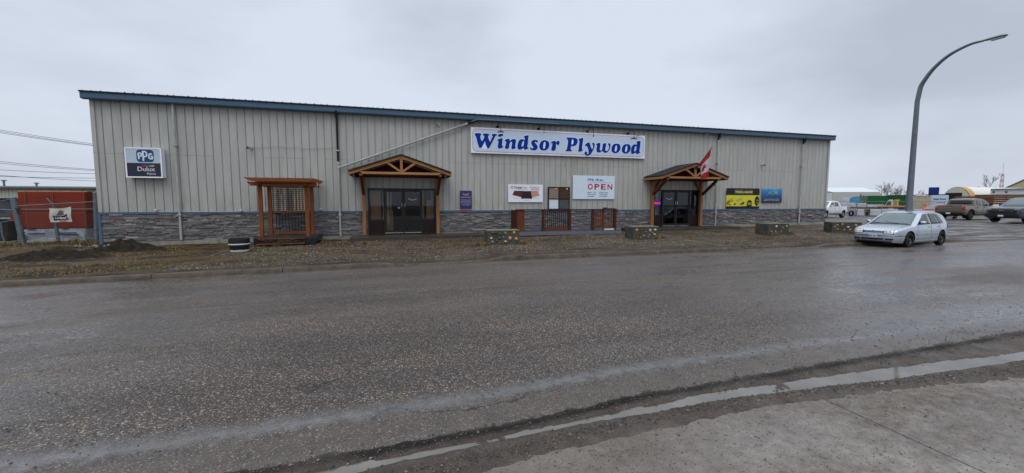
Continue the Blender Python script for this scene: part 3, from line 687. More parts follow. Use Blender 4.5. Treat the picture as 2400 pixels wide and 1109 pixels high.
# ---- downpipes (each its own part)
def downpipe(px, py, z0, z1, black_to=None, straps=(1.0, 2.6, 4.4)):
    x = at(px, py, 19.88).x; g = MB(); zt = z1
    top = black_to if black_to else z1
    g.tube([(x, 19.87, z0), (x, 19.87, top)], .042, 10)
    o = g.build('downpipe', PVC, shop, smooth=True)
    if black_to:
        b = MB(); b.tube([(x, 19.87, top), (x, 19.87, z1)], .047, 10); b.tube([(x, 19.80, z1 - .25), (x, 19.74, z1 + .05)], .06, 8); b.build('upper_pipe', BLACK, o, smooth=True)
    sm_ = PVC if not black_to else mat('pale_strap', (.45, .45, .43), .5)
    for zz in straps: s = MB(); s.box(x - .07, x + .07, 19.80, 19.965, zz, zz + .05); s.build('strap', sm_, o)
    for za, zb_ in ((top - .08, top + .02), (z0 + 1.15, z0 + 1.25)): s = MB(); s.tube([(x, 19.87, za), (x, 19.87, zb_)], .052, 10); s.build('pipe_collar', sm_, o)
    return x
downpipe(408, 300, .1, 5.6, None, (1.1, 3.9)); downpipe(795, 450, .12, 5.6, 3.42, (1.05, 3.9))
downpipe(1681, 400, .28, 5.6, 5.2, (3.9, 1.0)); downpipe(1879, 400, .33, 5.6, 5.2, (3.9, 1.0))
g = MB(); a = at(799, 392, 19.85); b = at(1098, 289, 19.85); d = (b - a).normalized(); x0 = at(795, 450, 19.88).x
g.tube([(x0, 19.87, a.z - .12), (x0 + .02, 19.85, a.z - .02), a + d * .08, b - d * .05, b + d * .12], .045, 10); dp = g.build('branch_pipe', PVC, shop, smooth=True)
for t in (.27, .62, .98): g = MB(); q = a.lerp(b, t); g.tube([q - d * .03, q + d * .03], .06, 8); g.box(q.x - .012, q.x + .012, 19.85, 19.97, q.z - .02, q.z + .09); g.build('strap', mat('pale_strap', (.45, .45, .43), .5), dp)
g = MB(); e = at(1315, 294, 19.72); g.tube([(b.x + .1, 19.78, b.z + .04), (b.x + .4, 19.66, 5.585), (e.x - .1, 19.66, 5.585), (e.x, 19.66, 5.60), (e.x, 19.68, 5.70)], .042, 10)
g.build('eave_pipe', BLUE, shop, smooth=True)
g = MB(); q = at(1110, 288, 19.8); g.tube([(b.x - .02, 19.84, b.z + .0), (b.x + .38, 19.68, b.z + .11)], .056, 10); g.build('pipe_coupling', BLACK, shop)
# ---- cable and conduit
g = MB(); pts = [at(590, 345, 19.95), at(650, 343, 19.95), at(690, 345, 19.95), at(735, 348, 19.95), at(788, 345, 19.95)]; g.tube(pts, .008, 5); g.build('hanging_cable', PVC, shop, smooth=True); g = MB()
g.tube([at(360, 497, 19.93), at(560, 496, 19.93), at(745, 493, 19.93)], .011, 5); g.build('conduit', PVC, shop, smooth=True)
for px, py in ((365, 492), (564, 493), (752, 490)):
    g = MB(); q = at(px, py, 19.92); g.box(q.x - .06, q.x + .06, 19.90, 19.96, q.z - .04, q.z + .04); g.tube([(q.x + .03, 19.90, q.z - .01), (q.x + .03, 19.83, q.z - .03)], .035, 8); g.build('outlet_box', mat('dirty_white_box', (.5, .5, .46), .5), shop)

CORD = mat('faded_red_cord', (.3, .07, .07), .6)
for P in ([(258, 503), (270, 520), (288, 537), (297, 545)], [(360, 503), (378, 520), (395, 522), (405, 505)], [(385, 520), (374, 533), (370, 536)]):
    g = MB(); g.tube([at(a_, b_, 19.90) for a_, b_ in P], .006, 4); g.build('loose_cord', CORD, shop)
# ---- glazed entrances
def interior(x0, x1, z0, z1):
    g = MB(); a, b = x0 - 1.5, x1 + 1.5; zt = 2.9
    g.add([(a, 24.5, z0), (b, 24.5, z0), (b, 24.5, zt), (a, 24.5, zt), (a, 20.12, z0), (b, 20.12, z0), (b, 20.12, zt), (a, 20.12, zt)],
          [(0, 1, 2, 3), (0, 4, 5, 1), (3, 2, 6, 7), (0, 3, 7, 4), (1, 5, 6, 2)])
    g.box(a, x0, 20.04, 20.12, z0, zt); g.box(x1, b, 20.04, 20.12, z0, zt); g.box(x0, x1, 20.04, 20.12, z1, zt)
    g.build('shop_interior', mat('interior_wall', (.13, .11, .09), .8, var=.3, scale=2), shop, fix=False)
PANEL = mat('dark_brown_panel', (.018, .010, .009), .4)
def entrance(D, cols, lower, parent, strike):
    x0, x1, z0, z1 = D; interior(*D)
    doors = []; e = MB(); fw = .055; Y0, Y1 = 19.93, 20.03
    e.box(x0, x1, Y0 - .01, Y1, z1 - .06, z1); e.box(x0, x1, Y0 + .01, Y1, z0 - .02, z0 + .03)
    for c_ in cols: e.box(c_ - fw / 2, c_ + fw / 2, Y0, Y1, z0 + .03, z1 - .06)
    fr = e.build('entrance_frame', BRONZE, parent, bevel=.004)
    for i in range(len(cols) - 1):
        a, b = cols[i] + fw / 2, cols[i + 1] - fw / 2
        if i in lower:
            zl = z0 + .62
            m = MB(); m.box(a, b, 19.96, 20.0, z0 + .03, zl); m.build('kick_panel', PANEL, fr, bevel=.03)
            m = MB(); m.box(a, b, 19.95, 20.02, zl, zl + .05); m.build('mullion', BRONZE, fr)
            m = MB(); m.add([(a, 19.99, zl + .05), (b, 19.99, zl + .05), (b, 19.99, z1 - .06), (a, 19.99, z1 - .06)], [(0, 1, 2, 3)]); m.build('window_pane', GLASS, fr, fix=False)
        else:
            d = MB(); s = .045; a2, b2 = a + .006, b - .006
            d.box(a2, a2 + s, 19.95, 19.995, z0 + .05, z1 - .075); d.box(b2 - s, b2, 19.95, 19.995, z0 + .05, z1 - .075)
            d.box(a2 + s, b2 - s, 19.95, 19.995, z0 + .05, z0 + .16); d.box(a2 + s, b2 - s, 19.95, 19.995, z1 - .135, z1 - .075); d.box(a2 + s, b2 - s, 19.955, 19.99, z0 + 1.18, z0 + 1.205)
            do = d.build('door', BRONZE, parent, bevel=.003); doors.append(do)
            m = MB(); m.add([(a2 + s, 19.975, z0 + .16), (b2 - s, 19.975, z0 + .16), (b2 - s, 19.975, z1 - .135), (a2 + s, 19.975, z1 - .135)], [(0, 1, 2, 3)]); m.build('glass_pane', GLASS, do, fix=False)
            hx = b2 - .03 if i == strike else a2 + .03
            m = MB(); m.tube([(hx, 19.945, z0 + 1.25), (hx, 19.90, z0 + 1.25), (hx, 19.90, z0 + 1.42), (hx, 19.945, z0 + 1.42)], .012, 6); m.build('handle', mat('chrome', (.55, .55, .56), .25, 1), do, smooth=True)
            m = MB(); m.box(a2, b2, 19.90, 19.948, z0 + .03, z0 + .055); m.build('door_sill', mat('aluminium', (.6, .6, .6), .3, .9), do)
    return doors
f1 = entrance(DL, [DL[0] + .03, -.47, .40, 1.24, DL[1] - .03], (0, 3), shop, 1)
f2 = entrance(DR, [DR[0] + .03, 14.52, 15.42, 16.33, DR[1] - .03], (0, 3), shop, 1)
# door decals
NAVY = mat('navy_print', (.012, .014, .07), .4); RED = mat('red_print', (.42, .012, .02), .45); INKW = mat('white_print', (.6, .62, .66), .5); REDDISH = mat('pink_red_print', (.55, .12, .13), .5)
def W_logo(cx, cz, w, h, y, parent, m1, m2):
    def zig(off, t):
        P = [(-.5, .5), (-.22, -.5), (0, .15), (.22, -.5), (.5, .5)]
        return P
    for s, mt in ((1.0, m1), (.55, m2)):
        g = MB(); P = [(-.5, .5), (-.24, -.45), (0, .2), (.24, -.45), (.5, .5)]
        t = .075 * w
        for k_ in (0, 1):
            off = (k_ - .5) * .17 * w * (1 if s == 1 else 0)
            if s != 1 and k_: continue
            for i in range(4):
                a, b = P[i], P[i + 1]; sg = -1 if i % 2 == 0 else 1
                A = (cx + a[0] * w * .9 + off * 1.0, cz + a[1] * h); B = (cx + b[0] * w * .9 + off, cz + b[1] * h)
                yy = y - .002 - .0008 * i - .004 * k_ - (.008 if s != 1 else 0)
                tt = t if s == 1 else t * .5
                g.add([(A[0] - tt / 2, yy, A[1]), (A[0] + tt / 2, yy, A[1]), (B[0] + tt / 2, yy, B[1]), (B[0] - tt / 2, yy, B[1])], [(0, 1, 2, 3)])
        g.build('emblem', mt, parent, fix=False)
for D, cx in ((DL, .82), (DR, 14.98)):
    par = f1[1] if D is DL else f2[0]
    g = MB(); W = .2; zc = D[3] - .42
    P = [(-1, .1), (0, -.12), (1, .1), (1, .02), (0, -.2), (-1, .02)]
    g.add([(cx + a * W, 19.966, zc - .06 + b * .35) for a, b in P], [(0, 1, 4, 5), (1, 2, 3, 4)]); g.build('decal', INKW, par, fix=False)
    g = MB(); P = [(-.5, .5), (-.24, -.5), (0, .2), (.24, -.5), (.5, .5)]
    for i in range(4):
        a, b = P[i], P[i + 1]; g.add([(cx + a[0] * .2 - .012, 19.966 - i * .0005, zc + .06 + a[1] * .12), (cx + a[0] * .2 + .012, 19.966 - i * .0005, zc + .06 + a[1] * .12), (cx + b[0] * .2 + .012, 19.966 - i * .0005, zc + .06 + b[1] * .12), (cx + b[0] * .2 - .012, 19.966 - i * .0005, zc + .06 + b[1] * .12)], [(0, 1, 2, 3)])
    g.build('emblem', mat('dull_red_print', (.25, .03, .04), .5), par, fix=False)
g = MB(); q = at(935, 487, 19.96); g.box(q.x - .05, q.x + .05, 19.945, 19.95, q.z - .04, q.z + .04); g.build('decal', mat('pale_blue_print', (.2, .4, .55), .5), f1[0])
settle(shop)

# goods standing inside the left entrance: boards leaning behind the glass
PINE = wood('pale_pine', (.42, .26, .13), (.62, .42, .24), 'z'); PLY = wood('plywood_sheet', (.40, .21, .09), (.56, .33, .16), 'z')
def board(x0, x1, z0, z1, y, lean, mt, label, group='boards leaning inside the left entrance', t=.02):
    g = MB(); g.hexa([(x0, y, z0), (x1, y, z0), (x1, y + t, z0), (x0, y + t, z0)], [(x0 + lean, y + .12, z1), (x1 + lean, y + .12, z1), (x1 + lean, y + .12 + t, z1), (x0 + lean, y + .12 + t, z1)])
    o = g.build('board', mt, bevel=.002); tag(settle(o), label, 'board', group); return o
board(-1.08, -.62, .2, 2.15, 20.16, .0, PLY, 'wide plywood sheet filling the leftmost pane of the left entrance')
board(-.55, -.49, .8, 2.1, 20.14, .03, mat('white_strip', (.6, .6, .58), .5), 'white strip standing behind the leftmost pane of the left entrance')
board(-.36, -.29, .2, 2.1, 20.16, .04, mat('white_strip', (.6, .6, .58), .5), 'white strip at the left edge behind the left glass door')
board(-.27, -.20, .2, 2.12, 20.20, .09, PINE, 'pale pine strip behind the left glass door beside the white one')
board(-.42, -.08, .2, 1.25, 20.14, .0, PLY, 'short brown sheet standing low behind the left glass door')
board(1.28, 1.36, .85, 2.2, 20.18, .0, PINE, 'pine strip upright at the left of the rightmost pane of the left entrance')
board(1.46, 1.72, .85, 1.75, 20.2, .03, PLY, 'half height sheet in the rightmost pane of the left entrance')
board(1.76, 1.80, .85, 2.2, 20.16, -.04, mat('white_strip', (.6, .6, .58), .5), 'thin white strip at the right edge of the left entrance')
# white rack and lit open sign in the right entrance
g = MB()
for z in (.9, 1.24, 1.5, 1.95, 2.2): g.box(14.06, 14.40, 20.12, 20.3, z, z + .02)
g.box(14.05, 14.06, 20.12, 20.3, .85, 2.25); g.box(14.40, 14.41, 20.12, 20.3, .85, 2.25); g.box(14.06, 14.4, 20.28, 20.3, .85, 2.25)
tag(settle(g.build('shelf_unit', mat('white_shelf', (.62, .68, .72), .5), bevel=.002)), 'narrow white shelf unit inside the left pane of the right entrance', 'shelf')
neon = empty('open_sign', 'lit open sign, red letters inside a blue oval, in the right entrance window', 'sign')
q = at(1538, 476, 19.9); cx, cz = q.x, q.z; NY = 19.905
g = MB(); g.tube([(cx + .29 * math.cos(t), NY, cz + .14 * math.sin(t)) for t in [6.2832 * i / 32 for i in range(33)]], .013, 6)
k = NT('blue_neon'); k.b.inputs['Emission Color'].default_value = (.03, .03, 1, 1); k.b.inputs['Emission Strength'].default_value = .9; k.b.inputs['Base Color'].default_value = (.02, .02, .4, 1)
g.build('neon_ring', k.m, neon, smooth=True)
k = NT('red_neon'); k.b.inputs['Emission Color'].default_value = (1, .04, .03, 1); k.b.inputs['Emission Strength'].default_value = 1.1; k.b.inputs['Base Color'].default_value = (.5, .02, .02, 1)
text_on('neon_letters', [('OPEN', cx - .22, cx + .22, cz - .075, cz + .06, .02, 0)], NY, k.m, neon)
g = MB(); g.box(cx - .30, cx + .30, NY + .014, NY + .02, cz - .15, cz + .15); g.build('back_plate', BLACK, neon); settle(neon)

# ================================================================== TIMBER PORCHES
def porch(cx, half, zr, ze, zfl, Yf, post_half, label):
    t = empty('timber_porch', label, 'porch', None)
    Yb = 19.96; dz = zr - ze; L = math.hypot(half, dz); nx_, nz_ = dz / L, half / L
    # roof: two slabs of shingles
    for s in (-1, 1):
        g = MB(); th = .05; e = (cx + s * half, ze); r0 = (cx, zr)
        def P(p, o, Y): return (p[0] + s * nx_ * o, Y, p[1] + nz_ * o)
        a = [P(e, .0, Yf - .06), P(r0, .0, Yf - .06), P(r0, .0, Yb), P(e, .0, Yb)]; b = [P(e, th, Yf - .06), P(r0, th, Yf - .06), P(r0, th, Yb), P(e, th, Yb)]
        a[1] = (cx, Yf - .06, zr); a[2] = (cx, Yb, zr); b[1] = (cx, Yf - .06, zr + th / nz_); b[2] = (cx, Yb, zr + th / nz_)
        g.hexa(a, b) if s < 0 else g.hexa([a[1], a[0], a[3], a[2]], [b[1], b[0], b[3], b[2]])
        g.build('roof_slope', SHINGLE, t)
        g = MB(); g.hexa([(cx + s * half, Yf, ze - .145), (cx + s * .02, Yf, zr - .15), (cx + s * .02, Yf + .09, zr - .15), (cx + s * half, Yf + .09, ze - .145)][::1 if s < 0 else 1],
                         [(cx + s * half, Yf, ze - .004), (cx + s * .002, Yf, zr - .004), (cx + s * .002, Yf + .09, zr - .004), (cx + s * half, Yf + .09, ze - .004)])
        g.build('rafter', FIRX, t, bevel=.006)
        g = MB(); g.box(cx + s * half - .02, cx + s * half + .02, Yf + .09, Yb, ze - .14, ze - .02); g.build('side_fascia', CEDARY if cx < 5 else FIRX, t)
        # knee brace and side beam
        g = MB(); xb = cx + s * post_half; zt = ze - .15
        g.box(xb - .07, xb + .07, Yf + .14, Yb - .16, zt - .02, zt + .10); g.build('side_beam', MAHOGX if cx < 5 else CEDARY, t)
        g = MB(); g.beam((xb, Yb - .2, zt - .75), (xb, Yf + .30, zt - .02), .12, .13); g.build('knee_brace', CEDARY, t, bevel=.005)
        if cx > 5:
            g = MB(); g.beam((xb, Yb - .1, zt - .62), (xb - s * .45, Yb - .1, zt - .03), .1, .11, up=(0, 1, 0)); g.build('knee_brace', CEDAR, t, bevel=.005)
        g = MB(); g.box(xb - .075, xb + .075, Yb - .17, Yb - .02, zfl, zt); g.build('post', FIR, t, bevel=.008)
        g = MB(); g.box(xb - .07, xb + .07, Yf + .10, Yf + .14, zt - .01, zt + .09); g.build('beam_end', FIR, t)
    g = MB(); hw = half - .62; zc = ze + .02
    sl = (zr - ze) / half; hw = (zr - .15 - (ze - .02)) / sl
    g.hexa([(cx - half + .55, Yf + .01, ze - .10), (cx + half - .55, Yf + .01, ze - .10), (cx + half - .55, Yf + .08, ze - .10), (cx - half + .55, Yf + .08, ze - .10)],
           [(cx - half + .42, Yf + .01, ze + .0), (cx + half - .42, Yf + .01, ze + .0), (cx + half - .42, Yf + .08, ze + .0), (cx - half + .42, Yf + .08, ze + .0)])
    g.build('bottom_chord', FIRX, t, bevel=.005)
    g = MB(); g.box(cx - .055, cx + .055, Yf + .005, Yf + .085, ze, zr - .14); g.build('king_post', FIR, t, bevel=.005)
    for s in (-1, 1):
        xe = .58; ztop = zr - .15 - sl * xe
        g = MB(); g.beam((cx + s * .05, Yf + .045, ze + .03), (cx + s * xe, Yf + .045, ztop + .02), .06, .085, up=(0, 0, 1)); g.build('web_strut', FIRX, t, bevel=.004)
    # dark board lining and second truss deeper in
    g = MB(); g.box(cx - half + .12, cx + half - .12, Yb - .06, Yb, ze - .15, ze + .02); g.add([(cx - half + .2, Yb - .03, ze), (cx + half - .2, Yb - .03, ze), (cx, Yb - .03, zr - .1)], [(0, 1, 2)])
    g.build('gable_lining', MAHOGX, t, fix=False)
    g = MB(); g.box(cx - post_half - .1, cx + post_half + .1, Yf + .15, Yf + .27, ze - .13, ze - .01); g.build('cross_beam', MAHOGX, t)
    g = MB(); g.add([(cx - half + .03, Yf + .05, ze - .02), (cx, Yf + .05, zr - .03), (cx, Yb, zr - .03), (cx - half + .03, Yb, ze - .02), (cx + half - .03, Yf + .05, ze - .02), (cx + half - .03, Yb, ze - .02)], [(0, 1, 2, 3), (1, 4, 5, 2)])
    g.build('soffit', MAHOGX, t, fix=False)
    return settle(t)
porch(.32, 2.13, 3.65, 2.93, .14, 18.42, 1.66, 'gabled timber porch with open truss over the left entrance, seen straight on')
porch(15.42, 2.13, 3.68, 2.99, .29, 18.42, 1.62, 'gabled timber porch with black shingled roof over the right entrance, behind the flag')

# ================================================================== PERGOLA DISPLAY
t = empty('pergola', 'small red cedar pergola with lattice back on a black skid, left of the left entrance', 'pergola')
YF, YB, XA, XB, ZS = 18.45, 19.5, -5.12, -3.44, .25
for x, y in ((XA, YF), (XB, YF), (XA + .06, YB), (XB, YB)):
    g = MB(); g.box(x - .07, x + .07, y - .07, y + .07, ZS, 2.36); po = g.build('post', CEDAR, t, bevel=.006)
    g = MB(); g.lathe([(.018, 0), (.018, .006)], (x, y - .077, 1.45), 8, 'y'); g.build('bolt', BLACK, po)
g = MB(); g.hexa([(XA - .28, YF - .14, 2.28), (XB + .35, YF - .14, 2.28), (XB + .35, YF - .09, 2.28), (XA - .28, YF - .09, 2.28)], [(XA - .42, YF - .14, 2.44), (XB + .45, YF - .14, 2.44), (XB + .45, YF - .09, 2.44), (XA - .42, YF - .09, 2.44)]); g.build('front_beam', CEDARX, t)
g = MB(); g.box(XA - .2, XB + .3, YB + .08, YB + .12, 2.28, 2.43); g.build('rear_beam', CEDARX, t)
for x in (XA, XB): 
    g = MB(); g.box(x - .075, x + .075, YF - .4, YB + .25, 2.30, 2.42); g.build('side_beam', CEDARY, t)
for i in range(11):
    y = 17.55 + i * .225; g = MB(); g.hexa([(-5.2, y, 2.445), (-3.12, y, 2.445), (-3.12, y + .04, 2.445), (-5.2, y + .04, 2.445)], [(-5.42, y, 2.565), (-2.98, y, 2.565), (-2.98, y + .04, 2.565), (-5.42, y + .04, 2.565)])
    g.build('roof_slat', CEDARX, t)
g = MB(); g.box(XA + .15, XB - .07, YB - .03, YB + .03, 1.20, 1.28); g.build('middle_rail', CEDARX, t)
g = MB(); g.box(XA + .15, XB - .07, YB - .03, YB + .03, ZS + .05, ZS + .15); g.build('bottom_rail', CEDARX, t)
g = MB(); r = random.Random(8)
for i in range(11):
    x = XA + .26 + i * .125; g.box(x - .024, x + .024, YB - .03, YB - .022, 1.28, 2.3 - (.35 if i in (2, 6) else .1 if i % 2 else 0), 1 if i in (0, 2, 3, 6, 7, 8, 9, 10) and True else 0)
for i in range(12):
    z = 1.32 + i * .085; g.box(XA + .15, XB - .07, YB + .013, YB + .02, z, z + .03, 0)
g.build('lattice', [mat('grey_lattice', (.075, .062, .058), .8), mat('pale_lath', (.42, .31, .2), .7, var=.3)], t)
g = MB()
for i in range(12):
    x = XA + .27 + i * .12; g.tube([(x, YB, ZS + .15), (x, YB, 1.2)], .012, 5)
g.build('baluster_row', BLACK, t)
g = MB(); g.box(-5.32, -3.1, 18.05, 19.7, ZS - .05, ZS); g.build('skid_deck', mat('dark_deck_boards', (.035, .03, .028), .5, var=.4), t)
g = MB(); g.box(-5.32, -3.1, 18.05, 18.11, -.04, ZS - .052); g.box(-3.16, -3.1, 18.11, 19.7, .02, ZS - .052); g.box(-5.32, -5.26, 18.11, 19.7, .02, ZS - .052); g.build('skid_frame', mat('black_skid', (.015, .016, .018), .4), t)
g = MB(); g.box(-5.2, -3.5, 17.93, 18.0, -.02, .02); g.box(-5.15, -3.45, 17.99, 18.04, .19, .22); g.build('loose_batten', CEDARX, t)
g = MB(); g.tube([(-3.02, 18.3, 2.42), (-2.98, 18.3, 2.34), (-3.03, 18.3, 2.28)], .012, 5); g.build('white_hook', INKW, t)
settle(t)
# dead vine on the skid
g = MB(); r = random.Random(5)
for i in range(16):
    x = r.uniform(-4.8, -3.9); p0 = Vector((x, 17.9, .0)); pts = [p0]
    for j in range(5): p0 = p0 + Vector((r.uniform(-.16, .2), r.uniform(-.04, .03), r.uniform(-.01, .09))); pts.append(p0)
    g.tube(pts, .005, 4)
tag(settle(g.build('dead_vine', mat('dry_twig', (.16, .075, .04), .8))), 'tangle of dead brown stems lying against the pergola skid', 'dead plant')

# ================================================================== BARREL
t = empty('planter_barrel', 'black half barrel with white hoops standing on the grass before the stone wall', 'barrel')
bx, by = -5.38, 16.72; bz = terrain(bx, by) - .01
g = MB(); g.lathe([(.26, 0), (.30, .12), (.325, .26), (.33, .4), (.33, .47), (.30, .47), (.295, .38), (0.001, .37)], (bx, by, bz), 32, cap=False); g.build('staves', mat('black_gloss_paint', (.012, .012, .014), .35), t, smooth=True)
for a, b, r0, r1 in ((.27, .31, .330, .333), (.02, .085, .272, .292)):
    g = MB(); g.lathe([(r0, a), (r1, b)], (bx, by, bz), 32, cap=False); g.build('hoop', mat('white_paint', (.7, .7, .68), .5), t, smooth=True)
settle(t)

# ================================================================== DECK AND RAILING DISPLAY
t = empty('railing_display', 'low grey deck by the wall with sample railings in red brown timber', 'display deck')
X0, X1, YF, YB = 5.52, 10.95, 18.55, 19.6; zd = .26
g = MB(); g.box(X0 - .1, X1 + .1, YF - .1, YB, zd - .03, zd); g.build('deck_boards', mat('grey_composite', (.075, .08, .095), .45, var=.2), t)
g = MB(); g.box(X0 - .1, X1 + .1, YF - .12, YF - .09, zd - .20, zd - .032); g.box(X1 + .08, X1 + .1, YF - .09, YB, zd - .20, zd - .032); g.build('deck_fascia', mat('grey_composite_board', (.13, .14, .17), .4, var=.1), t)
g = MB(); g.box(X0, X1, YF + .05, YF + .25, zd - .30, zd - .17); g.box(X0, X1, YB - .3, YB - .1, zd - .30, zd - .17); g.build('bearer', BLACK, t)
zr = 1.27; pxs = [at(p, 520, YF).x for p in (1218, 1273, 1335, 1389, 1441)]
for x in pxs[1:]:
    g = MB(); g.box(x - .06, x + .06, YF - .06, YF + .06, zd, zr); g.build('post', MAHOG, t, bevel=.005)
x = pxs[0]; DKC = wood('dark_cedar', (.07, .018, .007), (.17, .05, .018), 'z'); g = MB(); g.box(x - .12, x + .22, YF - .04, YF + .04, zd, zr); g.build('post', DKC, t)
g = MB(); g.box(x - .16, x - .1, YF - .03, YB - .1, zd + .02, zr); g.build('side_screen', MAHOG, t)
g = MB(); g.box(pxs[0] - .2, pxs[-1] + .1, YF - .09, YF + .09, zr, zr + .04); g.build('top_rail', MAHOGX, t)
g = MB(); g.box(pxs[1] + .06, pxs[2] - .06, YF - .03, YF + .03, zd + .02, zd + .17); g.build('bottom_rail', wood('dark_cedar_lengthwise', (.07, .018, .007), (.17, .05, .018), 'x'), t)
g = MB()
for i in range(12):
    x = lerp(pxs[1] + .13, pxs[2] - .12, i / 11); g.box(x - .014, x + .014, YF - .014, YF + .014, zd + .17, zr)
for i in range(2): g.box(pxs[1] + .06, pxs[2] - .06, YF - .016, YF + .016, zr - .05 - i * .1, zr - .03 - i * .1)
g.build('black_balusters', BLACK, t)
g = MB()
for a, b in ((pxs[0] + .22, pxs[1] - .06), (pxs[2] + .06, pxs[3] - .06)):
    for i in range(9): g = MB(); g.tube([(a, YF, zd + .1 + i * .105), (b, YF, zd + .1 + i * .105)], .005, 5); g.build('cable', GALV, t)
g = MB(); a, b = pxs[3] + .06, pxs[4] - .06; m_ = (a + b) / 2 - .05
for i in range(5): x = lerp(a + .09, m_ - .06, i / 4); g.box(x - .02, x + .02, YF - .015, YF + .015, zd + .14, zr)
for i in range(7): x = lerp(m_ + .07, b - .05, i / 6); g.box(x - .012, x + .012, YF - .015, YF + .015, zd + .14, zr)
g.box(a, b, YF - .02, YF + .025, zd + .10, zd + .16); g.box(m_ - .03, m_ + .03, YF - .03, YF + .035, zd, zr); g.build('wood_balusters', DKC, t)
g = MB(); g.box(m_ + .05, b, YF - .06, YF - .03, zd + .003, zd + .05); g.build('white_edge_strip', WHITER, t)
settle(t)
g = MB(); a = at(1413, 492, YF).x; b = at(1441, 492, YF).x; g.box(a, b, YF - .05, YF + .05, zr + .042, zr + .075); g.box(a, a + .22, YF - .05, YF + .05, zr + .078, zr + .11)
tag(settle(g.build('timber_offcuts', MAHOGX, bevel=.004)), 'short dark offcuts lying on the right end of the display top rail', 'timber')
# four panel sample board
t = empty('sample_board', 'black framed board of four cladding samples on the wall above the railing display', 'display board')
a, b = at(1285, 438, 19.88), at(1335, 491, 19.88); x0, x1, z1, z0 = a.x, b.x, a.z, b.z; mx_, mz_ = (x0 + x1) / 2 - .01, z0 + (z1 - z0) * .47; f = .045
g = MB(); g.box(x0, x0 + f, 19.86, 19.95, z0, z1); g.box(x1 - f, x1, 19.86, 19.95, z0, z1); g.box(mx_ - f / 2, mx_ + f / 2, 19.863, 19.95, z0 + f, z1 - f)
g.box(x0 + f, x1 - f, 19.861, 19.95, z1 - f, z1); g.box(x0 + f, x1 - f, 19.861, 19.95, z0, z0 + f); g.box(x0 + f, mx_ - f / 2, 19.864, 19.95, mz_ - f / 2, mz_ + f / 2); g.box(mx_ + f / 2, x1 - f, 19.864, 19.95, mz_ - f / 2, mz_ + f / 2); g.build('frame', BLACK, t)
def samp(x0, x1, z0, z1, mt, lines, vert):
    g = MB(); n = lines
    for i in range(n):
        if vert: g.box(lerp(x0, x1, i / n) + .002, lerp(x0, x1, (i + 1) / n) - .004, 19.885, 19.93, z0, z1)
        else: g.box(x0, x1, 19.885, 19.93, lerp(z0, z1, i / n) + .002, lerp(z0, z1, (i + 1) / n) - .006)
    g.box(x0, x1, 19.931, 19.94, z0, z1); g.build('sample_panel', mt, t)
samp(x0 + f, mx_ - f / 2, mz_ + f / 2, z1 - f, mat('tan_ribbed', (.25, .19, .15), .5), 9, True)
samp(mx_ + f / 2, x1 - f, mz_ + f / 2, z1 - f, mat('dark_walnut', (.07, .035, .02), .4), 5, False)
samp(x0 + f, mx_ - f / 2, z0 + f, mz_ - f / 2, mat('plain_white_panel', (.62, .66, .72), .4, var=.03), 1, True)
samp(mx_ + f / 2, x1 - f, z0 + f, mz_ - f / 2, mat('slate_siding', (.085, .08, .088), .5), 5, False)
g = MB(); q = at(1329, 443, 19.87); g.box(q.x - .03, q.x + .03, 19.87, 19.884, q.z - .04, q.z + .05); g.box(q.x - .68, q.x - .55, 19.87, 19.884, q.z + .0, q.z + .03); g.build('label_card', INKW, t)
settle(t)

# ================================================================== SIGNS
def panel(t, x0, x1, z0, z1, y, mt, th=.03, name='panel', bevel=0):
    g = MB(); g.box(x0, x1, y, y + th, z0, z1); return g.build(name, mt, t, bevel=bevel)
def rrect(x0, x1, z0, z1, r, n=8):
    P = []
    for cx, cz, a0 in ((x1 - r, z1 - r, 0), (x0 + r, z1 - r, 90), (x0 + r, z0 + r, 180), (x1 - r, z0 + r, 270)):
        for i in range(n + 1): a = R(a0 + 90 * i / n); P.append((cx + r * math.cos(a), cz + r * math.sin(a)))
    return P
# --- long shop name sign
t = empty('shop_name_sign', 'long white sign reading Windsor Plywood in fat blue italic letters under the eaves', 'sign')
YS = 19.86
c4 = [at(1102, 299, YS), at(1512, 317, YS), at(1511, 373, YS), at(1105, 357, YS)]
x0, x1 = (c4[0].x + c4[3].x) / 2, (c4[1].x + c4[2].x) / 2; z1 = (c4[0].z + c4[1].z) / 2; z0 = (c4[2].z + c4[3].z) / 2
panel(t, x0, x1, z0, z1, YS, mat('sign_white', (.78, .75, .81), .4, var=.03), .06, 'sign_board')
flat_shape('sign_field', [rrect(x0 + .08, x1 - .08, z0 + .08, z1 - .08, .22)], YS - .003, mat('sign_pale_blue', (.52, .62, .74), .4, var=.03), t, .002)
flat_shape('border_line', [rrect(x0 + .075, x1 - .075, z0 + .075, z1 - .075, .225), rrect(x0 + .095, x1 - .095, z0 + .095, z1 - .095, .205)], YS - .006, mat('faded_red_line', (.42, .2, .27), .5), t, .002)
def A(l): return [(1100 + x / 11.43, 290 + y / 11.43) for x, y in l]
def B(l): return [(1300 + x / 11.163, 300 + y / 11.163) for x, y in l]
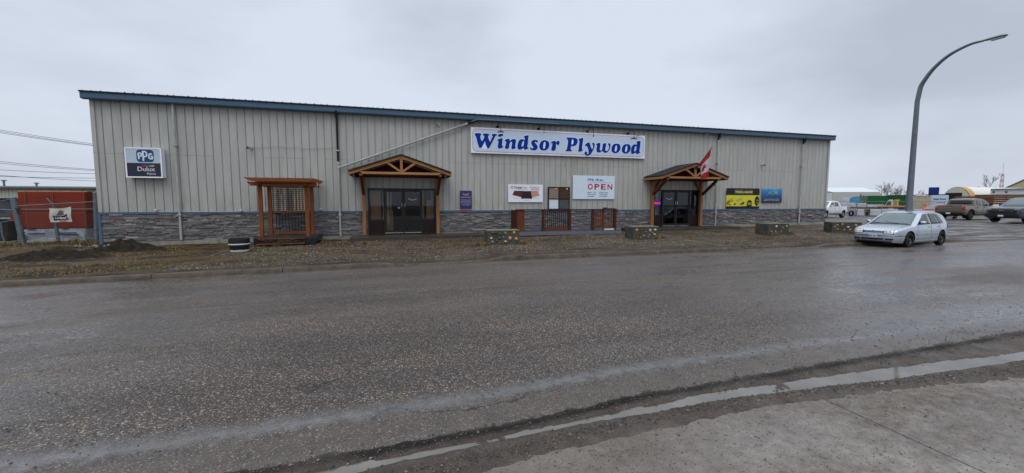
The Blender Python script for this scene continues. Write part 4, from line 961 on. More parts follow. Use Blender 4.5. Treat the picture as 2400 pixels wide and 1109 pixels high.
LET = [
 (A, [(140,285),(150,262),(200,252),(290,255),(318,280),(312,310),(295,335),(300,390),(335,470),(360,440),(392,370),(395,330),(365,310),(360,285),(385,265),(480,265),(530,285),(528,310),(505,330),(510,380),(555,482),(600,390),(625,340),(605,320),(600,290),(625,275),(710,275),(740,295),(735,315),(695,335),(670,385),(590,540),(530,645),(505,660),(480,645),(445,560),(422,480),(405,490),(370,560),(320,640),(290,652),(260,630),(220,510),(170,340),(145,310)], []),
 (A, [(765,320),(785,290),(840,272),(895,275),(910,298),(885,330),(830,352),(780,345)], []),
 (A, [(745,440),(790,405),(850,392),(888,395),(890,420),(882,500),(880,590),(903,610),(900,630),(860,655),(800,668),(768,655),(758,620),(768,540),(778,465),(755,458)], []),
 (A, [(942,450),(985,415),(1050,402),(1075,420),(1080,450),(1090,460),(1130,425),(1190,408),(1240,430),(1248,480),(1235,560),(1230,615),(1255,632),(1235,655),(1170,685),(1130,670),(1125,620),(1140,540),(1142,500),(1125,488),(1095,500),(1075,550),(1062,640),(1040,668),(985,675),(955,660),(958,610),(980,520),(985,480),(955,468)], []),
 (A, [(1452,360),(1480,330),(1540,315),(1585,315),(1588,345),(1575,430),(1560,560),(1552,625),(1585,645),(1565,670),(1500,695),(1475,690),(1450,655),(1410,675),(1350,695),(1315,685),(1292,640),(1295,560),(1325,470),(1370,425),(1420,415),(1480,435),(1480,400),(1478,375),(1460,372)], [(1395,590),(1405,520),(1440,465),(1465,470),(1462,530),(1450,590),(1415,618),(1398,610)]),
 (A, [(1655,520),(1665,470),(1710,440),(1770,432),(1825,450),(1838,480),(1815,505),(1790,500),(1765,480),(1755,500),(1775,535),(1820,585),(1828,640),(1795,695),(1720,712),(1660,700),(1625,665),(1630,640),(1650,638),(1665,660),(1695,660),(1715,640),(1700,610),(1670,570)], []),
 (A, [(1870,600),(1890,520),(1940,462),(2010,442),(2090,460),(2135,510),(2142,580),(2120,650),(2070,700),(1995,720),(1920,705),(1880,660)], [(1975,630),(1980,560),(1995,505),(2020,490),(2040,510),(2035,590),(2020,655),(1998,675),(1980,660)]),
 (A, [(2185,505),(2230,470),(2290,460),(2318,485),(2328,500),(2350,465),(2375,455),(2405,470),(2415,510),(2400,560),(2370,575),(2345,560),(2328,530),(2315,640),(2302,700),(2270,722),(2220,722),(2195,700),(2205,630),(2225,545),(2215,525),(2190,520)], []),
 (B, [(310,275),(330,250),(480,255),(560,270),(598,330),(590,400),(545,460),(480,480),(430,480),(420,560),(452,585),(445,605),(370,612),(285,605),(278,580),(310,565),(330,470),(345,340),(340,305),(315,295)], [(437,425),(440,350),(450,300),(475,300),(492,330),(490,390),(465,430),(445,440)]),
 (B, [(615,310),(660,275),(720,260),(745,268),(740,330),(725,450),(715,555),(747,572),(730,595),(655,625),(622,615),(618,580),(635,450),(645,350),(638,322),(620,322)], []),
 (B, [(785,460),(820,410),(875,380),(910,390),(930,450),(955,520),(975,555),(998,520),(1000,460),(980,420),(980,395),(1010,387),(1040,405),(1045,450),(1030,530),(985,620),(930,700),(870,727),(810,715),(778,670),(780,635),(810,615),(845,630),(850,660),(845,685),(870,680),(885,640),(880,590),(855,500),(830,470),(800,480)], []),
 (B, [(1082,430),(1120,400),(1180,390),(1195,410),(1190,480),(1180,560),(1195,590),(1215,590),(1240,550),(1250,460),(1265,410),(1300,400),(1345,405),(1348,430),(1330,520),(1325,580),(1350,605),(1390,580),(1415,520),(1415,470),(1395,435),(1400,405),(1430,400),(1455,425),(1458,480),(1430,570),(1380,635),(1320,652),(1270,635),(1250,605),(1215,625),(1165,645),(1115,635),(1090,600),(1090,540),(1105,460),(1085,445)], []),
 (B, [(1480,560),(1495,480),(1545,425),(1620,410),(1690,430),(1718,480),(1715,550),(1680,620),(1615,660),(1545,655),(1495,620)], [(1572,600),(1578,530),(1590,475),(1610,455),(1628,475),(1625,550),(1610,605),(1590,622)]),
 (B, [(1752,572),(1767,492),(1817,437),(1890,422),(1958,440),(1985,490),(1982,560),(1948,630),(1885,670),(1815,667),(1767,632)], [(1842,612),(1848,542),(1860,487),(1880,467),(1898,487),(1895,562),(1880,617),(1860,634)]),
 (B, [(2135,370),(2160,350),(2215,338),(2243,345),(2240,420),(2225,530),(2215,615),(2235,635),(2215,660),(2150,682),(2125,670),(2110,645),(2080,665),(2035,682),(2005,660),(1995,610),(2005,520),(2040,455),(2100,428),(2145,440),(2150,400),(2140,385)], [(2078,600),(2085,530),(2110,480),(2135,475),(2140,510),(2130,570),(2105,610),(2085,615)]),
]
SIGNBLUE = mat('sign_blue', (.006, .035, .27), .6, var=.05, spec=.05); HALO = mat('sign_halo', (.72, .82, .95), .4, var=.02)
for fn, o_, h_ in LET:
    def W_(l): return [(q.x, q.z) for q in (at(a, b, YS) for a, b in fn(l))]
    ol = smooth_loop(W_(o_)); loops = [ol] + ([smooth_loop(W_(h_))] if h_ else [])
    let = flat_shape('letter', loops, YS - .012, SIGNBLUE, t, .006)
    # thin pale outline printed round the letter
    n = len(ol); area = sum(ol[i][0] * ol[(i + 1) % n][1] - ol[(i + 1) % n][0] * ol[i][1] for i in range(n)); sg = 1 if area > 0 else -1
    big = []
    for i in range(n):
        a, b = ol[i - 1], ol[(i + 1) % n]; d = math.hypot(b[0] - a[0], b[1] - a[1]) or 1
        big.append((ol[i][0] + sg * (b[1] - a[1]) / d * .028, ol[i][1] - sg * (b[0] - a[0]) / d * .028))
    flat_shape('letter_outline', [big], YS - .0055, HALO, let, .001)
settle(t)
# --- gooseneck lamps
def gooseneck(pw, ph, head, label):
    t = empty('sign_lamp', label, 'lamp', 'gooseneck lamps above the long sign')
    a = at(*pw, 19.95); h = at(*ph, 19.3)
    g = MB(); g.lathe([(.075, 0), (.075, .02), (.03, .035)], (a.x, 19.945, a.z), 14, 'y'); 
    g.v = [(x, 2 * 19.945 - y, z) for x, y, z in g.v]; g.build('wall_plate', BLACK, t)
    g = MB(); top = max(a.z, h.z) + .32
    pts = [(a.x, 19.93, a.z), (a.x + .04, 19.8, a.z + .02), (lerp(a.x, h.x, .45), 19.68, a.z + .16), (lerp(a.x, h.x, .8), 19.48, h.z + .42), (h.x - .01, 19.37, h.z + .44), (h.x, 19.31, h.z + .34), (h.x, 19.3, h.z + .05)]
    g.tube(pts, .014, 6); g.build('arm', BLACK, t, smooth=True)
    g = MB()
    if head: g.hexa([(h.x - .15, 19.24, h.z - .04), (h.x + .15, 19.24, h.z - .04), (h.x + .15, 19.38, h.z - .02), (h.x - .15, 19.38, h.z - .02)], [(h.x - .13, 19.26, h.z + .02), (h.x + .13, 19.26, h.z + .02), (h.x + .13, 19.36, h.z + .04), (h.x - .13, 19.36, h.z + .04)]); g.box(h.x - .02, h.x + .02, 19.28, 19.32, h.z + .03, h.z + .10)
    else: g.lathe([(.018, .02), (.03, -.01), (.028, -.05), (.01, -.06)], (h.x, 19.3, h.z), 10)
    g.build('lamp_head' if head else 'empty_socket', BLACK, t, smooth=not head); settle(t)
gooseneck((1166, 298), (1174, 309), True, 'black gooseneck lamp with flat head, above the first word of the long sign')
gooseneck((1262, 303), (1275, 310), False, 'black gooseneck lamp missing its head, above the first word of the long sign')
gooseneck((1376, 309), (1391, 318), False, 'black gooseneck lamp missing its head, above the second word of the long sign')
gooseneck((1471, 314), (1486, 325), True, 'black gooseneck lamp with flat head, at the right end of the long sign')
# --- small security lights and cameras
def flood(px, py, label, r=.07, cat='light', dome=False):
    t = empty('security_light' if not dome else 'security_camera', label, cat); q = at(px, py, 19.9)
    g = MB(); g.box(q.x - .06, q.x + .06, 19.92, 19.965, q.z - .06, q.z + .06); g.build('back_plate', mat('dirty_white_box', (.5, .5, .46), .5), t)
    g = MB(); g.tube([(q.x, 19.92, q.z), (q.x - .03, 19.8, q.z - .02), (q.x - .05, 19.72, q.z - .04)], [.025, r * .7, r], 10); g.build('lens_hood', mat('grey_plastic', (.35, .35, .33), .5), t, smooth=True)
    g = MB(); g.lathe([(r * .8, 0), (r * .4, -.012)], (q.x - .052, 19.717, q.z - .041), 10, 'y'); g.build('lens', mat('lens_dark', (.03, .03, .035), .1), t); settle(t)
flood(587, 345, 'small white wall light on the siding above the pergola')
flood(1788, 386, 'small pale wall light right of the flag above the two right hand banners')
flood(1654, 299 + 16, 'tiny grey light high on the siding just left of the third downpipe', .04)
flood(1494, 316, 'white round camera at the right end of the long sign', .05, 'camera', True)
flood(1672, 432, 'grey camera on the wall just right of the right porch roof', .06, 'camera', True)
flood(1028, 292, 'small grey sensor high on the siding above the long diagonal pipe', .04)

# --- paint brands light box
t = empty('paint_light_box', 'white framed light box with a blue letter logo above a navy paint panel, far left', 'sign')
a, b = at(290, 345, 19.68), at(382, 417, 19.68); x0, x1 = a.x, b.x; z1 = at(336, 346, 19.68).z; z0 = at(345, 417, 19.68).z
g = MB(); g.box(x0, x1, 19.70, 19.96, z0, z1); g.build('cabinet', WHITER, t, bevel=.01)
g = MB(); f = .05; Y = 19.68
g.box(x0, x0 + f, Y, 19.72, z0, z1); g.box(x1 - f, x1, Y, 19.72, z0, z1); g.box(x0 + f, x1 - f, Y + .001, 19.72, z1 - f, z1); g.box(x0 + f, x1 - f, Y + .001, 19.72, z0, z0 + f); g.build('frame', WHITER, t)
mz_ = lerp(z0, z1, .49)
panel(t, x0 + f, x1 - f, mz_, z1 - f, 19.693, mat('pale_panel', (.43, .52, .6), .35, var=.04), .005, 'upper_panel')
lo = panel(t, x0 + f, x1 - f, z0 + f, mz_, 19.693, mat('navy_panel', (.012, .012, .045), .35), .005, 'lower_panel')
W_, H_ = x1 - x0, z1 - z0; cx = lerp(x0, x1, .55)
lx0, lx1, lz0, lz1 = cx - W_ * .235, cx + W_ * .235, mz_ + .04, z1 - f - .03
flat_shape('logo_field', [rrect(lx0, lx1, lz0, lz1, .12)], 19.688, mat('deep_blue', (.012, .07, .17), .4), t, .002)
lw = lx1 - lx0; lh = lz1 - lz0
def ring(cx, cz, rx_, rz_, t_, n=24): return [[(cx + rx_ * math.cos(6.2832 * i / n), cz + rz_ * math.sin(6.2832 * i / n)) for i in range(n)], [(cx + (rx_ - t_) * math.cos(6.2832 * i / n), cz + (rz_ - t_) * math.sin(6.2832 * i / n)) for i in range(n)]]
def bar(x0, x1, z0, z1): return [[(x0, z0), (x1, z0), (x1, z1), (x0, z1)]]
PW = mat('logo_white', (.62, .68, .72), .4, var=.02); yy = 19.683
def lx(u): return lx0 + lw * u
def lz(v): return lz0 + lh * v
flat_shape('logo_letters', bar(lx(.09), lx(.18), lz(.22), lz(.76)), yy, PW, t); flat_shape('logo_letters', ring(lx(.2), lz(.58), lw * .13, lh * .19, lw * .075), yy - .0012, PW, t)
flat_shape('logo_letters', bar(lx(.34), lx(.44), lz(.08), lz(.9)), yy, PW, t); flat_shape('logo_letters', ring(lx(.48), lz(.64), lw * .17, lh * .265, lw * .09), yy - .0024, PW, t)
n = 22; arc = [(lx(.83) + lw * .155 * math.cos(R(50 + 290 * i / n)), lz(.47) + lh * .26 * math.sin(R(50 + 290 * i / n))) for i in range(n + 1)] + [(lx(.83) + lw * .075 * math.cos(R(340 - 290 * i / n)), lz(.47) + lh * .135 * math.sin(R(340 - 290 * i / n))) for i in range(n + 1)]
flat_shape('logo_letters', [arc], yy - .0036, PW, t); flat_shape('logo_letters', bar(lx(.83), lx(.97), lz(.40), lz(.51)), yy - .0048, PW, t); flat_shape('logo_letters', bar(lx(.90), lx(.97), lz(.22), lz(.50)), yy - .006, PW, t)
text_on('brand_text', [('Dulux', cx - W_ * .23, cx + W_ * .25, lerp(z0, z1, .22), lerp(z0, z1, .365), .012, 0), ('Paints', cx + W_ * .02, cx + W_ * .26, lerp(z0, z1, .105), lerp(z0, z1, .175), .004, 0)], 19.69, INKW, lo)
cols_ = [(.40, .03, .05), (.35, .03, .08), (.02, .12, .4), (.1, .4, .12), (.75, .3, .03)]
for i, c_ in enumerate(cols_):
    a_, b_ = cx - W_ * .11 + i * W_ * .065, cx - W_ * .11 + (i + 1) * W_ * .065; h0, h1 = lerp(z0, z1, .37), lerp(z0, z1, .425)
    flat_shape('colour_stripe', [[(a_ - .01, h0), (b_ - .01, h0), (b_ + .035, h1), (a_ + .035, h1)]], 19.689, mat('stripe_%d' % i, c_, .5), lo, .002)
settle(t)

# --- tall navy notice
t = empty('notice_sign', 'tall navy notice with a double W emblem and lines of small white print', 'sign')
a, b = at(1078, 447, 19.93), at(1106, 492, 19.93); x0, x1, z1, z0 = a.x, b.x, a.z, b.z; w_, h_ = x1 - x0, z1 - z0
panel(t, x0, x1, z0, z1, 19.93, mat('navy_sheet', (.014, .018, .11), .35), .02)
panel(t, x0 + .005, x1 - .005, z0 + .002, z0 + .04, 19.926, REDDISH, .004, 'red_foot')
W_logo((x0 + x1) / 2, z1 - h_ * .2, w_ * .5, h_ * .14, 19.925, t, mat('pink_print', (.6, .3, .35), .5), RED)
L = [('Windsor Plywood', x0 + w_ * .06, x1 - w_ * .06, z1 - h_ * .37, z1 - h_ * .315, .012, .3)]
for i, (m0, m1, tx) in enumerate(((.06, .94, 'We are happy to serve you'), (.14, .86, 'Visit us for plywood'), (.08, .92, 'doors, decks and mouldings'), (.05, .95, 'hardwood flooring and siding'), (.06, .92, 'fencing and finishing needs'), (.08, .92, 'Thank you for shopping'), (.2, .8, 'with us today'))):
    zz = z1 - h_ * (.46 + i * .045 + (.025 if i > 4 else 0)); L.append((tx, x0 + w_ * m0, x0 + w_ * m1, zz - h_ * .014, zz + h_ * .012, .012, 0))
text_on('small_print', L, 19.93, INKW, t); settle(t)

# --- decking banner
t = empty('decking_sign', 'white banner showing three decking boards, red, black and pink', 'sign')
a, b = at(1191, 432, 19.93), at(1272, 474, 19.93); x0, x1, z1, z0 = a.x, b.x, a.z, b.z; w_, h_ = x1 - x0, z1 - z0
panel(t, x0, x1, z0, z1, 19.93, mat('banner_white', (.74, .77, .82), .45, var=.04), .015)
def U(u, v): return (x0 + w_ * u, z1 - h_ * v)
flat_shape('board_print', [[U(.17, .36), U(.42, .36), U(.38, .72), U(.12, .6)]], 19.927, mat('redwood_print', (.12, .025, .02), .5, streak=(1, 1, 12)), t, .002)
flat_shape('board_print', [[U(.64, .36), U(.85, .36), U(.91, .62), U(.68, .74)]], 19.927, mat('blush_print', (.5, .26, .22), .5, streak=(1, 1, 12)), t, .002)
flat_shape('board_print', [[U(.40, .37), U(.65, .37), U(.69, .80), U(.37, .80)]], 19.924, mat('ebony_print', (.025, .02, .024), .5, streak=(1, 1, 12)), t, .002)
text_on('title_text', [('Timber', *[U(.16, 0)[0], U(.40, 0)[0]], U(0, .24)[1], U(0, .11)[1], .02, 0)], 19.93, mat('black_print', (.02, .02, .03), .5), t)
text_on('title_text', [('Tech', U(.41, 0)[0], U(.54, 0)[0], U(0, .24)[1], U(0, .11)[1], 0, 0), ('LONG LASTING BEAUTIFUL DECKS', U(.17, 0)[0], U(.56, 0)[0], U(0, .30)[1], U(0, .275)[1], 0, 0)], 19.93, mat('grey_print', (.3, .3, .32), .5), t)
text_on('red_script', [('Premium', U(.62, 0)[0], U(.91, 0)[0], U(0, .21)[1], U(0, .10)[1], 0, .3)], 19.93, mat('rust_print', (.42, .12, .1), .5), t)
text_on('red_script', [('Decking', U(.64, 0)[0], U(.90, 0)[0], U(0, .34)[1], U(0, .23)[1], .004, .3)], 19.93, mat('plum_print', (.2, .05, .07), .5), t)
flat_shape('round_mark', ring(*U(.105, .17), .075, .075, .045), 19.927, mat('blush_print2', (.52, .28, .26), .5), t, .002)
text_on('caption_text', [('Redwood', U(.15, 0)[0], U(.28, 0)[0], U(0, .77)[1], U(0, .74)[1], 0, 0), ('Ebony', U(.47, 0)[0], U(.6, 0)[0], U(0, .9)[1], U(0, .87)[1], 0, 0), ('Blush', U(.75, 0)[0], U(.88, 0)[0], U(0, .79)[1], U(0, .76)[1], 0, 0)], 19.93, mat('grey_print', (.3, .3, .32), .5), t)
settle(t)

# --- opening hours sign
t = empty('opening_hours_sign', 'white We Are OPEN sign with the opening hours in small grey print', 'sign')
a, b = at(1343, 411, 19.93), at(1440, 467, 19.93); x0, x1, z1, z0 = a.x, b.x, a.z, b.z; w_, h_ = x1 - x0, z1 - z0
panel(t, x0, x1, z0, z1, 19.93, mat('sign_sheet', (.62, .70, .79), .4, var=.03), .025, bevel=.004)
text_on('blue_words', [('We Are...', U(.345, 0)[0], U(.755, 0)[0], U(0, .23)[1], U(0, .11)[1], .012, .35)], 19.93, mat('bright_blue_print', (.01, .07, .3), .5), t)
panel(t, U(.345, 0)[0], U(.95, 0)[0], U(0, .295)[1], U(0, .285)[1], 19.926, mat('rule_grey', (.2, .24, .28), .5), .004, 'ruled_line')
O = []
for i, ch in enumerate('OPEN'):
    a_ = .35 + i * .158; O.append((ch, U(a_, 0)[0], U(a_ + .118, 0)[0], U(0, .59)[1], U(0, .35)[1], .022, 0))
text_on('red_word', O, 19.93, mat('sign_red', (.42, .006, .012), .6, var=.04, spec=.05), t)
text_on('hours_text', [('Mon - Fri', U(.35, 0)[0], U(.55, 0)[0], U(0, .735)[1], U(0, .685)[1], .01, 0), ('8:00-5:30', U(.63, 0)[0], U(.83, 0)[0], U(0, .735)[1], U(0, .685)[1], .01, 0),
    ('Saturday', U(.35, 0)[0], U(.55, 0)[0], U(0, .825)[1], U(0, .765)[1], .01, 0), ('9:00-5:00', U(.63, 0)[0], U(.83, 0)[0], U(0, .82)[1], U(0, .77)[1], .01, 0),
    ('Sunday', U(.35, 0)[0], U(.51, 0)[0], U(0, .915)[1], U(0, .85)[1], .01, 0), ('CLOSED', U(.63, 0)[0], U(.82, 0)[0], U(0, .905)[1], U(0, .855)[1], .01, 0)], 19.93, mat('slate_print', (.1, .125, .15), .5), t)
settle(t)

# --- yellow and black banner
t = empty('blade_banner', 'black and yellow TRADE-A-BLADE banner with two round badges', 'banner')
a, b = at(1703, 441, 19.93), at(1778, 489, 19.93); x0, x1, z1, z0 = a.x, b.x, a.z, b.z; w_, h_ = x1 - x0, z1 - z0
BK = mat('banner_black', (.014, .014, .015), .45); YL = mat('banner_yellow', (.62, .56, .04), .45, var=.06)
g = MB(); n = 24
for i in range(n):
    u0, u1 = i / n, (i + 1) / n
    for v0, v1, m_ in ((0, .34, 0), (.34, .37, 1), (.37, .88, 1), (.88, 1, 0)):
        q = [(x0 + w_ * u, 19.925 - .012 * math.sin(u * 9) * v, z1 - h_ * v + .008 * math.sin(u * 12) * v) for u, v in ((u0, v1), (u1, v1), (u1, v0), (u0, v0))]
        g.add(q, [(0, 1, 2, 3)], m_)
bn = g.build('cloth', [BK, YL], t, fix=False); sd = bn.modifiers.new('thickness', 'SOLIDIFY'); sd.thickness = .004; sd.offset = 1
text_on('banner_title', [('TRADE-A-BLADE', U(.25, 0)[0], U(.77, 0)[0], U(0, .235)[1], U(0, .125)[1], .015, 0)], 19.905, mat('pale_yellow_print', (.75, .7, .3), .5), t)
flat_shape('title_frame', [rrect(U(.23, 0)[0], U(.79, 0)[0], U(0, .285)[1], U(0, .075)[1], .05), rrect(U(.238, 0)[0], U(.782, 0)[0], U(0, .272)[1], U(0, .09)[1], .045)], 19.9, mat('dull_gold', (.22, .19, .06), .5), t, .002)
DG = mat('badge_green_black', (.014, .03, .018), .5)
def disc(u, v, r0, r1, mt, y=19.902, nm='badge'): 
    c_ = U(u, v); o = flat_shape(nm, [[(c_[0] + r0 * math.cos(6.2832 * i / 28), c_[1] + r1 * math.sin(6.2832 * i / 28)) for i in range(28)]], y, mt, t, .002); return o
o = disc(.70, .75, .20, .215, DG); text_on('badge_text', [('SAVE', U(.64, 0)[0], U(.76, 0)[0], U(0, .81)[1], U(0, .74)[1], .03, 0)], 19.897, YL, o)
panel(t, U(.62, 0)[0], U(.78, 0)[0], U(0, .72)[1], U(0, .705)[1], 19.895, YL, .004, 'badge_bar')
o = disc(.925, .62, .175, .29, BK); panel(t, U(.89, 0)[0], U(.985, 0)[0], U(0, .59)[1], U(0, .57)[1], 19.895, YL, .004, 'badge_bar')
flat_shape('badge_mark', [[U(.90, .65), U(.935, .65), U(.955, .75), U(.975, .65), U(.99, .65), U(.965, .8), U(.93, .8)]], 19.896, mat('olive_print', (.2, .2, .05), .5), t, .002)
for P in ([(0, .70), (.2, .585), (.21, .6), (.03, .73)], [(0, .745), (.1, .755), (.16, .84), (.08, .79), (0, .78)], [(0.01, .66), (.19, .47), (.2, .475), (.04, .66)]):
    flat_shape('blade_print', [[U(*q) for q in P]], 19.902, mat('dark_olive', (.035, .03, .012), .5), t, .002)
for P in ([(.31, .56), (.40, .50), (.46, .465), (.48, .48), (.42, .56), (.36, .6), (.30, .62)], [(.22, .76), (.25, .72), (.27, .75), (.30, .74), (.28, .80), (.24, .83)], [(.40, .78), (.46, .71), (.50, .66), (.54, .68), (.53, .77), (.46, .80)]):
    flat_shape('tool_print', [[U(*q) for q in P]], 19.902, mat('tool_ink_%d' % len(P), (.3, .4, .25) if len(P) == 7 else (.05, .08, .05), .5), t, .002)
settle(t)

# --- blue sea banner
t = empty('sea_banner', 'small blue underwater banner with white print along its dark lower edge', 'banner')
a, b = at(1787, 440, 19.93), at(1832, 475, 19.93); x0, x1, z1, z0 = a.x, b.x, a.z, b.z; w_, h_ = x1 - x0, z1 - z0
k = NT('sea_print'); v = k.coord('Object'); s_ = k.n('ShaderNodeSeparateXYZ'); k.l(v, s_.inputs[0])
nn = k.noise(k.coord('Object', (1.2, 1, 5)), 2.2, 5, .6, .5)
hh = k.math('ADD', k.map(s_.outputs[2], 0, h_, 0, 1), k.math('MULTIPLY', k.math('SUBTRACT', nn, .5), .5))
k.l(k.ramp(hh, [(.12, (.006, .008, .03)), (.4, (.008, .05, .2)), (.65, (.012, .14, .36)), (.85, (.03, .26, .5)), (1, (.25, .42, .6))]), k.b.inputs['Base Color']); k.b.inputs['Roughness'].default_value = .4
g = MB(); n = 16
for i in range(n):
    u0, u1 = i / n, (i + 1) / n; sag = lambda u: .05 * (1 - abs(2 * u - 1) ** 2)
    g.add([(x0 + w_ * u0, 19.935, z0), (x0 + w_ * u1, 19.935, z0), (x0 + w_ * u1, 19.935, z1 - sag(u1)), (x0 + w_ * u0, 19.935, z1 - sag(u0))], [(0, 1, 2, 3)])
o = g.build('cloth', k.m, t, fix=False); sd = o.modifiers.new('thickness', 'SOLIDIFY'); sd.thickness = .004; sd.offset = 1
text_on('banner_text', [('Innovating Diamond', U(.13, 0)[0], U(.86, 0)[0], U(0, .80)[1], U(0, .74)[1], .012, 0), ('Blades For Everything', U(.1, 0)[0], U(.87, 0)[0], U(0, .89)[1], U(0, .84)[1], .012, 0)], 19.93, INKW, t)
flat_shape('pale_swimmer', [smooth_loop([U(.27, .56), (U(.3, .36)[0], U(0, .36)[1]), U(.4, .26), U(.55, .26), U(.7, .2), U(.77, .3), U(.76, .5), U(.7, .38), U(.62, .46), U(.5, .5), U(.4, .42), U(.31, .4)], 3)], 19.926, mat('aqua_print', (.12, .36, .42), .5), t, .002)
flat_shape('dark_body', [smooth_loop([U(.42, .36), U(.52, .3), U(.62, .36), U(.57, .45), U(.48, .45)], 3)], 19.923, mat('ink_print', (.02, .03, .04), .5), t, .002)
flat_shape('white_spot', [smooth_loop([U(.49, .37), U(.535, .35), U(.55, .39), U(.51, .42)], 3)], 19.920, INKW, t, .002)
settle(t)

# ================================================================== COBBLE FACED CONCRETE BLOCKS
k = NT('mossy_block_concrete'); p = k.coord('Object')
c = k.ramp(k.noise(p, 4, 7, .7), [(.3, (.03, .03, .021)), (.7, (.085, .08, .058))]); k.l(c, k.b.inputs['Base Color']); k.b.inputs['Roughness'].default_value = .7; k.bump(k.noise(p, 16, 6, .75), .8, .03); BLK = k.m
BLKTOP = mat('worn_block_edge', (.17, .155, .115), .8, var=.3, scale=6, bump=.5)
def block(x, y, rot, seed, label, stones, W=1.3, D=.62, Hh=.56):
    t = empty('cobble_block', label, 'concrete block', 'cobble faced concrete blocks along the apron'); r = random.Random(seed)
    g = MB(); g.box(0, W, 0, D, -.08, Hh - .03); g.build('block_body', BLK, t, bevel=.018)
    g = MB(); nn_ = 12
    for i in range(nn_): a_, b_ = W * i / nn_, W * (i + 1) / nn_; dz = .008 * r.random(); g.box(a_ - .0, b_ - .001, -.012 - .01 * r.random(), D + .01, Hh - .032, Hh + dz)
    g.build('block_cap', BLKTOP, t)
    cols = {'o': (.42, .2, .055), 't': (.38, .25, .14), 'w': (.5, .47, .4), 'g': (.18, .18, .17), 'd': (.045, .04, .034), 'p': (.24, .14, .11), 'y': (.34, .26, .12)}
    for i, (u, v, s, kk) in enumerate(stones):
        g = MB(); sq = (r.uniform(.8, 1.35), .55, r.uniform(.75, 1.15)); rx_ = W * u; g.blob((rx_, .0, Hh * v), s, 2, .35, squash=sq)
        g.build('cobble', mat('cobble_' + kk, cols[kk], .35, var=.3, scale=9), t, smooth=80)
    t.location = (x, y, terrain(x + .6, y + .2) - .0); t.rotation_euler = (0, 0, R(rot)); return t
S1 = [(.17, .80, .07, 'd'), (.26, .82, .075, 'd'), (.40, .72, .06, 'd'), (.56, .80, .062, 'g'), (.83, .80, .07, 'o'), (.12, .45, .05, 'w'), (.15, .2, .055, 'g'), (.38, .44, .07, 'd'), (.56, .2, .035, 'w'), (.70, .42, .085, 't'), (.90, .36, .062, 'o'), (.25, .6, .04, 'd'), (.3, .25, .05, 'd'), (.5, .5, .04, 'p')]
S2 = [(.14, .72, .07, 'o'), (.30, .7, .045, 'd'), (.50, .74, .04, 'd'), (.50, .58, .045, 'p'), (.66, .66, .072, 't'), (.86, .72, .06, 'w'), (.26, .42, .045, 'd'), (.43, .26, .05, 'g'), (.64, .3, .042, 'g'), (.76, .46, .04, 'p'), (.84, .36, .04, 'w'), (.1, .4, .03, 'd'), (.18, .2, .03, 'd'), (.6, .15, .03, 'y')]
S3 = [(.2, .6, .05, 'd'), (.38, .74, .058, 'w'), (.55, .72, .045, 'd'), (.88, .74, .055, 'y'), (.16, .3, .045, 'y'), (.35, .28, .045, 'o'), (.48, .52, .045, 'd'), (.62, .3, .04, 'y'), (.7, .6, .04, 'p'), (.82, .4, .04, 'd')]
S4 = [(.18, .74, .045, 'y'), (.35, .8, .05, 't'), (.2, .35, .05, 'o'), (.42, .3, .045, 't'), (.55, .55, .045, 'w'), (.62, .3, .055, 't'), (.8, .7, .07, 'y'), (.86, .3, .045, 'w'), (.1, .55, .04, 'y'), (.33, .55, .04, 'd')]
block(3.45, 15.55, 0, 1, 'mossy cobble faced concrete block at the left end of the railing display', S1)
block(10.12, 15.9, 0, 2, 'mossy cobble faced concrete block before the left post of the right porch', S2, D=.7)
block(17.46, 15.70, 0, 3, 'concrete block with paler bare left end, below the yellow and black banner', S3, D=.75)
block(21.80, 15.85, -32, 4, 'concrete block turned askew beside the right building corner, with pale yellow cobbles', S4, D=.95)

# ================================================================== FLAG
t = empty('flag', 'red and white maple leaf flag hanging from a slanted pole on the right porch gable', 'flag')
a, b = at(1633, 393, 18.38), at(1668, 347, 17.0)
g = MB(); g.tube([a, b], .016, 8); g.lathe([(.001, -.0), (.025, .02), (.001, .05)], b, 8); g.build('flag_pole', BLACK, t, smooth=True)
g = MB(); g.box(a.x - .05, a.x + .05, 18.36, 18.42, a.z - .1, a.z + .08); g.build('pole_bracket', BLACK, t)
d = (b - a); L = d.length; d.normalize()
FL, FH = 1.22, 1.02     # hoist along the pole, fly hanging down
def fpnt(u, v):   # u along the pole (0 low .. 1 tip), v down the fly
    base = b - d * (.07 + (1 - u) * FL)
    tx = base + Vector((0, 0, -1)) * (v * FH * (.86 + .46 * u))
    pinch = .34 * v * (1 - .3 * v)            # the free end gathers under its own weight
    cx_ = lerp(base.y, (b - d * (.07 + FL * .8)).y, pinch); tx.y = cx_
    bx_ = lerp(base.x, (b - d * (.07 + FL * .62)).x, pinch); tx.x = bx_ + .07 * v * math.sin(u * 8 + 1.2) + .03 * math.sin(u * 15 + v * 4) * v + .05 * v
    tx.z = tx.z if True else 0
    return tx
NU, NV = 44, 60
LEAF = [(0, .5), (.08, .33), (.2, .4), (.15, .1), (.3, .27), (.34, .19), (.5, .22), (.44, .06), (.5, .0), (.24, -.2), (.27, -.3), (.03, -.26), (.03, -.5), (-.03, -.5), (-.03, -.26), (-.27, -.3), (-.24, -.2), (-.5, 0), (-.44, .06), (-.5, .22), (-.34, .19), (-.3, .27), (-.15, .1), (-.2, .4), (-.08, .33)]
def inpoly(x, y, P):
    c_ = False; j = len(P) - 1
    for i in range(len(P)):
        if (P[i][1] > y) != (P[j][1] > y) and x < (P[j][0] - P[i][0]) * (y - P[i][1]) / (P[j][1] - P[i][1]) + P[i][0]: c_ = not c_
        j = i
    return c_
g = MB()
for i in range(NU + 1):
    for j in range(NV + 1): g.v.append(tuple(fpnt(i / NU, j / NV)))
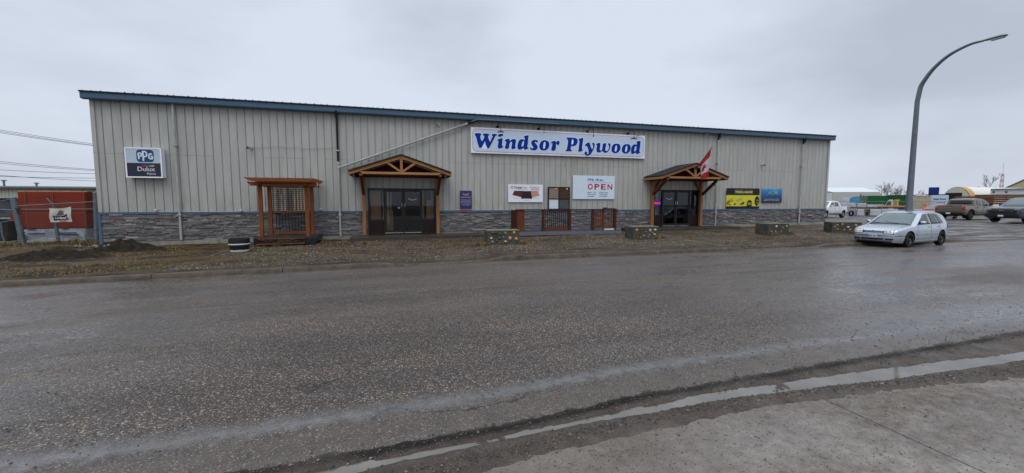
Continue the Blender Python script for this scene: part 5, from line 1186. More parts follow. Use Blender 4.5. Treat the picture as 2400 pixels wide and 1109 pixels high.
for i in range(NU):
    for j in range(NV):
        q = i * (NV + 1) + j; u, v = (i + .5) / NU, (j + .5) / NV
        g.f.append((q, q + 1, q + NV + 2, q + NV + 1)); red = v < .25 or v > .75 or inpoly((u - .42) / .62, (.5 - v) / .36 * -1, [(y_, x_) for x_, y_ in LEAF]) ; g.mi.append(1 if red else 0)
k = NT('flag_white'); k.b.inputs['Base Color'].default_value = (.66, .66, .72, 1); k.b.inputs['Roughness'].default_value = .8
k2 = NT('flag_red'); k2.b.inputs['Base Color'].default_value = (.5, .01, .02, 1); k2.b.inputs['Roughness'].default_value = .7
o = g.build('flag_cloth', [k.m, k2.m], t, smooth=80, fix=False); sd = o.modifiers.new('thickness', 'SOLIDIFY'); sd.thickness = .003
settle(t)

# ================================================================== STREET LAMP
t = empty('street_lamp', 'tall grey davit street lamp standing behind the silver car', 'street lamp')
LX, LY = 21.3, 12.95
LX = at(2129, 500, LY).x
LZ = terrain(LX, LY)
sc_ = LY / 12.3
arm = [(LY, 5.84 * sc_ - .05), (12.23 * sc_, 6.32 * sc_), (12.10 * sc_, 6.62 * sc_), (11.81 * sc_, 7.02 * sc_), (11.37 * sc_, 7.37 * sc_), (10.81 * sc_, 7.56 * sc_), (10.40 * sc_, 7.57 * sc_)]
pts = [(LX, LY, LZ), (LX, LY, 3.0)] + [(LX, a_, b_) for a_, b_ in arm]
rs = [.135, .108, .088, .088, .082, .072, .062, .052, .044]
POLE = mat('lamp_pole_grey', (.13, .155, .18), .5, .4, var=.12, scale=3)
dense = []; dr = []
PV = [Vector(p_) for p_ in pts]
for i in range(len(PV) - 1):
    p0, p1, p2, p3 = PV[max(i - 1, 0)], PV[i], PV[i + 1], PV[min(i + 2, len(PV) - 1)]
    for j in range(6):
        s_ = j / 6
        if i < 2: q_ = p1.lerp(p2, s_)
        else: q_ = .5 * ((2 * p1) + (p2 - p0) * s_ + (2 * p0 - 5 * p1 + 4 * p2 - p3) * s_ * s_ + (-p0 + 3 * p1 - 3 * p2 + p3) * s_ ** 3) if i > 2 else p1.lerp(p2, s_)
        dense.append(q_); dr.append(lerp(rs[i], rs[i + 1], s_))
dense.append(PV[-1]); dr.append(rs[-1])
g = MB(); g.tube(dense, dr, 12); g.build('pole', POLE, t, smooth=60)
g = MB(); g.lathe([(.2, 0), (.2, .03), (.17, .05)], (LX, LY, LZ), 8); g.build('base_flange', POLE, t)
a = Vector((LX, arm[-1][0], arm[-1][1])); e = a + Vector((0, -.78, -.03))
g = MB(); N_ = 12
for i in range(N_ + 1):
    u = i / N_; w_ = (.055 + .085 * math.sin(min(1, u * 1.25) * math.pi * .5)) * (1 if u < .8 else math.sqrt(max(.03, 1 - ((u - .8) / .2) ** 2 * .97))); h_ = w_ * .55; q_ = a.lerp(e, u) + Vector((0, .1, 0))
    for j in range(12):
        th = 6.2832 * j / 12; g.v.append((q_.x + w_ * math.cos(th), q_.y, q_.z + h_ * math.sin(th) * (1 if math.sin(th) > 0 else .6)))
for i in range(N_):
    for j in range(12): g.f.append((i * 12 + j, i * 12 + (j + 1) % 12, (i + 1) * 12 + (j + 1) % 12, (i + 1) * 12 + j))
g.f += [tuple(range(12)), tuple(N_ * 12 + j for j in range(12))]; g.mi = [0] * len(g.f)
g.build('luminaire', mat('luminaire_grey', (.2, .23, .24), .4, .3), t, smooth=50)
g = MB(); g.box(LX - .09, LX + .09, e.y + .2, e.y + .55, e.z - .06, e.z - .035); g.build('lens', mat('lens_milk', (.5, .52, .5), .2), t); settle(t)

# ================================================================== VEHICLES
def interp(T, x):
    if x <= T[0][0]: return T[0][1]
    for i in range(len(T) - 1):
        if x <= T[i + 1][0]:
            t_ = (x - T[i][0]) / (T[i + 1][0] - T[i][0]); return lerp(T[i][1], T[i + 1][1], t_)
    return T[-1][1]
class Body:
    def __init__(s, top, bot, wid, belt, tumble, rz, n=3.2, L=4.15): s.top_, s.bot_, s.wid_, s.belt, s.tumble, s.rz_, s.n, s.L = top, bot, wid, belt, tumble, rz, n, L
    def top(s, x): return interp(s.top_, x)
    def bot(s, x): return interp(s.bot_, x)
    def rz(s, x): return min(s.rz_, (s.top(x) - s.bot(x)) * .45)
    def flat(s, x, z):
        w_ = interp(s.wid_, x); b = s.bot(x)
        if z < b + .22: w_ *= 1 - .07 * ((b + .22 - z) / .22) ** 2
        m_ = (s.belt + b) / 2 + .05; w_ *= 1 - .035 * max(0, (z - m_) / (s.belt - m_)) ** 2 if z < s.belt else 1 - .035
        if z > s.belt: w_ *= 1 - s.tumble * (z - s.belt)
        return w_
    def side(s, x, z):
        t_, r_ = s.top(x), s.rz(x)
        if z <= t_ - r_: return s.flat(x, z)
        q = min(1, (z - t_ + r_) / r_); return s.flat(x, t_ - r_) * max(0, 1 - q ** s.n) ** (1 / s.n)
    def topz(s, x, y):
        t_, r_ = s.top(x), s.rz(x); w_ = s.flat(x, t_ - r_); q = min(1, abs(y) / w_)
        return t_ - r_ + r_ * (1 - q ** s.n) ** (1 / s.n)
    def frontx(s, y, z, rear=False):
        x = 0.0
        for i in range(160):
            X = s.L - x if rear else x
            if s.bot(X) <= z <= s.top(X) and s.side(X, z) >= abs(y): break
            x += .006
        return s.L - x if rear else x
    def mesh(s, name, mt, parent, arches, ar, xs):
        g = MB(); NS, NC = 9, 10; rings = []
        for x in xs:
            t_, b, r_ = s.top(x), s.bot(x), s.rz(x); half = []
            for i in range(NS + 1): z = lerp(b, t_ - r_, i / NS); half.append((s.flat(x, z), z))
            wf = s.flat(x, t_ - r_)
            for i in range(1, NC + 1):
                a_ = math.pi / 2 * i / NC; half.append((wf * max(0, math.cos(a_)) ** (2 / s.n), t_ - r_ + r_ * math.sin(a_) ** (2 / s.n)))
            half[-1] = (0, t_); rings.append([(x, -y, z) for y, z in half] + [(x, y, z) for y, z in reversed(half[:-1])])
        m_ = len(rings[0]); vs = [q for r_ in rings for q in r_]; fs = []
        for i in range(len(xs) - 1):
            for j in range(m_): fs.append((i * m_ + j, i * m_ + (j + 1) % m_, (i + 1) * m_ + (j + 1) % m_, (i + 1) * m_ + j))
        fs += [tuple(range(m_)), tuple((len(xs) - 1) * m_ + j for j in range(m_))]; g.add(vs, fs)
        o = g.build(name, mt, parent)
        cut = MB()
        for xa in arches:
            for sd_ in (-1, 1): cut.lathe([(ar, -.14), (ar, .25)], (xa, sd_ * (interp(s.wid_, xa) - .12), arches[xa]), 28, 'y')
        if arches:
            c_ = cut.build('cutter', BLACK); bo = o.modifiers.new('b', 'BOOLEAN'); bo.operation = 'DIFFERENCE'; bo.object = c_; bo.solver = 'EXACT'
            bpy.context.view_layer.update(); dg = bpy.context.evaluated_depsgraph_get(); me = bpy.data.meshes.new_from_object(o.evaluated_get(dg))
            o.modifiers.clear(); old = o.data; o.data = me; bpy.data.meshes.remove(old); bpy.data.objects.remove(c_)
            me.materials.clear(); me.materials.append(mt); me.materials.append(BLACK)
            for p_ in me.polygons:
                c0 = p_.center
                for xa in arches:
                    if math.hypot(c0.x - xa, c0.z - arches[xa]) < ar + .004 and abs(c0.y) < interp(s.wid_, xa) - .0 and (abs(p_.normal.y) > .95 and abs(c0.y) < interp(s.wid_, xa) - .2 or abs(math.hypot(c0.x - xa, c0.z - arches[xa]) - ar) < .02 and abs(p_.normal.y) < .3): p_.material_index = 1
        o.data.polygons.foreach_set('use_smooth', [True] * len(o.data.polygons)); o.data.set_sharp_from_angle(angle=R(32)); o.data.name = name; return o
    def patch(s, name, kind, cs, mt, parent, off=.006, n=10, m_=6, th=.006, label=None):
        # bilinear patch laid on the body: kind side-/side+ (x,z), top (x,y), front/rear (y,z)
        g = MB()
        for i in range(n + 1):
            for j in range(m_ + 1):
                u, v = i / n, j / m_
                a_ = lerp(lerp(cs[0][0], cs[1][0], u), lerp(cs[3][0], cs[2][0], u), v); b = lerp(lerp(cs[0][1], cs[1][1], u), lerp(cs[3][1], cs[2][1], u), v)
                if kind in ('side-', 'side+'): sg = -1 if kind == 'side-' else 1; g.v.append((a_, sg * (s.side(a_, b) + off), b))
                elif kind == 'top':
                    e_ = .02; nx_ = -(s.top(a_ + e_) - s.top(a_ - e_)) / (2 * e_); l_ = math.hypot(nx_, 1); g.v.append((a_ + off * nx_ / l_, b, s.topz(a_, b) + off / l_))
                elif kind == 'front': g.v.append((s.frontx(a_, b) - off, a_, b))
                else: g.v.append((s.frontx(a_, b, True) + off, a_, b))
        for i in range(n):
            for j in range(m_): q = i * (m_ + 1) + j; g.f.append((q, q + 1, q + m_ + 2, q + m_ + 1))
        g.mi = [0] * len(g.f); o = g.build(name, mt, parent, smooth=60, fix=False)
        sd_ = o.modifiers.new('thickness', 'SOLIDIFY'); sd_.thickness = th; sd_.offset = 0
        if label: o['label'] = label
        return o
CARGLASS = mat('car_glass', (.025, .045, .045), .04, var=.1, spec=.9)
SCREEN = mat('windscreen_glass', (.05, .09, .088), .05, var=.2, spec=1.0)
TYRE = mat('tyre_rubber', (.012, .012, .012), .75, bump=.2); DARKRIM = mat('steel_wheel', (.03, .03, .032), .4, .5); ALLOY = mat('alloy_wheel', (.35, .35, .36), .35, .8)
PLASTIC = mat('black_plastic', (.015, .015, .016), .5); HEADL = mat('headlamp_glass', (.62, .64, .62), .12, var=.3, scale=14, coat=.6); REDL = mat('tail_lamp', (.35, .01, .012), .2, coat=.5); AMBER = mat('amber_lamp', (.7, .22, .02), .2)
PLATE = mat('plate_white', (.55, .6, .68), .4); PLATEB = mat('plate_blue', (.05, .09, .3), .4)
def wheel(x, y, z, r, w_, parent, rim, spokes=0, sd_=-1):
    g = MB(); g.lathe([(r * .62, -w_ / 2), (r * .93, -w_ / 2), (r, -w_ / 2 + .03), (r, w_ / 2 - .03), (r * .93, w_ / 2), (r * .62, w_ / 2)], (x, y, z), 32, 'y', cap=False)
    wh = g.build('wheel', TYRE, parent, smooth=40)
    g = MB(); f = y + sd_ * (w_ / 2 - .02)
    g.lathe([(r * .64, sd_ * .0), (r * .60, sd_ * -.01), (r * .55, sd_ * -.05), (r * .25, sd_ * -.035), (r * .2, sd_ * .0), (.001, sd_ * .005)], (x, f, z), 28, 'y', cap=False)
    for i in range(spokes):
        a_ = 6.2832 * i / spokes; c_, s_ = math.cos(a_), math.sin(a_)
        g.beam((x + c_ * r * .15, f + sd_ * .0, z + s_ * r * .15), (x + c_ * r * .6, f + sd_ * .0, z + s_ * r * .6), .07, .03, up=(0, 1, 0))
    g.build('rim', rim, wh, smooth=40)
    g = MB()
    if not spokes:
        for i in range(10): a_ = 6.2832 * i / 10; g.lathe([(.018, 0), (.018, sd_ * .003)], (x + math.cos(a_) * r * .42, f - sd_ * .035, z + math.sin(a_) * r * .42), 8, 'y')
        g.build('vent_holes', BLACK, wh)
def wpatch(B, name, sd_, P, mt, parent, n=8, **k_): return B.patch(name, 'side-' if sd_ < 0 else 'side+', P, mt, parent, n=n, **k_)
def xlist(keys, L, step=.06):
    xs_ = sorted(set([round(v, 4) for v in keys if v >= 0] + [round(v, 4) for v in frange(0, L, step)] + [L])); o = [xs_[0]]
    for v in xs_[1:]:
        if v - o[-1] > .008: o.append(v)
    return o
# ---- silver hatchback
def hatchback(label='silver five door hatchback parked against the kerb in front of the street lamp', PAINT=None):
    L = 4.15
    top = [(0, .50), (.015, .58), (.05, .66), (.11, .71), (.2, .75), (.4, .795), (.7, .84), (1.0, .875), (1.13, .89), (1.2, .915), (1.5, 1.085), (1.75, 1.235), (1.95, 1.34), (2.1, 1.39), (2.3, 1.42), (2.6, 1.438), (2.9, 1.435), (3.2, 1.415), (3.45, 1.38), (3.62, 1.335), (3.72, 1.28), (3.85, 1.12), (3.97, .97), (4.05, .93), (4.1, .86), (4.135, .7), (4.15, .5)]
    bot = [(0, .26), (.1, .20), (.5, .17), (3.6, .18), (4.0, .25), (4.15, .33)]
    wid = [(0, .56), (.03, .63), (.08, .69), (.18, .755), (.35, .81), (.6, .845), (1.0, .862), (2.0, .868), (3.0, .865), (3.5, .85), (3.8, .82), (4.0, .76), (4.1, .70), (4.15, .62)]
    B = Body(top, bot, wid, .88, .42, .14, 3.4, L)
    t = empty('parked_car', label, 'car')
    PAINT = PAINT or mat('silver_paint', (.44, .49, .55), .3, .65, var=.02, coat=.7)
    keys = [a_ for a_, _ in top + bot + wid]; B.mesh('body', PAINT, t, {.86: .30, 3.37: .30}, .365, xlist(keys, L, .05))
    for x, y in ((.86, -.765), (3.37, -.765), (.86, .765), (3.37, .765)): wheel(x, y, .30, .305, .19, t, DARKRIM, 0, -1 if y < 0 else 1)
    B.patch('windshield', 'top', [(1.20, -.70), (1.20, .70), (1.98, .55), (1.98, -.55)][0:4], SCREEN, t, n=12, m_=8)
    B.patch('window_seal', 'top', [(1.165, -.71), (1.165, .71), (1.20, .705), (1.20, -.705)], PLASTIC, t, off=.008, n=12, m_=1)
    B.patch('rear_window', 'top', [(3.66, -.52), (3.66, .52), (3.95, .60), (3.95, -.60)], CARGLASS, t, n=10, m_=4)
    for sd_ in (-1, 1):
        d1 = wpatch(B, 'front_window', sd_, [(1.42, .915), (2.39, .925), (2.32, 1.335), (2.0, 1.305)], CARGLASS, t, off=.009)
        wpatch(B, 'rear_door_window', sd_, [(2.50, .925), (3.06, .94), (2.92, 1.335), (2.43, 1.345)], CARGLASS, t, off=.009)
        wpatch(B, 'quarter_window', sd_, [(3.09, .945), (3.48, .98), (3.24, 1.285), (2.95, 1.33)], CARGLASS, t, off=.009)
        for P in ([(1.36, .892), (3.52, .93), (3.48, .95), (1.40, .912)],): wpatch(B, 'belt_seal', sd_, P, PLASTIC, t, n=18, off=.008)
        wpatch(B, 'mirror_corner', sd_, [(1.40, .91), (1.60, .92), (1.64, 1.06), (1.54, 1.02)], PLASTIC, t, n=2, off=.013)
        for x0, z0_, x1, z1_ in ((1.40, .3, 1.40, .88), (2.44, .30, 2.44, .90), (3.12, .66, 3.14, .92)): wpatch(B, 'door_gap', sd_, [(x0, z0_), (x0 + .007, z0_), (x1 + .007, z1_), (x1, z1_)], mat('gap_shadow', (.09, .10, .11), .6), t, n=1, off=.002, th=.003)
        wpatch(B, 'body_moulding', sd_, [(1.28, .50), (2.95, .50), (2.95, .545), (1.28, .545)], mat('silver_moulding', (.34, .37, .42), .4, .4), t, n=14, off=.016, th=.02)
        wpatch(B, 'sill_trim', sd_, [(1.25, .205), (2.98, .205), (2.98, .26), (1.25, .26)], mat('silver_moulding', (.34, .37, .42), .4, .4), t, n=14, off=.02, th=.02)
        for x in (2.30, 3.0):
            g = MB(); y = B.side(x, .80) + .02; g.box(x - .08, x + .08, sd_ * y - .012, sd_ * y + .012, .79, .82); g.build('door_handle', PAINT, t, bevel=.006)
        g = MB(); g.blob((1.58, sd_ * (B.side(1.6, .98) + .12), .985), .1, 2, .0, squash=(.7, 1.05, .62)); g.box(1.60, 1.66, sd_ * (B.side(1.6, .95) + .02) - .05, sd_ * (B.side(1.6, .95) + .02) + .05, .94, .98); g.build('wing_mirror', PAINT, t, smooth=60)
        s2 = sd_
        B.patch('lamp_bezel', 'front', [(s2 * .345, .528), (s2 * .68, .53), (s2 * .655, .70), (s2 * .355, .688)], PLASTIC, t, off=.003, n=8, m_=4)
        B.patch('headlight', 'front', [(s2 * .36, .54), (s2 * .665, .545), (s2 * .64, .69), (s2 * .37, .675)], HEADL, t, off=.006, n=8, m_=4)
        g = MB()
        for yy_ in (.43, .56): xx = B.frontx(s2 * yy_, .61); g.lathe([(.045, -.002), (.045, -.012)], (xx, s2 * yy_, .61), 16, 'x')
        g.build('lamp_reflector', mat('lamp_bright', (.8, .8, .76), .15, .5), t)
        wpatch(B, 'side_marker', sd_, [(.22, .50), (.34, .50), (.34, .53), (.22, .53)], AMBER, t, n=2, off=.01)
        B.patch('tail_light', 'rear', [(s2 * .50, .68), (s2 * .70, .68), (s2 * .66, .93), (s2 * .52, .90)], REDL, t, off=.008, n=4, m_=4)
        wpatch(B, 'tail_light_side', sd_, [(3.98, .70), (4.09, .70), (4.06, .88), (3.97, .92)], REDL, t, n=3, off=.01)
        wpatch(B, 'bumper_strip', sd_, [(.1, .445), (.55, .455), (.55, .475), (.1, .465)], PLASTIC, t, n=8, off=.006)
    B.patch('grille', 'front', [(-.345, .575), (.345, .575), (.36, .655), (-.36, .655)], PLASTIC, t, off=.004, n=10, m_=3)
    for z in (.59, .615, .64): B.patch('grille_bar', 'front', [(-.33, z - .004), (.33, z - .004), (.33, z + .004), (-.33, z + .004)], mat('bar_chrome', (.4, .42, .45), .3, .8), t, off=.01, n=8, m_=1)
    g = MB(); xx = B.frontx(0, .62); g.lathe([(.055, -.014), (.055, -.026), (.043, -.026), (.043, -.02), (.001, -.02)], (xx, 0, .62), 20, 'x', cap=False)
    for a_, b_ in (((-.03, .03), (-.012, -.03)), ((-.012, -.03), (0, -.002)), ((0, -.002), (.012, -.03)), ((.012, -.03), (.03, .03))): g.beam((xx - .026, a_[0], .62 + a_[1]), (xx - .026, b_[0], .62 + b_[1]), .008, .01, up=(1, 0, 0))
    g.build('front_emblem', mat('bar_chrome', (.4, .42, .45), .3, .8), t)
    B.patch('bumper_strip', 'front', [(-.66, .452), (.66, .452), (.66, .47), (-.66, .47)], PLASTIC, t, off=.006, n=20, m_=1)
    for a_, b_ in ((-.66, -.42), (-.38, .38), (.42, .66)): B.patch('lower_intake', 'front', [(a_, .30), (b_, .30), (b_, .365), (a_, .365)], PLASTIC, t, off=.005, n=8, m_=2)
    B.patch('under_valance', 'front', [(-.62, .235), (.62, .235), (.62, .285), (-.62, .285)], PLASTIC, t, off=.008, n=14, m_=1)
    g = MB(); xx = B.frontx(.2, .43) - .035; g.box(xx, xx + .02, -.17, .13, .375, .525); pl = g.build('number_plate', PLATE, t)
    m = MB(); vs, fs = text_mesh('BNG 570', -.145, .11, .405, .485, .03, 0); m.add([(xx - .003 + b_ * .3, -a_ - .04 + .02, c_) for a_, b_, c_ in vs], fs); m.build('plate_number', PLATEB, pl, fix=False)
    g = MB(); g.tube([(1.19, -.3, .93), (1.3, .2, .985)], .008, 5); g.tube([(1.19, .3, .93), (1.27, .62, .96)], .008, 5); g.build('wiper', PLASTIC, t)
    g = MB(); g.box(1.0, 3.2, -.6, .6, .19, .24); g.build('underbody', BLACK, t)
    return t
car = hatchback(); car.location = (18.78, 12.02, roadz(19.7, 11.4) - .004); car.rotation_euler = (0, 0, R(7.2))
# ---- pickups
def pickup(name, label, paint, dark_trim, Lt=5.85, topper=False, rimm=None, lift=.0, sp_=6):
    L = Lt
    top = [(0, .78), (.03, 1.0), (.08, 1.10), (.25, 1.17), (.7, 1.22), (1.3, 1.26), (1.42, 1.30), (1.75, 1.52), (2.1, 1.75), (2.3, 1.85), (2.6, 1.91), (3.2, 1.93), (3.75, 1.91), (3.98, 1.87), (4.06, 1.80), (4.16, 1.45), (4.19, 1.325), (4.25, 1.32), (5.7, 1.33), (5.76, 1.32), (5.80, 1.1), (5.82, .9), (5.85, .7)]
    bot = [(0, .42), (.2, .36), (.6, .40), (5.2, .42), (5.6, .50), (5.85, .58)]
    wid = [(0, .80), (.03, .88), (.1, .94), (.3, .985), (.7, 1.0), (3, 1.0), (5.5, 1.0), (5.72, .985), (5.8, .97), (5.85, .95)]
    B = Body(top, bot, wid, 1.24, .28, .10, 4.2, L)
    t = empty(name, label, 'pickup truck'); WR = .40 + lift
    B.mesh('body', paint, t, {.98: WR, 4.72: WR}, .50, xlist([a_ for a_, _ in top + bot + wid], L, .09))
    for x in (.98, 4.72):
        for y in (-.86, .86): wheel(x, y, WR, .405, .27, t, rimm or DARKRIM, sp_, -1 if y < 0 else 1)
    B.patch('windshield', 'top', [(1.45, -.78), (1.45, .78), (2.26, .66), (2.26, -.66)], SCREEN, t, n=10, m_=6)
    B.patch('rear_window', 'rear', [(-.60, 1.42), (.60, 1.42), (.56, 1.80), (-.56, 1.80)], CARGLASS, t, off=.01, n=6, m_=4) if False else None
    B.patch('rear_window', 'top', [(4.065, -.72), (4.065, .72), (4.165, .76), (4.165, -.76)], mat('black_rear_glass', (.008, .008, .009), .06), t, off=.012, n=8, m_=4)
    for sd_ in (-1, 1):
        wpatch(B, 'front_window', sd_, [(1.80, 1.30), (2.82, 1.30), (2.80, 1.76), (2.30, 1.76)], CARGLASS, t, off=.01)
        wpatch(B, 'rear_door_window', sd_, [(2.94, 1.30), (3.80, 1.31), (3.72, 1.76), (2.92, 1.77)], CARGLASS, t, off=.01)
        for x in (1.72, 2.88, 3.86): wpatch(B, 'door_gap', sd_, [(x, .5), (x + .012, .5), (x + .012, 1.28), (x, 1.28)], PLASTIC, t, n=1, off=.003)
        wpatch(B, 'bed_gap', sd_, [(4.14, .5), (4.165, .5), (4.165, 1.30), (4.14, 1.30)], PLASTIC, t, n=1, off=.003)
        wpatch(B, 'sill_step', sd_, [(1.55, .43), (4.1, .43), (4.1, .50), (1.55, .50)], PLASTIC, t, n=8, off=.02, th=.04)
        for x in (2.66, 3.66): g = MB(); y = B.side(x, 1.12) + .02; g.box(x - .09, x + .09, sd_ * y - .015, sd_ * y + .015, 1.10, 1.14); g.build('door_handle', PLASTIC, t)
        g = MB(); y = B.side(1.95, 1.3) + .16; g.box(1.9, 2.02, sd_ * y - .12, sd_ * y + .12, 1.27, 1.47); g.build('wing_mirror', PLASTIC if dark_trim else paint, t, bevel=.03)
        wpatch(B, 'tail_light_side', sd_, [(5.56, .93), (5.79, .93), (5.76, 1.27), (5.56, 1.27)], REDL, t, n=3, off=.01)
        B.patch('tail_light', 'rear', [(sd_ * .80, .93), (sd_ * .955, .93), (sd_ * .955, 1.27), (sd_ * .80, 1.27)], REDL, t, off=.012, n=3, m_=3)
        B.patch('headlight', 'front', [(sd_ * .60, .96), (sd_ * .90, .98), (sd_ * .88, 1.04), (sd_ * .60, 1.06)], HEADL if not dark_trim else mat('smoked_lamp', (.12, .13, .14), .15), t, off=.012, n=4, m_=2)
        g = MB(); g.box(-.03, .05, sd_ * .72 - .09, sd_ * .72 + .09, .60, .66); g.build('fog_light', mat('fog_lamp', (.35, .36, .37), .2), t)
        arch = []
        for xa in (.98, 4.72):
            g = MB(); P0 = []
            for i in range(13):
                a_ = math.pi * (i / 12); P0.append((xa + .535 * math.cos(a_), WR + .535 * math.sin(a_)))
            g.tube([(x_, sd_ * (B.side(x_, max(.55, min(1.1, z_))) + .0), z_) for x_, z_ in P0], .035, 6); g.build('arch_trim', PLASTIC if dark_trim else paint, t, smooth=True)
    if dark_trim: B.patch('front_cladding', 'front', [(-.93, .62), (.93, .62), (.90, 1.075), (-.90, 1.075)], PLASTIC, t, off=.006, n=12, m_=5)
    B.patch('grille', 'front', [(-.60, .76), (.60, .76), (.62, 1.06), (-.62, 1.06)], PLASTIC, t, off=.012, n=8, m_=4)
    for z in (.82, .9, .98): B.patch('grille_bar', 'front', [(-.58, z), (.58, z), (.58, z + .02), (-.58, z + .02)], mat('dark_chrome', (.07, .07, .075), .3, .7), t, off=.02, n=6, m_=1)
    g = MB(); g.hexa([(-.045, -.14, .94), (-.045, .14, .94), (-.03, .14, .94), (-.03, -.14, .94)], [(-.045, -.14, .97), (-.045, .14, .97), (-.03, .14, .97), (-.03, -.14, .97)]); g.build('front_emblem', mat('emblem_silver', (.5, .5, .5), .3, .7), t)
    g = MB(); g.box(-.1, .12, -.93, .93, .46, .72); g.build('front_bumper', PLASTIC if dark_trim else mat('chrome_bumper', (.4, .4, .42), .25, .9), t, bevel=.05)
    g = MB(); g.box(-.115, -.1, -.15, .15, .50, .62); g.build('front_plate', PLATE, t)
    g = MB(); g.box(L - .12, L + .10, -.96, .96, .50, .70); g.build('rear_bumper', PLASTIC, t, bevel=.03)
    g = MB(); g.box(L + .1, L + .112, -.15, .15, .54, .67); g.build('number_plate', PLATE, t)
    g = MB(); xx = B.frontx(0, 1.16, True); g.box(xx + .002, xx + .022, -.12, .12, 1.20, 1.25); g.build('tailgate_handle', PLASTIC, t)
    g = MB(); g.hexa([(xx + .01, -.14, 1.11), (xx + .03, -.14, 1.11), (xx + .03, .14, 1.11), (xx + .01, .14, 1.11)], [(xx + .01, -.11, 1.14), (xx + .03, -.11, 1.14), (xx + .03, .11, 1.14), (xx + .01, .11, 1.14)]); g.build('rear_emblem', mat('emblem_silver', (.5, .5, .5), .3, .7), t)
    B.patch('tailgate_line', 'rear', [(-.79, .76), (.79, .76), (.79, .775), (-.79, .775)], PLASTIC, t, off=.004, n=4, m_=1)
    B.patch('bed_cover', 'top', [(4.27, -.88), (4.27, .88), (5.66, .88), (5.66, -.88)], PLASTIC, t, off=.006, n=4, m_=4)
    g = MB(); g.box(.3, 5.3, -.55, .55, .36, .44); g.build('chassis', BLACK, t)
    return t
SAND = mat('sand_brown_paint', (.115, .092, .062), .35, .35, var=.03, coat=.6, dirt=.2, dirtcol=(.1, .085, .065)); SLATE = mat('slate_blue_paint', (.036, .045, .062), .3, .45, var=.04, coat=.8); WPAINT = mat('white_paint_body', (.62, .63, .64), .3, var=.03, coat=.5, dirt=.15, dirtcol=(.35, .32, .28))
def put(o, px, py, d, rot):   # stand a thing where photo column px meets forward distance d
    p_ = fp(px, py, d); o.location = (p_.x, p_.y, terrain(p_.x, p_.y)); o.rotation_euler = (0, 0, R(rot)); return o
bt = pickup('pickup_truck', 'sand brown crew cab pickup seen from behind in the yard, beside the dark pickup', SAND, True, lift=.04); put(bt, 2306, 515, 38.6, 184)
dt = pickup('pickup_truck', 'dark slate pickup with black grille facing the road at the right edge of the photo', SLATE, True, lift=.04); put(dt, 2346, 519, 30.4, -4)
rc = hatchback('red car mostly hidden behind the roof of the silver hatchback', mat('bright_red_paint', (.4, .012, .03), .3, var=.03, coat=.7)); put(rc, 2168, 500, 40.5, 4)
wt = pickup('pickup_truck', 'white crew cab pickup half hidden behind the right corner of the shop', WPAINT, False, rimm=ALLOY); put(wt, 1902, 505, 46.0, 12)
# ================================================================== YARD BEHIND THE FENCE (right)
GZ = -.12
def fblock(g, px0, px1, pyt, pyb, d0, d1, thick, m=0, top_d=0):
    # a straight sided block: its near face runs from column px0 (distance d0) to px1 (distance d1)
    dm = (d0 + d1) / 2; ra = (fp(px0, pyt, dm).xy.length + fp(px1, pyt, dm).xy.length) / 2
    def onray(px, py, d):
        q = fp(px, py, dm); s_ = ra * d / dm / q.xy.length; return Vector((q.x * s_, q.y * s_, EYE + (q.z - EYE) * s_))
    a, b = onray(px0, pyt, d0), onray(px1, pyt, d1); zt = (a.z + b.z) / 2; zb = GZ if pyb is None else (onray(px0, pyb, d0).z + onray(px1, pyb, d1).z) / 2
    n_ = Vector((b.x - a.x, b.y - a.y, 0)).normalized(); n_ = Vector((-n_.y, n_.x, 0)); 
    if n_.dot(FW) < 0: n_ = -n_
    p = [Vector((a.x, a.y, 0)), Vector((b.x, b.y, 0)), Vector((b.x, b.y, 0)) + n_ * thick, Vector((a.x, a.y, 0)) + n_ * thick]
    g.hexa([(q.x, q.y, zb) for q in p], [(q.x, q.y, zt) for q in p], m); return p, zb, zt
def simple(name, label, cat, mt, *a, group=None, bevel=0, **k_):
    g = MB(); r_ = fblock(g, *a, **k_); o = g.build(name, mt, bevel=bevel); tag(settle(o), label, cat, group); return o, r_
# --- pale steel shed
t = empty('steel_shed', 'long pale steel shed with low white roof behind the white pickup', 'building')
g = MB(); P, zb, zt = fblock(g, 1952, 2062, 450, None, 128, 134, 16); g.build('shed_wall', mat('pale_cladding', (.42, .43, .40), .6, streak=(6, 6, .2)), t)
g = MB(); up_ = Vector((0, 0, 1.5)); mid0 = (P[0] + P[3]) / 2; mid1 = (P[1] + P[2]) / 2; e = (P[1] - P[0]).normalized() * .3
def v3(p, z): return (p.x, p.y, z)
g.add([v3(P[0] - e, zt), v3(P[1] + e, zt), v3(mid1 + e, zt + 1.7), v3(mid0 - e, zt + 1.7), v3(P[3] - e, zt), v3(P[2] + e, zt)], [(0, 1, 2, 3), (3, 2, 5, 4), (0, 3, 4), (1, 5, 2)])
g.build('shed_roof', mat('white_roof_sheet', (.58, .62, .62), .5), t, fix=False)
g = MB(); fblock(g, 1925, 1951, 452, None, 127, 128.5, 10); g.build('side_bay', mat('pale_cladding2', (.5, .52, .49), .6), t)
settle(t)
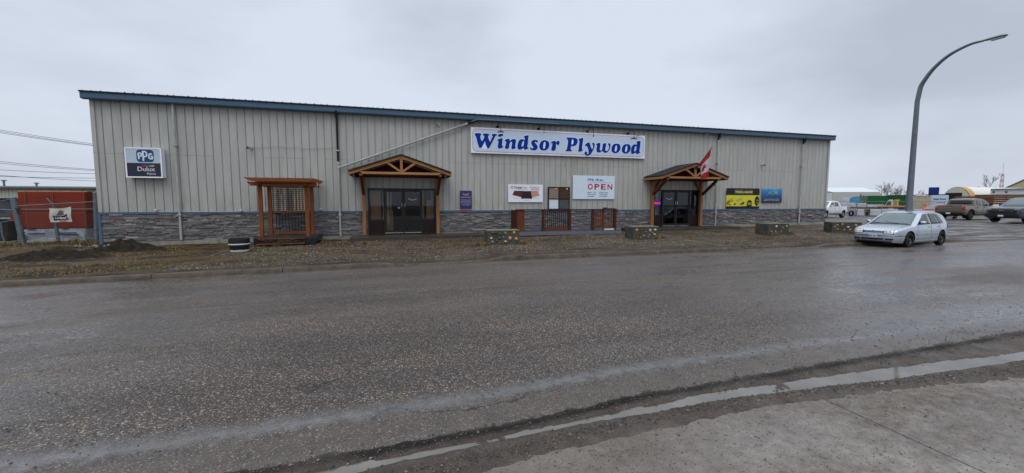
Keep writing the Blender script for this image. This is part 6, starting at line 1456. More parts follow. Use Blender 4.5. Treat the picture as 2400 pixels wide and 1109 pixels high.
# --- bare trees
BARK = mat('bare_bark', (.11, .085, .08), .9)
def bare_tree(px, d, h, label, seed, name='bare_tree', spread=.5, grp='bare trees beyond the yard'):
    r = random.Random(seed); b = fp(px, 480, d); base = Vector((b.x, b.y, GZ - .1)); t = empty(name, label, 'tree', grp)
    g = MB(); tip = base + Vector((r.uniform(-.3, .3), 0, h)); g.tube([base, base.lerp(tip, .5), tip], [.12, .08, .03], 5); g.build('trunk', BARK, t)
    g = MB()
    def br(p, dr, l, n):
        e_ = p + dr * l; g.tube([p, e_], [.035 * l * .5 + .012, .012], 3, cap=False)
        if n: 
            for _ in range(4): br(p.lerp(e_, r.uniform(.3, 1)), (dr + Vector((r.uniform(-1, 1), r.uniform(-1, 1), r.uniform(-.2, .9))) * .6).normalized(), l * .6, n - 1)
    for i in range(9):
        q = base.lerp(tip, r.uniform(.3, .95)); br(q, Vector((r.uniform(-1, 1) * spread * 2, r.uniform(-1, 1), r.uniform(.5, 1.3))).normalized(), h * .3, 2)
    g.build('crown', BARK, t, fix=False); return settle(t)
for i, (px, h, lb) in enumerate(((2064, 8.2, 'bare tree touching the right end of the pale steel shed'), (2071, 8.6, 'tallest bare tree beside the right end of the pale steel shed'), (2079, 8.1, 'bare tree third from the pale steel shed, above the green container'), (2086, 8.4, 'bare tree fourth from the pale steel shed'), (2094, 7.2, 'lower bare tree above the middle of the green containers'), (2102, 7.6, 'bare tree just left of a gap before the lamp post'), (2108, 7.8, 'bare tree nearest the lamp post on its left side'), (2116, 6.6, 'small bare tree half behind the lamp post'), (2148, 5.9, 'very low bare tree above the beige container'), (2160, 5.8, 'low bare tree just left of the blue box'))):
    bare_tree(px, 190 + 4 * (i % 3), h * 1.0, lb, i + 40)
bare_tree(2316, 150, 9.6, 'lone dark bare tree top rising behind the white hooped shelter', 77, spread=.08)
# --- green containers
GREEN = mat('container_green', (.012, .085, .025), .5, streak=(8, 8, .2), var=.3)
def container(label, mt, px0, px1, pyt, pyb, d0, d1, th, grp=None):
    t = empty('shipping_container', label, 'container', grp); g = MB(); a, b = fp(px0, pyt, d0), fp(px1, pyt, d1); P, zb, zt = fblock(g, px0, px1, pyt, pyb, d0, d1, th); g.build('container_wall', mt, t)
    u = (P[1] - P[0]); L = u.length; u.normalize(); nrm = (P[3] - P[0]).normalized(); g = MB(); n = int(L / .32)
    for i in range(1, n): q = P[0] + u * (i * L / n) - nrm * .02; g.beam((q.x, q.y, zb + .12), (q.x, q.y, zt - .12), .1, .05, up=nrm)
    g.build('corrugation', mt, t); g = MB()
    for q in (P[0], P[1]): g.beam((q.x, q.y, zb), (q.x, q.y, zt + .01), .16, .14, up=nrm)
    g.beam((P[0].x, P[0].y, zt - .03), (P[1].x, P[1].y, zt - .03), .12, .12); g.build('corner_frame', mt, t); settle(t); return P, zb, zt, u, nrm
container('dark green container in the yard, its far end beside the red machine', GREEN, 2031, 2079, 460.5, None, 84, 68, 2.4, 'green containers in the yard')
container('dark green container in the yard, ending behind the lamp post', GREEN, 2081, 2143, 457.5, None, 67, 67, 2.4, 'green containers in the yard')
BEIGE = mat('container_beige', (.42, .38, .27), .55, var=.15, dirt=.3, dirtcol=(.2, .12, .06), scale=3); CWHITE = mat('container_white', (.5, .56, .62), .5, var=.06)
container('beige rusty container right of the lamp post', BEIGE, 2142, 2182, 459, 491, 58, 58, 2.4)
P, zb, zt, u, nrm = container('white container carrying the blue shop name, right of the beige one', CWHITE, 2183.5, 2222, 458, 489.5, 58.3, 58.3, 2.4)
t = empty('container_sign', 'pale sheet with the blue shop name fixed on the white container', 'sign')
a = P[0] - nrm * .09; b = P[1] - nrm * .09; L = (b - a).length
g = MB(); g.hexa([v3(a, zb + .5), v3(b, zb + .5), v3(b + nrm * .02, zb + .5), v3(a + nrm * .02, zb + .5)], [v3(a, zt - .1), v3(b, zt - .1), v3(b + nrm * .02, zt - .1), v3(a + nrm * .02, zt - .1)]); g.build('sheet', mat('container_sheet', (.5, .58, .68), .5, var=.04), t)
m = MB(); 
for body, u0, u1, z0_, z1_, bo in (('Windsor Plywood', .12, .9, .17, .36, .03), ('Doors Floors Decks', .36, .8, .47, .54, .01)):
    vs, fs = text_mesh(body, u0 * L, u1 * L, 0, 1, bo, 0); H_ = zt - zb
    m.add([tuple(Vector((a.x, a.y, zt - .05 - H_ * z1_)) + u * x_ + Vector((0, 0, z_ * H_ * (z1_ - z0_))) - nrm * (.012 + y_)) for x_, y_, z_ in vs], fs)
m.build('blue_letters', mat('container_blue_print', (.02, .06, .3), .5), t, fix=False); settle(t)
# --- blue box on a dark platform, dark roof shapes
simple('blue_bin', 'tall dark blue bin standing high behind the containers', 'bin', mat('deep_blue_steel', (.008, .025, .16), .5), 2177, 2202, 439, None, 75, 75, 1.4, bevel=.04)
simple('dark_platform', 'thin dark platform edge below the blue bin', 'platform', BLACK, 2169, 2216, 455.6, 457.5, 71, 71, 1.0)
# --- hooped shelter
t = empty('fabric_shelter', 'long white hooped fabric shelter with an orange front hoop', 'shelter')
q0 = fp(2208, 470, 92); X0, Y0 = q0.x, q0.y; Wd, Hh_, Ls = 4.6, 5.15, 26
def hoop(x, W, H, n=20):
    P = []
    for i in range(n + 1):
        a_ = math.pi * i / n; P.append((x, Y0 - W / 2 + W / 2 * math.cos(a_), GZ + H * .42 + H * .58 * math.sin(a_)))
    return [(x, Y0, GZ)] + P + [(x, Y0 - W, GZ)]
def hoopskin(g, x0, x1, W, H, m=0):
    a, b = hoop(x0, W, H), hoop(x1, W, H); n = len(a); g.add(a + b, [(i, i + 1, n + i + 1, n + i) for i in range(n - 1)], m)
g = MB(); hoopskin(g, X0 + 1.9, X0 + Ls, Wd, Hh_); g.add(hoop(X0 + Ls, Wd, Hh_), [tuple(range(23))]); g.build('fabric_roof', mat('white_fabric', (.66, .65, .60), .7, var=.05), t, smooth=50, fix=False)
g = MB(); hoopskin(g, X0, X0 + 1.9, Wd + .08, Hh_ + .05); g.build('orange_band', mat('faded_orange_fabric', (.5, .30, .13), .7), t, smooth=50, fix=False)
g = MB(); hp = hoop(X0 - .02, Wd, Hh_); g.add(hp, [tuple(range(len(hp)))]); g.build('end_wall', mat('cream_fabric', (.5, .47, .38), .7), t, fix=False)
g = MB(); g.box(X0 - .06, X0 - .03, Y0 - Wd * .72, Y0 - Wd * .12, GZ, GZ + 3.9); g.build('doorway', BLACK, t)
settle(t)
# --- white site trailer and beige gabled house far right
t = empty('site_trailer', 'white site trailer with dark windows beyond the lumber racks', 'trailer')
g = MB(); P, zb, zt = fblock(g, 2322, 2440, 443, 462, 78, 78, 2.6); g.build('trailer_wall', mat('trailer_white', (.55, .57, .58), .5), t)
for px in (2326, 2356): g = MB(); fblock(g, px, px + 6, 448, 453, 77.9, 77.9, .05); g.build('window', CARGLASS, t)
g = MB(); fblock(g, 2322, 2440, 441.5, 443, 77.8, 77.8, 2.8); g.build('trailer_roof', mat('grey_roof', (.25, .26, .26), .6), t); settle(t)
t = empty('gabled_house', 'pale yellow gabled building cut by the right edge of the photo', 'building')
a, b = fp(2358, 441, 104), fp(2480, 441, 104); pk = fp(2419, 414, 104); g = MB(); n_ = Vector((a.x + b.x, a.y + b.y, 0)).normalized()
pts = [(a.x, a.y, GZ), (b.x, b.y, GZ), (b.x, b.y, b.z), (pk.x, pk.y, pk.z), (a.x, a.y, a.z)]; bk = [(p_[0] + n_.x * 12, p_[1] + n_.y * 12, p_[2]) for p_ in pts]
g.add(pts + bk, [(0, 1, 2, 3, 4), (5, 9, 8, 7, 6), (0, 4, 9, 5), (1, 6, 7, 2)]); g.build('house_wall', mat('straw_wall', (.36, .33, .20), .7), t, fix=False)
g = MB()
for s_, e_ in ((pts[4], pts[3]), (pts[3], pts[2])):
    A_, B_ = Vector(s_), Vector(e_); ex = (B_ - A_).normalized() * .6; 
    if s_ is pts[4]: A_ -= ex
    else: B_ += ex
    f = -n_ * .5; h = Vector((0, 0, .25)); bk_ = n_ * 12.4
    g.hexa([A_ + f, B_ + f, B_ + bk_, A_ + bk_], [A_ + f + h, B_ + f + h, B_ + bk_ + h, A_ + bk_ + h])
g.build('house_roof', mat('dark_brown_roof', (.035, .03, .028), .7), t); settle(t)
# --- lattice mast
t = empty('radio_mast', 'thin red and white lattice mast on the skyline at the far right', 'mast')
b0 = fp(2343, 480, 160); hw = .45; top_ = fp(2347, 408, 160).z; g1 = MB(); g2 = MB(); n = 10
for i in range(n):
    z0_, z1_ = lerp(2, top_, i / n), lerp(2, top_, (i + 1) / n); w0, w1 = hw * (1.1 - .5 * i / n), hw * (1.1 - .5 * (i + 1) / n); gg = MB()
    for sx_, sy_ in ((-1, -1), (1, -1), (1, 1), (-1, 1)): gg.tube([(b0.x + sx_ * w0, b0.y + sy_ * w0, z0_), (b0.x + sx_ * w1, b0.y + sy_ * w1, z1_)], .07, 4)
    gg.tube([(b0.x - w0, b0.y + w0, z0_), (b0.x + w1, b0.y - w1, z1_)], .05, 4); gg.tube([(b0.x + w0, b0.y - w0, z0_), (b0.x - w1, b0.y + w1, z1_)], .05, 4)
    gg.build('mast_section', mat('mast_red', (.3, .03, .03), .5) if i % 2 else mat('mast_white', (.5, .42, .42), .5), t)
g = MB(); g.tube([(b0.x, b0.y, GZ), (b0.x, b0.y, 2.2)], .5, 6); g.tube([(b0.x, b0.y, top_), (b0.x, b0.y, top_ + 4)], .04, 4); g.build('mast_foot', GALV, t); settle(t)
# --- lumber racks
LUM = [mat('lumber_%d' % i, c_, .7, var=.25, streak=(1, 1, 9), scale=6) for i, c_ in enumerate(((.14, .065, .03), (.20, .11, .05), (.09, .045, .025), (.34, .24, .13)))]
r = random.Random(31)
def stack(label, px0, px1, pyt, pyb, d0, d1, th, cols, rows=3, group='lumber stacks in the yard', wrap=None):
    t = empty('lumber_stack', label, 'lumber', group); a0 = pyt; g = None
    for i in range(rows):
        g = MB(); y0, y1 = lerp(pyt, pyb, i / rows), lerp(pyt, pyb, (i + .86) / rows); fblock(g, px0 + r.uniform(0, 1.5), px1 - r.uniform(0, 1.5), y0, y1, d0, d1, th); g.build('board_layer', cols[i % len(cols)], t)
        if i < rows - 1 or True:
            g = MB(); 
            for k_ in range(4): c_ = lerp(px0 + 3, px1 - 3, k_ / 3); dd = lerp(d0, d1, k_ / 3) + .02; fblock(g, c_ - .7, c_ + .7, y1, lerp(pyt, pyb, (i + 1) / rows), dd, dd, th * .9)
            g.build('spacer', LUM[2], t)
    settle(t)
stack('long dark stack of brown boards behind the sand brown pickup', 2238, 2330, 460, 478, 66, 66, 2, [LUM[0], LUM[2], LUM[0]], 4)
stack('long brown lumber stack rising above the roof of the dark pickup', 2318, 2440, 456, 480, 63, 67, 2, [LUM[0], LUM[0], LUM[2]], 5)
stack('low stack of pale boards under white wrap behind the white pickup', 1990, 2062, 486, 491.5, 60, 58, 1.5, [LUM[2], LUM[3]], 2)
stack('thin orange brown boards laid level just left of the lamp post', 2056, 2121, 482.3, 488, 56.5, 56, 1.5, [mat('fresh_lumber', (.55, .27, .09), .6), LUM[2]], 2)
# --- wrapped bundles
k = NT('white_wrap'); p = k.coord('Position'); k.l(k.ramp(k.noise(k.coord('Position', (1, 1, 1)), 1.3, 6, .65), [(.3, (.36, .38, .42)), (.7, (.58, .6, .65))]), k.b.inputs['Base Color']); k.b.inputs['Roughness'].default_value = .4; k.bump(k.noise(k.coord('Position', (1, 1, .5)), 3, 5, .7, 1.5), .8, .12); WRAP = k.m
GWRAP = mat('grey_wrap', (.28, .28, .3), .45, bump=.6, bscale=3, var=.2)
grp = 'wrapped lumber bundles along the yard fence'
for px0, px1, a_, b_, d0, mt, lb in ((1988, 2009, 490, 504, 55, GWRAP, 'grey wrapped bundle standing just behind the tail of the white pickup'), (2010, 2026, 491, 506, 54, WRAP, 'short pale grey wrapped bundle second from the white pickup'),
        (2040, 2066, 491, 506, 54, WRAP, 'white wrapped bundle left of the fence post in the gap'), (2067, 2106, 490, 505, 55, WRAP, 'long white wrapped bundle above the bonnet of the silver car'), (2107, 2138, 490, 505, 55.5, WRAP, 'white wrapped bundle partly behind the lamp post'), (2141, 2182, 490.6, 504, 56, WRAP, 'white wrapped bundle below the beige container')):
    simple('wrapped_bundle', lb, 'lumber bundle', mt, px0, px1, a_, b_, d0, d0, 1.3, group=grp, bevel=.05)
simple('wrapped_bundle', 'white and blue wrapped load standing higher behind the white pickup bed', 'lumber bundle', WRAP, 1974, 1992, 464, 476, 70, 70, 2, group=grp, bevel=.05)
simple('wrapped_bundle', 'bright blue faced wrapped load beside the red machine', 'lumber bundle', mat('blue_wrap', (.05, .26, .5), .4), 1992, 2016, 464, 476, 70, 70, 2, group=grp, bevel=.05)
simple('wrapped_bundle', 'long low white wrapped load directly over the white pickup bed', 'lumber bundle', WRAP, 1962, 2008, 475.5, 486, 62, 62, 2, group=grp, bevel=.05)
simple('wrapped_bundle', 'white wrapped load right of the long low one, above the pale boards', 'lumber bundle', WRAP, 2009, 2031, 476.5, 487, 61, 61, 2, group=grp, bevel=.05)
simple('wrapped_bundle', 'flat white wrapped load in front of the truck cab', 'lumber bundle', WRAP, 2032, 2072, 480, 486, 59, 59, 2, group=grp, bevel=.05)
t = empty('red_machine', 'dark red machine standing between the blue wrapped load and the green container', 'machine')
g = MB(); fblock(g, 2013, 2029, 461, 474, 88, 88, 2); g.build('machine_housing', mat('machine_red', (.12, .012, .014), .5), t, bevel=.1)
g = MB(); fblock(g, 2016, 2019, 456, 461, 88.5, 88.5, 1); fblock(g, 2022, 2025, 458, 461, 88.5, 88.5, 1); g.build('exhaust', BLACK, t); settle(t)
# --- flat deck truck
t = empty('flatbed_truck', 'cream cab flat deck truck facing left in the yard, seen over the silver car', 'truck'); TR = mat('cream_cab_paint', (.5, .49, .42), .4)
def tp(px, py, d=62): return fp(px, py, d)
def outline(name, P, d, th, mt, par):
    g = MB(); A_ = [tp(x, y, d) for x, y in P]; B_ = [tp(x, y, d) + Vector((tp(x, y, d).x, tp(x, y, d).y, 0)).normalized() * th for x, y in P]; n = len(P)
    g.add(A_ + B_, [tuple(range(n)), tuple(reversed(range(n, 2 * n)))] + [(i, (i + 1) % n, n + (i + 1) % n, n + i) for i in range(n)]); return g.build(name, mt, par)
outline('cab', [(2072, 488), (2073, 482), (2078, 476), (2082, 469.5), (2085, 468), (2093, 468), (2094, 470), (2094, 489)], 62, 2.1, TR, t)
outline('cab_window', [(2076, 481), (2082, 471.5), (2089, 471.5), (2089, 481)], 61.95, .04, mat('teal_glass', (.03, .09, .085), .1), t)
outline('headboard', [(2096, 486), (2096, 468), (2110, 468), (2110, 470), (2099, 470), (2099, 486)], 62, 1.9, mat('rack_tan', (.5, .3, .13), .6), t)
outline('headboard_post', [(2101, 486), (2101, 468.5), (2106, 468.5), (2106, 486)], 61.9, .3, mat('rack_orange', (.6, .33, .1), .6), t)
outline('truck_deck', [(2092, 490), (2092, 487), (2122, 487), (2122, 490)], 62, 2.2, BLACK, t)
g = MB()
for px in (2078, 2112): q = tp(px, 500, 62.5); g.lathe([(.45, -.15), (.45, .15)], (q.x, q.y, GZ + .45), 16, 'y')
g.build('wheel_set', TYRE, t); settle(t)
# --- wire fence in front of the bundles
MESHM = mat('fence_wire', (.12, .125, .13), .6, .3)
def chain(t, A_, B_, z0, z1, s_, rw):
    g = MB(); d_ = (B_ - A_); L = d_.length; d_.normalize(); H_ = z1 - z0; n = int((L + H_) / s_)
    for i in range(n):
        for sg in (1, -1):
            a_ = i * s_ - (H_ if sg > 0 else 0); b_ = a_ + H_ * 1.0 if sg > 0 else a_ - H_
            if sg < 0: a_, b_ = i * s_, i * s_ - H_
            u0, u1 = a_, b_; w0, w1 = 0., 1.
            if u0 > u1: u0, u1, w0, w1 = u1, u0, w1, w0
            if u1 <= 0 or u0 >= L: continue
            if u0 < 0: w0 = lerp(w0, w1, -u0 / (u1 - u0)); u0 = 0
            if u1 > L: w1 = lerp(w0, w1, (L - u0) / (u1 - u0)); u1 = L
            g.tube([(A_ + d_ * u0) + Vector((0, 0, lerp(z0, z1, w0))), (A_ + d_ * u1) + Vector((0, 0, lerp(z0, z1, w1)))], rw, 3, cap=False)
    return g.build('chain_link', MESHM, t, fix=False)
t = empty('yard_fence', 'grey chain link fence with pipe posts across the storage yard', 'fence')
FP = [fp(px, 500, 51.5) for px in (1960, 2005, 2066, 2138, 2212, 2262)]; FP = [Vector((q.x, q.y, 0)) for q in FP]; ZF = GZ + 1.9
for q in FP: g = MB(); g.tube([(q.x, q.y, GZ - .1), (q.x, q.y, ZF + .03)], .035, 6); g.build('post', GALV, t)
for a, b in zip(FP, FP[1:]): g = MB(); g.tube([v3(a, ZF), v3(b, ZF)], .028, 6); g.build('top_rail', GALV, t)
chain(t, FP[0], FP[-1], GZ + .05, ZF, .16, .0035); settle(t)
# --- bits and pieces
g = MB(); q = fp(2142 + 22, 497, 44); p2 = fp(2170, 479, 44); g.tube([(q.x, q.y, .0), q, p2 + Vector((0, 0, -.1))], .05, 6); o = None
t = empty('orange_marker', 'bright orange flag on a leaning pole behind the roof of the silver car', 'marker'); ORG = mat('safety_orange', (.6, .1, .035), .6); g.build('pole', ORG, t)
outline('flag_blade', [(2161, 482), (2164, 478.5), (2168, 477.5), (2172, 481), (2172, 484), (2168, 483.5), (2165, 484)], 44, .08, ORG, t); settle(t)
g = MB(); q = fp(1995, 501, 50.5); g.lathe([(.28, -.1), (.36, -.08), (.36, .08), (.28, .1)], (q.x, q.y, GZ + .42), 20, 'y', cap=False); tag(settle(g.build('spare_tyre', TYRE)), 'black tyre standing against the fence behind the white pickup', 'tyre')
g = MB(); fblock(g, 2029, 2037, 495, 505, 51, 51, .8); tag(settle(g.build('dark_bag', BLACK, bevel=.15)), 'black bag slumped between two pale wrapped bundles by the fence', 'bag')
for i, (px0, px1) in enumerate(((1998, 2014), (2027, 2058))):
    g = MB(); fblock(g, px0, px1, 505.3, 507, 49.5, 49.5, .5); tag(settle(g.build('ground_timber', LUM[2])), ('dark timber on the ground behind the tail of the white pickup', 'brown timber on the ground below the black bag')[i], 'timber', 'timbers on the yard ground')

# ================================================================== LEFT SIDE: gate, stacks, neighbour building, wires
t = empty('chain_link_gate', 'leaning chain link gate with thick pipe posts left of the shop', 'gate')
LP0, LP1, RP0, RP1 = at(53, 566, 21.4), at(31, 464, 21.4), at(226, 556, 21.4), at(224, 452, 21.4)
MP0, MP1 = at(136, 562, 21.5), at(126, 481, 21.5)
PIPE = mat('pipe_blue_grey', (.12, .15, .165), .5, .3, var=.25, scale=8)
g = MB(); g.tube([LP0 - (LP1 - LP0) * .1, LP1], .10, 12); g.lathe([(.11, 0), (.09, .04), (.01, .06)], LP1, 12); g.build('post', PIPE, t, smooth=40)
g = MB(); g.tube([RP0 - Vector((0, 0, .3)), RP1], .085, 12); g.lathe([(.095, 0), (.08, .03), (.01, .05)], RP1, 12); g.build('post', PIPE, t, smooth=40)
g = MB(); g.tube([MP0, MP1], .06, 8); g.tube([MP1 + Vector((.02, 0, -.05)), at(109, 464, 21.5)], .02, 6); g.build('post', PIPE, t, smooth=40)
for a, b, rr_ in (((40, 483), (220, 473), .026), ((45, 491), (226, 490), .024), ((60, 553), (222, 559), .022), ((0, 472), (32, 466), .02), ((-40, 489), (36, 493), .028), ((-40, 528), (42, 515), .024), ((-40, 565), (44, 570), .028), ((-40, 576), (48, 564), .024)):
    g = MB(); g.tube([at(*a, 21.38), at(*b, 21.38)], rr_ * .72, 8); g.build('rail', mat('rail_dull_steel', (.13, .14, .145), .6, .3, var=.3, scale=10), t, smooth=40)
g = MB(); g.tube([at(2, 520, 21.3), at(5, 550, 21.3), at(12, 570, 21.3)], .03, 6); g.build('brace', PIPE, t)
g = MB()
for i in range(5): q = at(40 + i * 1.5, 487 + i * 3, 21.33); g.tube([(q.x - .06, q.y, q.z), (q.x, q.y - .05, q.z - .06), (q.x + .08, q.y, q.z + .01)], .014, 5)
for i in range(4): q = at(56 + i * 2, 545 + i * 5, 21.33); g.tube([(q.x - .05, q.y, q.z), (q.x, q.y - .05, q.z - .06), (q.x + .06, q.y, q.z + .01)], .014, 5)
g.build('chain', BLACK, t)
a, b = LP0.copy(), RP0.copy(); a.z = b.z = 0; chain(t, Vector((a.x + .1, 21.46, 0)), Vector((b.x, 21.46, 0)), .12, 1.62, .075, .0022).name = 'chain_link'
chain(t, Vector((a.x - 3.0, 21.46, 0)), Vector((a.x - .1, 21.46, 0)), .05, 1.7, .085, .0022)
settle(t)
# banner on the gate
t = empty('glue_banner', 'small white cloth banner with black label tied on the gate', 'banner')
bx0, bz1 = at(115, 488, 21.3).x, at(115, 488, 21.3).z; Wb, Hb = at(167, 500, 21.3).x - bx0, at(140, 488, 21.3).z - at(140, 521, 21.3).z
def bp(u, v, off=0): return (bx0 + Wb * u + .012 * math.sin(v * 7), 21.3 - off - .02 * math.sin(u * 7 + v * 3) * math.sin(v * 3.1), bz1 - Hb * v + Hb * (.10 * (u ** 2) if v < .5 else .02 * u) - Hb * .05 * math.sin(u * 3.14) * (1 - v) * 1.0)
g = MB(); n = 20
for i in range(n + 1):
    for j in range(n + 1): g.v.append(bp(i / n, j / n))
for i in range(n):
    for j in range(n): q = i * (n + 1) + j; g.f.append((q, q + 1, q + n + 2, q + n + 1))
g.mi = [0] * len(g.f); o = g.build('cloth', mat('off_white_cloth', (.5, .49, .44), .7, var=.06), t, smooth=60, fix=False)
def bpoly(name, P, off, mt):
    pts = []
    for i in range(len(P)):
        for k_ in range(4): pts.append((lerp(P[i][0], P[(i + 1) % len(P)][0], k_ / 4), lerp(P[i][1], P[(i + 1) % len(P)][1], k_ / 4)))
    g = MB(); cu = (sum(x for x, _ in pts) / len(pts), sum(y for _, y in pts) / len(pts)); g.add([bp(*cu, off)] + [bp(u_, v_, off) for u_, v_ in pts], [(0, 1 + i, 1 + (i + 1) % len(pts)) for i in range(len(pts))]); return g.build(name, mt, t, fix=False)
bpoly('black_label', [(.14, .52), (.5, .56), (.82, .46), (.80, .62), (.90, .82), (.55, .84), (.17, .88), (.2, .7)], .012, BLACK)
bpoly('bird_mark', [(.28, .5), (.4, .3), (.5, .22), (.62, .34), (.66, .46), (.5, .52)], .011, mat('grey_mark', (.12, .11, .1), .6))
bpoly('wing_mark', [(.36, .28), (.44, .14), (.56, .16), (.68, .3), (.54, .22), (.44, .24)], .010, mat('brown_mark', (.2, .12, .07), .6))
bpoly('red_label', [(.42, .88), (.74, .86), (.74, .97), (.42, .98)], .014, mat('salmon_print', (.5, .2, .13), .6))
m = MB(); vs, fs = text_mesh('Titebond', .24, .78, .60, .78, .03, 0); m.add([bp(x_, .60 + (.78 - z_), .020 + y_) for x_, y_, z_ in vs], fs); m.build('label_text', INKW, t, fix=False); settle(t)
# red wrapped lumber
REDW = mat('red_lumber_wrap', (.19, .026, .012), .65, streak=(.3, 1, 6), var=.18, bump=.3, bscale=5, dirt=.15, dirtcol=(.08, .02, .01))
t = empty('red_wrapped_stack', 'big rust red wrapped lumber stack behind the chain link gate', 'lumber stack')
a, b = at(36, 449, 22.6), at(200, 449, 22.6); zt = at(120, 449, 22.6).z; zb = at(120, 536, 22.6).z; zm = lerp(zb, zt, .45)
g = MB(); g.box(a.x + .05, b.x, 22.6, 24.4, zm + .004, zt); g.build('upper_pack', REDW, t, bevel=.03)
g = MB(); g.box(a.x - .05, b.x - .02, 22.58, 24.4, zb, zm); g.build('lower_pack', REDW, t, bevel=.03)
g = MB()
for u in (.13, .52, .97): x = lerp(a.x, b.x, u); g.box(x, x + .02, 22.565, 22.575, zb, zt + .004)
g.build('strap', mat('dull_strap', (.2, .09, .04), .6), t)
g = MB(); g.box(a.x, b.x, 22.7, 24.3, zt + .001, zt + .03); g.build('top_edge', mat('pale_lath', (.4, .31, .22), .7), t); settle(t)
t = empty('red_wrapped_stack', 'narrower rust red wrapped stack squeezed between the gate post and the shop wall', 'lumber stack')
g = MB(); a2 = at(203, 452, 24.6); b2 = at(240, 452, 24.6); g.box(b.x + .02, b2.x + 1.0, 24.5, 26.2, zb + .1, zt + .05); g.build('upper_pack', REDW, t, bevel=.03); settle(t)
t = empty('red_wrapped_stack', 'low rust red wrapped stack at the left, beside the dark bin', 'lumber stack')
g = MB(); a3, b3 = at(22, 500, 22.9), at(46, 500, 22.9); g.box(a3.x, b3.x, 22.9, 24.6, at(30, 545, 22.9).z, at(30, 498, 22.9).z); g.build('pack', REDW, t, bevel=.03); settle(t)
# white printed wrap below
t = empty('white_wrapped_stack', 'lumber stack in white printed wrap under the big red stack', 'lumber stack')
k = NT('printed_wrap'); p = k.coord('Position'); k.l(k.ramp(k.noise(p, 2.2, 6, .65), [(.3, (.3, .33, .38)), (.7, (.56, .58, .63))]), k.b.inputs['Base Color']); k.b.inputs['Roughness'].default_value = .35; k.bump(k.noise(k.coord('Position', (1, 1, .6)), 3.5, 5, .7, 2), 1, .1)
wb = at(120, 568, 22.55).z; g = MB(); n = 40; X0_, X1_ = at(42, 540, 22.55).x, at(200, 540, 22.55).x
for i in range(n + 1):
    for j in range(9): x = lerp(X0_, X1_, i / n); z = lerp(wb, zb - .005, j / 8); g.v.append((x, 22.50 - .05 * nz(x, z * 2, 1.6, 4), z))
for i in range(n):
    for j in range(8): q = i * 9 + j; g.f.append((q, q + 1, q + 10, q + 9))
g.mi = [0] * len(g.f); g.box(X0_, X1_, 22.62, 24.3, wb, zb - .01); g.build('printed_wrap', k.m, t, smooth=50, fix=False)
L = []
text_on('wrap_print', [('TIMBER', at(64, 540, 22.4).x, at(84, 540, 22.4).x, at(70, 541, 22.4).z, at(70, 537, 22.4).z, .02, 0), ('TIMBER', at(143, 540, 22.4).x, at(162, 540, 22.4).x, at(150, 540, 22.4).z, at(150, 536, 22.4).z, .02, 0)], 22.43, NAVY, t)
g = MB()
for px0, px1, py in ((64, 106, 549), (138, 180, 547), (138, 184, 551)): a_, b_ = at(px0, py, 22.43), at(px1, py, 22.43); g.add([(a_.x, 22.43, a_.z - .02), (b_.x, 22.43, a_.z - .02), (b_.x, 22.43, a_.z + .03), (a_.x, 22.43, a_.z + .03)], [(0, 1, 2, 3)])
g.build('printed_stripe', NAVY, t, fix=False); settle(t)
# dark things at the left edge
t = empty('waste_bin', 'dark metal waste bin behind the left gate leaf', 'bin')
a_, b_ = at(-30, 515, 22.2), at(22, 515, 22.2); g = MB(); g.hexa([(a_.x, 22.2, .02), (b_.x - .1, 22.2, .02), (b_.x - .1, 23.4, .02), (a_.x, 23.4, .02)], [(a_.x - .1, 22.1, a_.z), (b_.x, 22.1, a_.z), (b_.x, 23.5, a_.z), (a_.x - .1, 23.5, a_.z)]); g.build('bin_shell', mat('rusty_dark_steel', (.035, .028, .024), .6, var=.4, scale=3), t, bevel=.02)
g = MB(); g.box(a_.x - .14, b_.x + .03, 22.05, 22.1, a_.z - .07, a_.z + .02); g.build('bin_rim', BLACK, t); settle(t)
t = empty('flat_deck_trailer', 'dark machinery with grey panels standing behind the left gate leaf', 'machinery')
g = MB(); p0, p1 = at(-40, 473, 26), at(28, 468, 26); g.box(p0.x, p1.x, 26, 28, .9, 1.75); g.build('machine_body', mat('grey_blue_panel', (.07, .08, .09), .5, var=.4, scale=2), t, bevel=.04)
g = MB(); g.box(p0.x - .1, p1.x + .4, 25.9, 28.1, 1.76, 1.84); g.build('canopy', BLACK, t)
g = MB(); 
for x in (p0.x + .6, p1.x - .5): g.lathe([(.4, -.15), (.4, .15)], (x, 26.1, .4), 18, 'y')
g.build('wheel_pair', TYRE, t); settle(t)
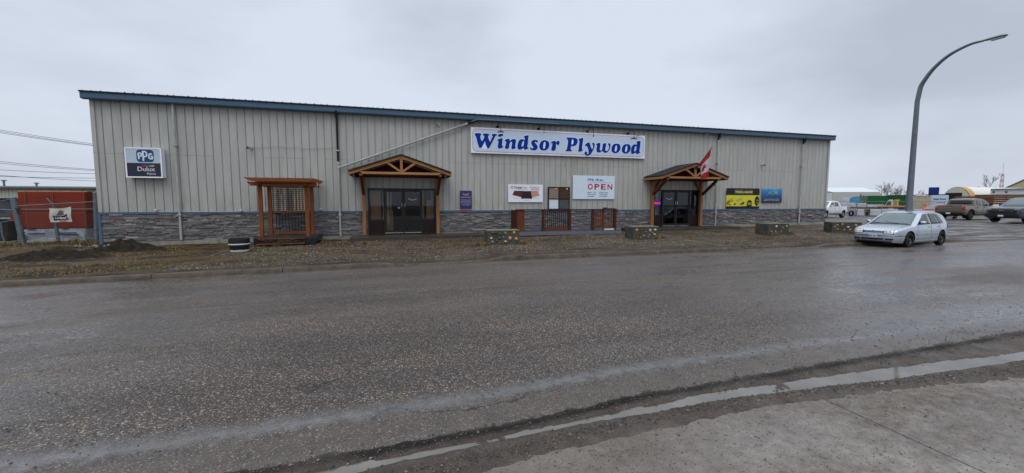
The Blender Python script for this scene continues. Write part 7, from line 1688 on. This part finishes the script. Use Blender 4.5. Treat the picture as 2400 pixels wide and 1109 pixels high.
# neighbour building
t = empty('neighbour_building', 'long low cream steel building with grey roof far behind the red stack', 'building')
p0, p1 = at(-900, 440, 58), at(700, 447, 58); zE = at(0, 440, 58).z; zR = at(0, 434.5, 58).z - .25
g = MB(); x = p0.x; pr = []
while x < p1.x: pr += [(x, 58), (x + .22, 58), (x + .25, 57.96), (x + .29, 57.96)]; x += .3
n = len(pr); g.add([(a_, b_, -.2) for a_, b_ in pr] + [(a_, b_, zE) for a_, b_ in pr], [(i, i + 1, n + i + 1, n + i) for i in range(n - 1)]); g.build('ribbed_wall', mat('cream_cladding', (.42, .42, .35), .6), t, fix=False)
g = MB(); g.hexa([(p0.x, 57.8, zE - .06), (p1.x, 57.8, zE - .06), (p1.x, 66, zR + .3), (p0.x, 66, zR + .3)], [(p0.x, 57.8, zE + .08), (p1.x, 57.8, zE + .08), (p1.x, 66, zR + .45), (p0.x, 66, zR + .45)]); g.build('building_roof', mat('light_grey_roof', (.10, .105, .11), .8), t)
g = MB(); g.box(p0.x, p1.x, 57.66, 57.8, zE - .12, zE + .04); g.build('eave_gutter', mat('brown_gutter', (.09, .085, .08), .5), t)
for px, h_ in ((10, .55), (86, .25)): q = at(px, 436, 62); g = MB(); g.tube([(q.x, 62, q.z - .3), (q.x, 62, q.z + h_)], .1, 8); g.lathe([(.05, .0), (.24, .04), (.24, .12), (.05, .16)], (q.x, 62, q.z + h_), 10); g.build('roof_vent', GALV, t)
settle(t)
# overhead wires
def wire(a_, b_, Y0_, Y1_, sag, label):
    P0_, P1_ = at(*a_, Y0_), at(*b_, Y1_); g = MB(); pts = []
    for i in range(17): u_ = i / 16; q = P0_.lerp(P1_, u_); q.z -= sag * 4 * u_ * (1 - u_); pts.append(q)
    g.tube(pts, .016, 4, cap=False); tag(settle(g.build('power_line', mat('wire_dark', (.06, .06, .07), .6), fix=False)), label, 'wire', 'overhead wires left of the shop')
for a_, b_, lb in (((-300, 248), (300, 347), 'highest of the overhead wires entering at the left edge'), ((-300, 252), (300, 350), 'second highest overhead wire at the left edge'), ((-300, 257), (300, 351), 'third highest overhead wire at the left edge'),
        ((-300, 341), (300, 402), 'fourth overhead wire, upper one of the middle pair'), ((-300, 347), (300, 404), 'fifth overhead wire, lower one of the middle pair'), ((-300, 374), (300, 408), 'sixth overhead wire, crossing just above the lowest one'), ((-300, 381), (300, 427), 'seventh overhead wire, steepest of the lower ones')):
    wire(a_, b_, 42, 46, .25, lb)
wire((-300, 398), (300, 417), 40, 42, .2, 'lowest and thickest looking overhead wire above the cream building')
# stone and block rubble by the left corner
g = MB(); r = random.Random(9)
for i in range(9): x = r.uniform(-10.6, -9.2); y = r.uniform(17.2, 18.0); g.blob((x, y, terrain(x, y) + .22 + .1 * r.random()), r.uniform(.03, .07), 1, .3)
tag(settle(g.build('rubble', mat('pale_rubble', (.16, .15, .13), .8), smooth=60)), 'few pale stones lying on the dark soil heaps', 'stones', kind='stuff')
